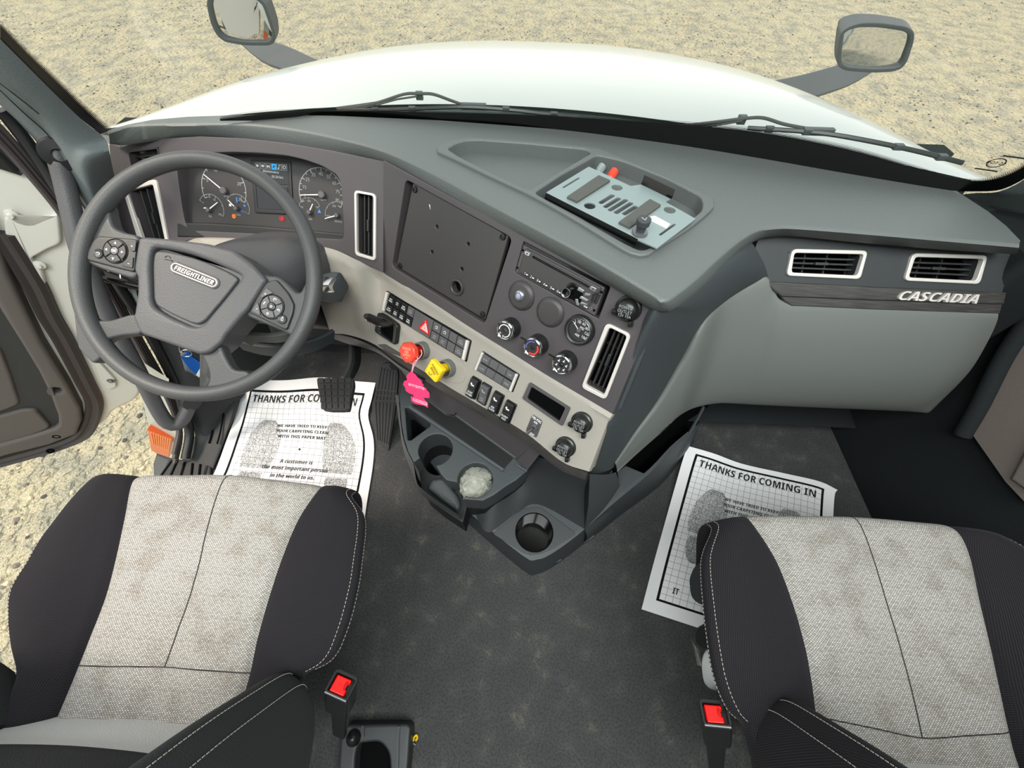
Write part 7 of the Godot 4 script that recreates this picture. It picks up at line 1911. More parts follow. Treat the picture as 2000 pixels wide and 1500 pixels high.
	for side in [-1, 1]:
		var rows := []
		for h in heights:
			var row := PackedVector3Array()
			for q in prof:
				var w: float = absf(q[0])
				row.append(back * Vector3(side * (0.168 + (w - 0.168) * h[1]), h[0], q[1] * h[2] if q[1] > 0 else q[1]))
			rows.append(row)
		s = sh()
		rows = skin(rows, 6, 4)
		s.loft(rows, back.basis.z)
		var low: PackedVector3Array = rows[0]
		for i in low.size() - 1: s.tri(low[i], low[i + 1], low[0])
		part("backrest_bolster", s, M.cloth_black if not worn else M.felt_black, t, Transform3D(), 60.0)
		s = sh()
		for off in [0.55, 0.72]:
			var line := PackedVector3Array()
			for r in range(5, rows.size() - 4):
				var rr: PackedVector3Array = rows[r]
				var f: float = off * 20.0
				line.append(rr[int(f)].lerp(rr[int(f) + 1], f - int(f)) + back.basis.z * 0.0012 + back.basis.x * side * 0.0008)
			dashes(line, s, 0.0006)
		part("stitching", s, M.thread, t)
	s = sh()
	var rows := []
	for h in [-0.05, 0.0, 0.05, 0.098]:
		var row := PackedVector3Array()
		for u in [-0.168, -0.15, -0.08, 0.0, 0.08, 0.15, 0.168]: row.append(back * Vector3(u, h, -0.006 + 0.008 * cos(u * 9.0)))
		rows.append(row)
	s.loft(skin(rows, 4, 4), back.basis.z)
	part("backrest_insert", s, M.felt_grey, t, Transform3D(), 60.0)
	s = sh()
	rows = []
	for h in [0.094, 0.11, 0.3, 0.5, 0.68]:
		var row := PackedVector3Array()
		for u in [-0.172, -0.15, -0.08, 0.0, 0.08, 0.15, 0.172]: row.append(back * Vector3(u, h, (-0.004 if h < 0.1 else 0.004) + 0.008 * cos(u * 9.0)))
		rows.append(row)
	s.loft(skin(rows, 4, 4), back.basis.z)
	part("backrest_panel", s, M.felt_black, t, Transform3D(), 60.0)
	s = sh()
	s.xf = back
	s.slab(quadr(v2([-0.29, -0.02, 0.29, -0.02, 0.27, 0.70, -0.27, 0.70]), 0.06), -0.17, -0.05, 0.04)
	part("backrest_shell", s, M.felt_black, t)


# ---------------------------------------------------------------- outside: bonnet, mirrors, wipers, yard
func outside() -> void:
	yard()
	bonnet()
	mirrors()
	wipers()
func yard() -> void:
	var s := sh()
	s.loft([v3([-40, -1.2, 30, 40, -1.2, 30]), v3([-40, -1.2, -60, 40, -1.2, -60])], Vector3.UP)
	var g := struct("ground", s, M.gravel)
	var rng := RandomNumberGenerator.new()
	rng.seed = 77
	var patch := noise(0.35, 41, FastNoiseLite.TYPE_SIMPLEX_SMOOTH, 4)
	for kind in 4:
		s = sh()
		var rows := []
		for r in 5:
			var row := PackedVector3Array()
			for k in 7:
				var t := TAU * k / 7
				var p := Vector3(cos(t) * sin(r * PI / 4), cos(r * PI / 4) * 0.62, sin(t) * sin(r * PI / 4) * (0.75 + 0.08 * kind))
				p *= rng.randf_range(0.78, 1.12) if r > 0 and r < 4 else 1.0
				row.append(p)
			rows.append(row)
		s.loft(rows, Vector3.ZERO, true)
		var me := s.mesh(30.0)
		var spots: Array[Transform3D] = []
		var want: int = [9000, 11000, 4000, 6000][kind]
		var tries := 0
		while spots.size() < want and tries < want * 8:
			tries += 1
			var near := spots.size() % 4 == 0
			var z := rng.randf_range(-1.3, 1.6) if near else -2.2 - 11.0 * pow(rng.randf(), 1.25)
			var x := rng.randf_range(-4.6, -1.25) if near else rng.randf_range(-1.3, 1.3) * (3.0 - z * 0.75)
			var v := patch.get_noise_2d(x, z)
			if kind != 2 and rng.randf() > clampf(0.28 + v * 1.5, 0.05, 1.0): continue
			var r := (0.0045 + 0.013 * pow(rng.randf(), 4.0)) * (1.0 if near else 1.25)
			if near: r *= 1.25
			var b := Basis(Vector3.UP, rng.randf() * TAU).rotated(Vector3.RIGHT, rng.randf_range(-0.3, 0.3)).scaled(Vector3.ONE * r)
			spots.append(Transform3D(b, Vector3(x, -1.2 + r * 0.15, z)))
		var mm := MultiMesh.new()
		mm.transform_format = MultiMesh.TRANSFORM_3D
		mm.mesh = me
		mm.instance_count = spots.size()
		for i in spots.size(): mm.set_instance_transform(i, spots[i])
		var mi := MultiMeshInstance3D.new()
		mi.name = numbered("loose_stones", g)
		mi.multimesh = mm
		mi.material_override = M["pebble_%d" % kind]
		g.add_child(mi, true)
		stuff(mi)
func bonnet() -> void:
	var b := thing("bonnet", "white lorry bonnet with a rounded nose in front of the windscreen", "bonnet")
	# the edge seen from the cab, from the driver's side round the nose to the passenger's side
	var edge := v3([-1.1946, 0.7, -1.1392, -1.1239, 0.7, -1.2385, -1.0837, 0.69, -1.36, -1.0346, 0.675, -1.5251, -0.964, 0.65, -1.7286, -0.8829, 0.62, -1.9248, -0.8012, 0.585, -2.131, -0.6876, 0.555, -2.3176, -0.5002, 0.52, -2.5172, -0.2176, 0.5, -2.6414, 0.1136, 0.5, -2.6464, 0.3803, 0.515, -2.5863, 0.6206, 0.535, -2.4526, 0.8028, 0.56, -2.2868, 0.9239, 0.59, -2.0897, 1.0097, 0.62, -1.8716, 1.07, 0.645, -1.6582, 1.1224, 0.665, -1.4461, 1.1472, 0.685, -1.2415, 1.1983, 0.7, -1.079])
	var base := PackedVector3Array()
	var n := edge.size()
	for i in n:
		var f := i / (n - 1.0)
		base.append(Vector3(lerpf(edge[0].x, edge[n - 1].x, f), 0.755 + 0.035 * sin(f * PI), lerpf(-1.04, -0.90, f) - 0.22 * sin(f * PI)))
	var rows := []
	for k in 9:
		var w := k / 8.0
		var row := PackedVector3Array()
		for i in n:
			var f := i / (n - 1.0)
			var p := base[i].lerp(edge[i], w)
			p.y += sin(w * PI) * 0.075 * sin(f * PI)
			row.append(p)
		rows.append(row)
	for q in [[0.012, -0.018], [0.035, -0.07], [0.06, -0.22], [0.05, -0.7], [0.0, -1.25]]:
		var row := PackedVector3Array()
		for i in n:
			var t := edge[mini(i + 1, n - 1)] - edge[maxi(i - 1, 0)]
			var out := Vector3(t.z, 0, -t.x).normalized()
			row.append(edge[i] + out * q[0] + Vector3(0, q[1], 0))
		rows.append(row)
	var s := sh()
	s.loft(skin(rows, 3, 4), Vector3.UP)
	part("skin", s, M.paint, b, Transform3D(), 60.0)
	# cowl strip below the windscreen
	var c := thing("cowl", "pale grey cowl strip between the bonnet and the windscreen", "cowl")
	var lower := PackedVector3Array(); var upper := PackedVector3Array()
	for i in range(3, n - 3):
		lower.append(base[i] + Vector3(0, -0.006, 0.09)); upper.append(base[i].lerp(edge[i], 0.07) + Vector3(0, -0.004, 0))
	s = sh()
	s.loft([fit3(lower, 4), fit3(upper, 4)], Vector3.UP)
	part("strip", s, M.plate_blue, c)
	# side of the bonnet's rear corner on the passenger's side
func mirrors() -> void:
	for k in 2:
		var m := thing("bonnet_mirror", ["grey bonnet mirror on a flat arm at the left of the nose", "grey bonnet mirror on a flat arm at the right of the nose"][k], "mirror", Transform3D(), "bonnet mirrors")
		var c: Vector3 = [Vector3(-1.2489, 0.7, -2.1569), Vector3(1.4018, 0.7, -2.0744)][k]
		var n := ((Vector3(0.0, 1.25, 0) - c).normalized() + Vector3([-0.30, 0.26][k], -0.36, 0.88).normalized()).normalized()
		var u := Vector3.UP.cross(n).normalized()
		var x := fr(c, u, n.cross(u).normalized())
		var ih := x.affine_inverse()
		var toy := Vector3(0, 1.25, 0)
		var flat := func(q: PackedVector3Array) -> PackedVector2Array:      # places on the mirror's own plane
			var o := PackedVector2Array()
			for p in q:
				var dirv := (p - toy).normalized()
				var t: float = (c - toy).dot(n) / dirv.dot(n)
				var lp: Vector3 = ih * (toy + dirv * t)
				o.append(Vector2(lp.x, lp.y))
			return o
		var outer: PackedVector2Array = flat.call([v3([-1.5286, 0.7, -2.4127, -1.5842, 0.7, -2.5595, -1.543, 0.7, -2.6359, -1.3585, 0.7, -2.5645, -1.2606, 0.7, -2.4387, -1.1467, 0.7, -2.2148, -1.0495, 0.7, -2.0193, -1.0203, 0.7, -1.9265, -1.0293, 0.7, -1.8972, -1.1216, 0.7, -1.8894, -1.2174, 0.7, -1.9212, -1.2789, 0.7, -1.987, -1.3702, 0.7, -2.1257]), v3([1.3337, 0.7, -2.2542, 1.4095, 0.7, -2.349, 1.4892, 0.7, -2.4058, 1.5855, 0.7, -2.4146, 1.6808, 0.7, -2.3664, 1.6746, 0.7, -2.2975, 1.6094, 0.7, -2.1761, 1.4591, 0.7, -1.9354, 1.3992, 0.7, -1.8589, 1.3483, 0.7, -1.8253, 1.2613, 0.7, -1.8087, 1.1724, 0.7, -1.821, 1.1599, 0.7, -1.8597, 1.2025, 0.7, -1.9678])][k])
		var inner := PackedVector2Array()
		outer = quadr(outer, 0.03, 3)
		inner = Sh.inset(outer, 0.014 if not Geometry2D.is_polygon_clockwise(outer) else -0.014)
		var s := sh(x)
		s.slab(outer, -0.06, 0.012, 0.003, [inner])
		s.slab(Sh.inset(outer, (0.012 if not Geometry2D.is_polygon_clockwise(outer) else -0.012)), -0.11, -0.05, 0.02)
		part("housing", s, M.plastic_out, m)
		s = sh(x)
		var rows := []
		for r in 7:
			var row := PackedVector3Array()
			for q in inner:
				var f := r / 6.0
				var ctr := Vector2()
				for p in inner: ctr += p / inner.size()
				var p2 := ctr.lerp(q, f)
				row.append(Vector3(p2.x, p2.y, 0.004 - 0.55 * (p2 - ctr).length_squared()))
			rows.append(row)
		s.loft(rows, Vector3(0, 0, 1), true)
		part("mirror_glass", s, M.mirror, m, Transform3D(), 80.0)
		s = sh()
		var a: PackedVector3Array = [v3([-1.7799, 0.4307, -3.026, -1.5888, 0.3897, -2.8576, -1.4259, 0.3875, -2.7482, -1.2514, 0.3773, -2.6269, -1.0518, 0.3775, -2.4855]), v3([2.0643, 0.4147, -2.9918, 1.876, 0.3749, -2.8521, 1.6666, 0.3757, -2.701, 1.4396, 0.3815, -2.557, 1.1861, 0.4004, -2.3958])][k]
		s.sweep(smooth3(a, 12), quadr(v2([-0.065, -0.012, 0.065, -0.012, 0.065, 0.012, -0.065, 0.012]), 0.01), false, (toy - a[1]).normalized())
		part("arm", s, M.plastic_out, m)
func wipers() -> void:
	for k in 2:
		var w := thing("windscreen_wiper", ["black wiper with a bent arm on the driver's side of the windscreen", "black wiper with a bent arm on the passenger's side of the windscreen"][k], "wiper", Transform3D(), "windscreen wipers")
		var s := sh()
		var arm: PackedVector3Array = [v3([-0.4531, 0.8145, -1.0834, -0.373, 0.8345, -1.0686, -0.2956, 0.8612, -1.0503, -0.2593, 0.8645, -1.0468, -0.2253, 0.8651, -1.0449, -0.1869, 0.8518, -1.0504, -0.158, 0.8415, -1.0547]), v3([0.3421, 0.8464, -0.972, 0.4052, 0.8683, -0.9438, 0.4451, 0.8839, -0.923, 0.478, 0.8929, -0.908, 0.5208, 0.887, -0.8981, 0.5643, 0.8851, -0.8859])][k]
		s.tube(smooth3(arm, 40), 0.0032, 8)
		part("arm", s, M.magnet, w)
		s = sh()
		s.sweep([v3([-0.4813, 0.8089, -1.0841, -0.4242, 0.8204, -1.0787, -0.3678, 0.8348, -1.0682]), v3([0.3247, 0.8356, -0.9813, 0.3815, 0.8543, -0.9587, 0.4473, 0.8819, -0.9234])][k], quadr(v2([-0.006, -0.003, 0.006, -0.003, 0.006, 0.003, -0.006, 0.003]), 0.002), false, Vector3(0, 0.5, 1), [1.3, 1.0, 0.6])
		s.tube([v3([-0.373, 0.8314, -1.0653, -0.3159, 0.8495, -1.0527, -0.2633, 0.8602, -1.0444]), v3([0.394, 0.8584, -0.9477, 0.4229, 0.8708, -0.932, 0.4461, 0.8819, -0.9188])][k], 0.002, 6)
		part("arm_base", s, M.magnet, w)
		s = sh()
		var j: Vector3 = [Vector3(-0.2612, 0.857, -1.056), Vector3(0.449, 0.8796, -0.9292)][k]
		s.box(j, Vector3(0.016, 0.016, 0.012), 0.003)
		var h: Vector3 = [Vector3(-0.1337, 0.8389, -1.0551), Vector3(0.5874, 0.8826, -0.8802)][k]
		s.box(h, Vector3(0.06, 0.012, 0.012), 0.002)
		part("clip", s, M.plastic_out, w)
		s = sh()
		var blade: PackedVector3Array = [v3([-0.4345, 0.8174, -1.0659, -0.2892, 0.8303, -1.052, -0.156, 0.8436, -1.0385, -0.0527, 0.843, -1.034, 0.0318, 0.8427, -1.0196, 0.1141, 0.8447, -1.0024]), v3([0.459, 0.8725, -0.91, 0.5466, 0.8836, -0.8772, 0.5982, 0.8874, -0.8593, 0.6699, 0.8862, -0.8381, 0.7522, 0.8811, -0.8166, 0.8398, 0.8708, -0.7991])][k]
		var bl := smooth3(blade, 30)
		s.sweep(bl, quadr(v2([-0.004, -0.003, 0.004, -0.003, 0.004, 0.003, -0.004, 0.003]), 0.002), false, Vector3(0, 0.6, 1))
		part("blade", s, M.key_black, w)
		s = sh()
		for f in [3, 8, 20, 26]: s.box(bl[f], Vector3(0.016, 0.010, 0.010), 0.002)
		part("blade_claws", s, M.plastic_out, w)

# ---------------------------------------------------------------- shape builder
class Sh:
	var p := PackedVector3Array()      # triangles, anticlockwise seen from outside
	var t := PackedVector2Array()
	var xf := Transform3D()
	func tri(a: Vector3, b: Vector3, c: Vector3, ua := Vector2(), ub := Vector2(), uc := Vector2()) -> void:
		p.append(xf * a); p.append(xf * b); p.append(xf * c)
		t.append(ua); t.append(ub); t.append(uc)
	func quad(a: Vector3, b: Vector3, c: Vector3, d: Vector3) -> void:
		tri(a, b, c); tri(a, c, d)
	func flip(from: int) -> void:
		for i in range(from, p.size(), 3):
			var k := p[i]; p[i] = p[i + 1]; p[i + 1] = k
			var u := t[i]; t[i] = t[i + 1]; t[i + 1] = u
	func solid(from: int) -> void:     # turns a closed shape outwards
		var vol := 0.0
		if from >= p.size(): return
		var o := p[from]
		for i in range(from, p.size(), 3):
			vol += (p[i] - o).dot((p[i + 1] - o).cross(p[i + 2] - o))
		if vol < 0.0: flip(from)
	func toward(from: int, d: Vector3) -> void:
		var s := 0.0
		for i in range(from, p.size(), 3):
			s += (p[i + 1] - p[i]).cross(p[i + 2] - p[i]).dot(d)
		if s < 0.0: flip(from)
	static func inset(o: PackedVector2Array, d: float) -> PackedVector2Array:
		var r := PackedVector2Array()
		var m := o.size()
		for i in m:
			var a := (o[i] - o[(i + m - 1) % m]).normalized()
			var b := (o[(i + 1) % m] - o[i]).normalized()
			var na := Vector2(-a.y, a.x)
			var nb := Vector2(-b.y, b.x)
			r.append(o[i] + (na + nb) * (d / maxf(1.0 + na.dot(nb), 0.35)))
		return r
	static func crosses(a: Vector2, b: Vector2, o: PackedVector2Array) -> bool:
		for i in o.size():
			var c := o[i]
			var d := o[(i + 1) % o.size()]
			if a.is_equal_approx(c) or a.is_equal_approx(d) or b.is_equal_approx(c) or b.is_equal_approx(d): continue
			if Geometry2D.segment_intersects_segment(a, b, c, d) != null: return true
		return false
	static func bridged(outer: PackedVector2Array, holes: Array) -> PackedVector2Array:
		var o := outer
		var left := holes.duplicate()
		left.sort_custom(func(a, b): return Array(a).map(func(q): return q.x).max() > Array(b).map(func(q): return q.x).max())
		while left.size():
			var h: PackedVector2Array = left.pop_front()
			var best := INF
			var bi := 0
			var bj := 0
			for i in o.size():
				for j in h.size():
					var d := o[i].distance_squared_to(h[j])
					if d < best:
						if crosses(o[i], h[j], o) or crosses(o[i], h[j], h): continue
						var bad := false
						for other in left:
							if crosses(o[i], h[j], other): bad = true
						if bad: continue
						best = d; bi = i; bj = j
			var r := o.slice(0, bi + 1)
			for k in h.size() + 1: r.append(h[(bj + k) % h.size()])
			r.append_array(o.slice(bi))
			o = r
		return o
	static func ears(q: PackedVector2Array) -> PackedInt32Array:
		var out := PackedInt32Array()
		var ids := range(q.size())
		var area := 0.0
		for i in q.size(): area += q[i].cross(q[(i + 1) % q.size()])
		if area < 0.0: ids.reverse()
		var i := 0
		var idle := 0
		while ids.size() > 3:
			var m: int = ids.size()
			var a: Vector2 = q[ids[(i + m - 1) % m]]
			var b: Vector2 = q[ids[i % m]]
			var c: Vector2 = q[ids[(i + 1) % m]]
			var x := (b - a).cross(c - b)
			var ok := x > 0.0 or idle > m
			if absf(x) < 1e-12 and idle > 0: ok = true
			elif ok and idle <= m:
				for k in ids:
					var p: Vector2 = q[k]
					if p == a or p == b or p == c: continue
					if (b - a).cross(p - a) >= 0.0 and (c - b).cross(p - b) >= 0.0 and (a - c).cross(p - c) >= 0.0:
						ok = false
						break
			if ok:
				if idle > m and x < 0.0 and idle < m * 2:
					idle += 1; i = (i + 1) % m
					continue
				if absf(x) >= 1e-12: out.append_array([ids[(i + m - 1) % m], ids[i % m], ids[(i + 1) % m]])
				ids.remove_at(i % m)
				i = i % ids.size()
				idle = 0
			else:
				i = (i + 1) % m
				idle += 1
				if idle == m * 2 + 1: print("ears stuck ", m, " of ", q.size(), " ", q[0])
		out.append_array([ids[0], ids[1], ids[2]])
		return out
	func cap(o: PackedVector2Array, holes: Array, z: float, up: bool) -> void:
		var poly := bridged(o, holes) if holes.size() else o
		var ix := ears(poly)
		for i in range(0, ix.size(), 3):
			var a := poly[ix[i]]; var b := poly[ix[i + 1]]; var c := poly[ix[i + 2]]
			if ((b - a).cross(c - a) > 0.0) != up: var k := b; b = c; c = k
			tri(Vector3(a.x, a.y, z), Vector3(b.x, b.y, z), Vector3(c.x, c.y, z), a, b, c)
	func slab(outline: PackedVector2Array, z0: float, z1: float, bevel := 0.0, holes := [], dome := 0.0, bottom := true) -> void:
		var o := outline.duplicate()
		if Geometry2D.is_polygon_clockwise(o): o.reverse()
		var hs := []
		for h0 in holes:
			var h: PackedVector2Array = h0.duplicate()
			if not Geometry2D.is_polygon_clockwise(h): h.reverse()
			hs.append(h)
		var ins := [0.0, 0.0]
		var zs := [z0, z1 - bevel]
		if bevel > 0.0:
			for k in [30, 60, 90]:
				ins.append(bevel * (1.0 - cos(deg_to_rad(k)))); zs.append(z1 - bevel + bevel * sin(deg_to_rad(k)))
		var tops := []
		for l in [o] + hs:
			var prev: PackedVector2Array = l
			for k in range(1, ins.size()):
				var now := inset(l, ins[k]) if ins[k] > 0.0 else (l as PackedVector2Array).duplicate()
				for again in (6 if ins[k] > 0.0 else 0):     # edges that turned over shrink to a point
					for i in l.size():
						var j: int = (i + 1) % l.size()
						if (now[j] - now[i]).dot(l[j] - l[i]) < 0.0:
							now[i] = (now[i] + now[j]) / 2
							now[j] = now[i]
				for i in l.size():
					var j: int = (i + 1) % l.size()
					quad(Vector3(prev[i].x, prev[i].y, zs[k - 1]), Vector3(prev[j].x, prev[j].y, zs[k - 1]), Vector3(now[j].x, now[j].y, zs[k]), Vector3(now[i].x, now[i].y, zs[k]))
				prev = now
			tops.append(prev)
		if dome > 0.0 and hs.is_empty():
			var c := Vector2()
			for q in tops[0]: c += q / tops[0].size()
			var prev: PackedVector2Array = tops[0]
			var pz: float = zs[-1]
			for k in [0.66, 0.33, 0.0]:
				var now := PackedVector2Array()
				for q in tops[0]: now.append(c + (q - c) * k)
				var nz: float = zs[-1] + dome * (1.0 - k * k)
				for i in now.size():
					var j := (i + 1) % now.size()
					quad(Vector3(prev[i].x, prev[i].y, pz), Vector3(prev[j].x, prev[j].y, pz), Vector3(now[j].x, now[j].y, nz), Vector3(now[i].x, now[i].y, nz))
				prev = now; pz = nz
		else:
			cap(tops[0], tops.slice(1), zs[-1], true)
		if bottom: cap(o, hs, z0, false)
	func box(c: Vector3, s: Vector3, bevel := 0.0) -> void:
		var h := s * 0.5
		var old := xf
		xf = xf * Transform3D(Basis(), c)
		slab(PackedVector2Array([Vector2(-h.x, -h.y), Vector2(h.x, -h.y), Vector2(h.x, h.y), Vector2(-h.x, h.y)]), -h.z, h.z, bevel)
		xf = old
	func lathe(prof: PackedVector2Array, seg := 32) -> void:   # (radius, z), round the z axis
		var from := p.size()
		for k in prof.size() - 1:
			for i in seg:
				var a := TAU * i / seg
				var b := TAU * (i + 1) / seg
				var q0 := prof[k]; var q1 := prof[k + 1]
				var v00 := Vector3(q0.x * cos(a), q0.x * sin(a), q0.y)
				var v01 := Vector3(q0.x * cos(b), q0.x * sin(b), q0.y)
				var v10 := Vector3(q1.x * cos(a), q1.x * sin(a), q1.y)
				var v11 := Vector3(q1.x * cos(b), q1.x * sin(b), q1.y)
				if q0.x > 1e-6: tri(v00, v01, v11)
				if q1.x > 1e-6: tri(v00, v11, v10)
		solid(from)
	func loft(rows: Array, d := Vector3(0, 0.8, 0.6), around := false, closed := false) -> void:
		var from := p.size()
		var nr := rows.size()
		for r in (nr if closed else nr - 1):
			var a: PackedVector3Array = rows[r]
			var b: PackedVector3Array = rows[(r + 1) % nr]
			var nc := a.size()
			for c in (nc if around else nc - 1):
				var e := (c + 1) % nc
				var u0 := float(c) / (nc - 1); var u1 := float(c + 1) / (nc - 1)
				var w0 := float(r) / (nr - 1); var w1 := float(r + 1) / (nr - 1)
				tri(a[c], a[e], b[e], Vector2(u0, w0), Vector2(u1, w0), Vector2(u1, w1))
				tri(a[c], b[e], b[c], Vector2(u0, w0), Vector2(u1, w1), Vector2(u0, w1))
		if d == Vector3.ZERO: solid(from)
		elif d != Vector3.INF: toward(from, xf.basis * d)
	func sweep(pts: PackedVector3Array, prof: PackedVector2Array, closed := false, up := Vector3.UP, scales := []) -> void:
		var rows := []
		var m := pts.size()
		var from := p.size()
		var side := Vector3()
		for i in m:
			var d := (pts[(i + 1) % m] - pts[(i + m - 1) % m]) if closed else (pts[mini(i + 1, m - 1)] - pts[maxi(i - 1, 0)])
			d = d.normalized()
			if i == 0:
				side = d.cross(up)
				if side.length() < 0.01: side = d.cross(Vector3.RIGHT)
			else:
				side = side - d * side.dot(d)
			if closed: side = d.cross(up)
			side = side.normalized()
			var top := side.cross(d)
			var row := PackedVector3Array()
			var k: float = scales[i] if scales.size() else 1.0
			for q in prof: row.append(pts[i] + (side * q.x + top * q.y) * k)
			rows.append(row)
		loft(rows, Vector3.INF, true, closed)
		if not closed:
			for e in [0, m - 1]:
				var r: PackedVector3Array = rows[e]
				var c := Vector3()
				for q in r: c += q / r.size()
				for i in r.size():
					var j := (i + 1) % r.size()
					if e == 0: tri(r[j], r[i], c)
					else: tri(r[i], r[j], c)
		solid(from)
	func tube(pts: PackedVector3Array, r: float, seg := 10, closed := false, scales := []) -> void:
		var prof := PackedVector2Array()
		for i in seg: prof.append(Vector2(cos(TAU * i / seg), sin(TAU * i / seg)) * r)
		sweep(pts, prof, closed, Vector3(0.13, 0.97, 0.21), scales)
	func text(words: String, height: float, at: Vector2, z := 0.0, depth := 0.0006, font := "", wide := 1.0, slant := 0.0, turn := 0.0, align := 0, map = null, skewy := 0.0) -> void:
		var f := SystemFont.new()
		f.font_names = PackedStringArray(["Droid Sans" if font == "" or font == "bold" else font])
		if font == "bold": f.font_weight = 700
		var tm := TextMesh.new()
		tm.font = f; tm.text = words; tm.font_size = 64
		tm.pixel_size = height / (64.0 * 0.72); tm.depth = depth
		tm.curve_step = 3.0
		tm.horizontal_alignment = [HORIZONTAL_ALIGNMENT_CENTER, HORIZONTAL_ALIGNMENT_LEFT, HORIZONTAL_ALIGNMENT_RIGHT][align]
		var arr := tm.get_mesh_arrays()
		if arr.is_empty(): return
		var vs: PackedVector3Array = arr[Mesh.ARRAY_VERTEX]
		var ix: PackedInt32Array = arr[Mesh.ARRAY_INDEX]
		var lo := INF
		var hi := -INF
		for q in vs:
			lo = minf(lo, q.y); hi = maxf(hi, q.y)
		var mid := (lo + hi) * 0.5
		var co := cos(turn)
		var si := sin(turn)
		var out := PackedVector3Array()
		for q in vs:
			var x := q.x * wide + (q.y - mid) * slant
			var y := q.y - mid + x * skewy
			var w := Vector3(at.x + x * co - y * si, at.y + x * si + y * co, z + q.z + depth * 0.5)
			out.append(map.call(w) if map != null else w)
		for i in range(0, ix.size(), 3):
			if depth < 0.003 and vs[ix[i]].z < 0.0 and vs[ix[i + 1]].z < 0.0 and vs[ix[i + 2]].z < 0.0: continue
			tri(out[ix[i]], out[ix[i + 2]], out[ix[i + 1]])
	func add(other: Sh, at: Transform3D) -> void:
		for q in other.p: p.append(xf * (at * q))
		t.append_array(other.t)
	func warp(f: Callable) -> Sh:
		for i in p.size(): p[i] = f.call(p[i])
		return self
	func mesh(angle := 38.0) -> ArrayMesh:
		var m := p.size() / 3
		var fn := PackedVector3Array()
		fn.resize(m)
		var at := {}
		var keys := []
		keys.resize(p.size())
		for i in m:
			fn[i] = (p[i * 3 + 1] - p[i * 3]).cross(p[i * 3 + 2] - p[i * 3])
			for k in 3:
				var key := Vector3i((p[i * 3 + k] * 20000.0).round())
				keys[i * 3 + k] = key
				if at.has(key): at[key].append(i)
				else: at[key] = [i]
		var lim := cos(deg_to_rad(angle))
		var un := PackedVector3Array()
		un.resize(m)
		for i in m: un[i] = fn[i].normalized()
		var vs := PackedVector3Array(); var ns := PackedVector3Array(); var us := PackedVector2Array()
		vs.resize(m * 3); ns.resize(m * 3); us.resize(m * 3)
		var w := 0
		for i in m:
			if fn[i].length_squared() < 1e-20: continue
			for k in [0, 2, 1]:
				var s := Vector3()
				for j in at[keys[i * 3 + k]]:
					if un[j].dot(un[i]) > lim: s += fn[j]
				vs[w] = p[i * 3 + k]; ns[w] = s.normalized(); us[w] = t[i * 3 + k]
				w += 1
		vs.resize(w); ns.resize(w); us.resize(w)
		var a := []
		a.resize(Mesh.ARRAY_MAX)
		a[Mesh.ARRAY_VERTEX] = vs; a[Mesh.ARRAY_NORMAL] = ns; a[Mesh.ARRAY_TEX_UV] = us
		var am := ArrayMesh.new()
		if w: am.add_surface_from_arrays(Mesh.PRIMITIVE_TRIANGLES, a)
		return am

# ---------------------------------------------------------------- points and outlines
static func v2(f: Array) -> PackedVector2Array:
	var r := PackedVector2Array()
	for i in range(0, f.size(), 2): r.append(Vector2(f[i], f[i + 1]))
	return r
static func v3(f: Array) -> PackedVector3Array:
	var r := PackedVector3Array()
	for i in range(0, f.size(), 3): r.append(Vector3(f[i], f[i + 1], f[i + 2]))
	return r
static func rect(w: float, h: float, r := 0.0, seg := 4, c := Vector2()) -> PackedVector2Array:
	return quadr(PackedVector2Array([c + Vector2(-w, -h) / 2, c + Vector2(w, -h) / 2, c + Vector2(w, h) / 2, c + Vector2(-w, h) / 2]), r, seg)
static func quadr(q: PackedVector2Array, r: float, seg := 4) -> PackedVector2Array:   # a polygon with rounded corners
	if r <= 0.0: return q
	var o := PackedVector2Array()
	var m := q.size()
	for i in m:
		var a := (q[(i + m - 1) % m] - q[i])
		var b := (q[(i + 1) % m] - q[i])
		var k := minf(r, minf(a.length(), b.length()) * 0.45)
		var s := q[i] + a.normalized() * k
		var e := q[i] + b.normalized() * k
		for j in seg + 1:
			var w := float(j) / seg
			o.append(s.lerp(q[i], w).lerp(q[i].lerp(e, w), w))
	return o
static func ring(r: float, seg := 32, c := Vector2(), a0 := 0.0, a1 := TAU) -> PackedVector2Array:
	var o := PackedVector2Array()
	var full := absf(a1 - a0) > 6.28
	for i in (seg if full else seg + 1): o.append(c + Vector2.from_angle(a0 + (a1 - a0) * i / seg) * r)
	return o
static func arc(r0: float, r1: float, a0: float, a1: float, seg := 20, c := Vector2()) -> PackedVector2Array:
	var o := ring(r1, seg, c, a0, a1)
	var i := ring(r0, seg, c, a0, a1)
	i.reverse()
	o.append_array(i)
	return o
static func cr(a, b, c, d, w: float):
	return b + 0.5 * w * (c - a + w * (2.0 * a - 5.0 * b + 4.0 * c - d + w * (3.0 * (b - c) + d - a)))
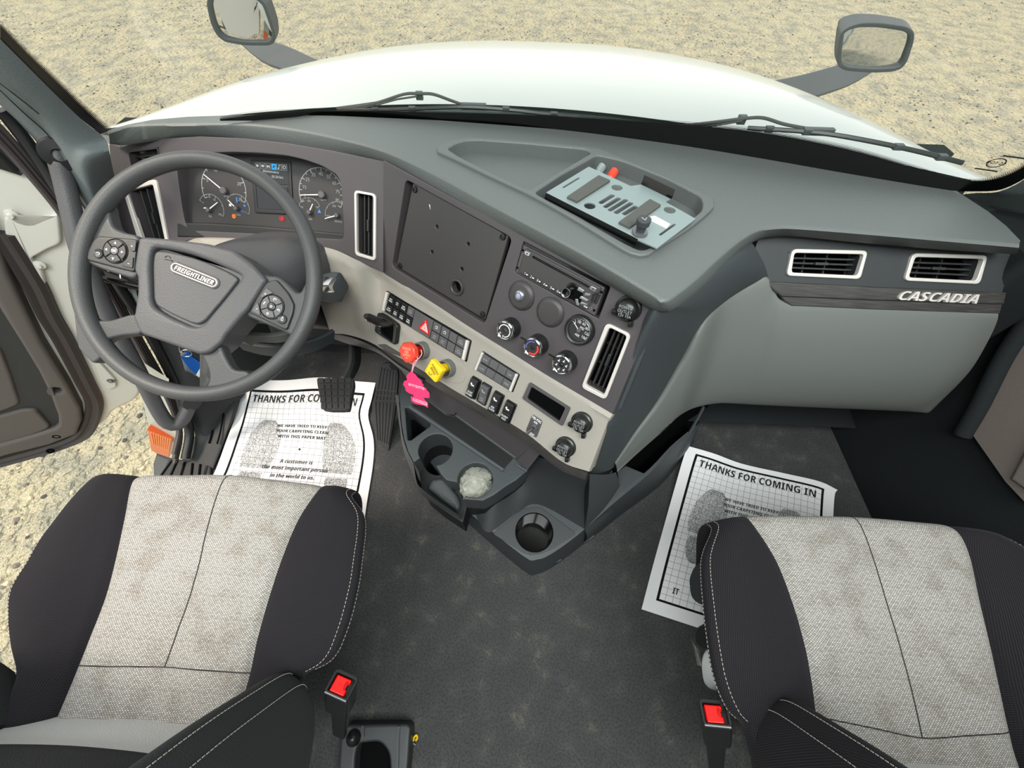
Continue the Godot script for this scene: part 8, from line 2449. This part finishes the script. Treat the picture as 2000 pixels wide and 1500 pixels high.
static func smooth3(q: PackedVector3Array, n: int, closed := false) -> PackedVector3Array:   # n points along a curve through q, even in length
	var dense := PackedVector3Array()
	var m := q.size()
	for i in (m if closed else m - 1):
		var a := q[(i + m - 1) % m] if closed or i > 0 else q[0] * 2.0 - q[1]
		var d := q[(i + 2) % m] if closed or i < m - 2 else q[m - 1] * 2.0 - q[m - 2]
		for k in 12: dense.append(cr(a, q[i], q[(i + 1) % m], d, k / 12.0))
	dense.append(q[0] if closed else q[m - 1])
	var len := PackedFloat32Array([0.0])
	for i in range(1, dense.size()): len.append(len[i - 1] + dense[i].distance_to(dense[i - 1]))
	var out := PackedVector3Array()
	var at := 0
	for i in n:
		var want: float = len[len.size() - 1] * i / (n if closed else n - 1)
		while at < len.size() - 2 and len[at + 1] < want: at += 1
		var span := maxf(len[at + 1] - len[at], 1e-9)
		out.append(dense[at].lerp(dense[at + 1], clampf((want - len[at]) / span, 0, 1)))
	return out
static func smooth2(q: PackedVector2Array, n: int, closed := true) -> PackedVector2Array:
	var a := PackedVector3Array()
	for k in q: a.append(Vector3(k.x, k.y, 0))
	var o := PackedVector2Array()
	for k in smooth3(a, n, closed): o.append(Vector2(k.x, k.y))
	return o
static func fit3(q: PackedVector3Array, per: int) -> PackedVector3Array:   # per steps between neighbours, so that curves keep their pairs
	var o := PackedVector3Array()
	var m := q.size()
	for i in m - 1:
		var a := q[i - 1] if i > 0 else q[0] * 2.0 - q[1]
		var d := q[i + 2] if i < m - 2 else q[m - 1] * 2.0 - q[m - 2]
		for k in per: o.append(cr(a, q[i], q[i + 1], d, float(k) / per))
	o.append(q[m - 1])
	return o
static func skin(rows: Array, per_row: int, per_col: int) -> Array:   # a smooth grid through a grid of control points
	var fine := []
	for r in rows: fine.append(fit3(r, per_col))
	var out := []
	var nc: int = fine[0].size()
	var cols := []
	for c in nc:
		var col := PackedVector3Array()
		for r in fine: col.append(r[c])
		cols.append(fit3(col, per_row))
	for r in cols[0].size():
		var row := PackedVector3Array()
		for c in nc: row.append(cols[c][r])
		out.append(row)
	return out
static func mixrow(a: PackedVector3Array, b: PackedVector3Array, w: float, off := Vector3()) -> PackedVector3Array:
	var o := PackedVector3Array()
	for i in a.size(): o.append(a[i].lerp(b[i], w) + off)
	return o
static func fr(o: Vector3, u: Vector3, v: Vector3) -> Transform3D:
	return Transform3D(Basis(u, v, u.cross(v)), o)
static func at2(p: Vector2, z := 0.0, turn := 0.0) -> Transform3D:
	return Transform3D(Basis(Vector3.BACK, turn), Vector3(p.x, p.y, z))

# ---------------------------------------------------------------- nodes
func sh(x := Transform3D()) -> Sh:
	var s := Sh.new()
	s.xf = x
	return s
func thing(called: String, label: String, category: String, x := Transform3D(), group := "") -> Node3D:
	var o := Node3D.new()
	o.name = called; add_child(o, true); o.transform = x
	return tag(o, label, category, group)
func tag(o: Node3D, label: String, category: String, group := "") -> Node3D:
	o.set_meta("label", label); o.set_meta("category", category)
	if group: o.set_meta("group", group)
	return o
func part(called: String, s: Sh, m: Material, parent: Node = self, x := Transform3D(), angle := 38.0) -> MeshInstance3D:
	return put(called, s.mesh(angle), m, parent, x)
func put(called: String, me: Mesh, m: Material, parent: Node = self, x := Transform3D()) -> MeshInstance3D:
	var o := MeshInstance3D.new()
	o.name = numbered(called, parent); o.mesh = me; o.material_override = m; o.transform = x
	parent.add_child(o, true)
	return o
func numbered(called: String, parent: Node) -> String:
	if not parent.has_node(NodePath(called)): return called
	var k := 1
	while parent.has_node(NodePath("%s_%03d" % [called, k])): k += 1
	return "%s_%03d" % [called, k]
func struct(called: String, s: Sh, m: Material, x := Transform3D(), angle := 38.0) -> MeshInstance3D:
	var o := part(called, s, m, self, x, angle)
	o.set_meta("kind", "structure")
	return o
func stuff(o: Node) -> Node:
	o.set_meta("kind", "stuff")
	return o
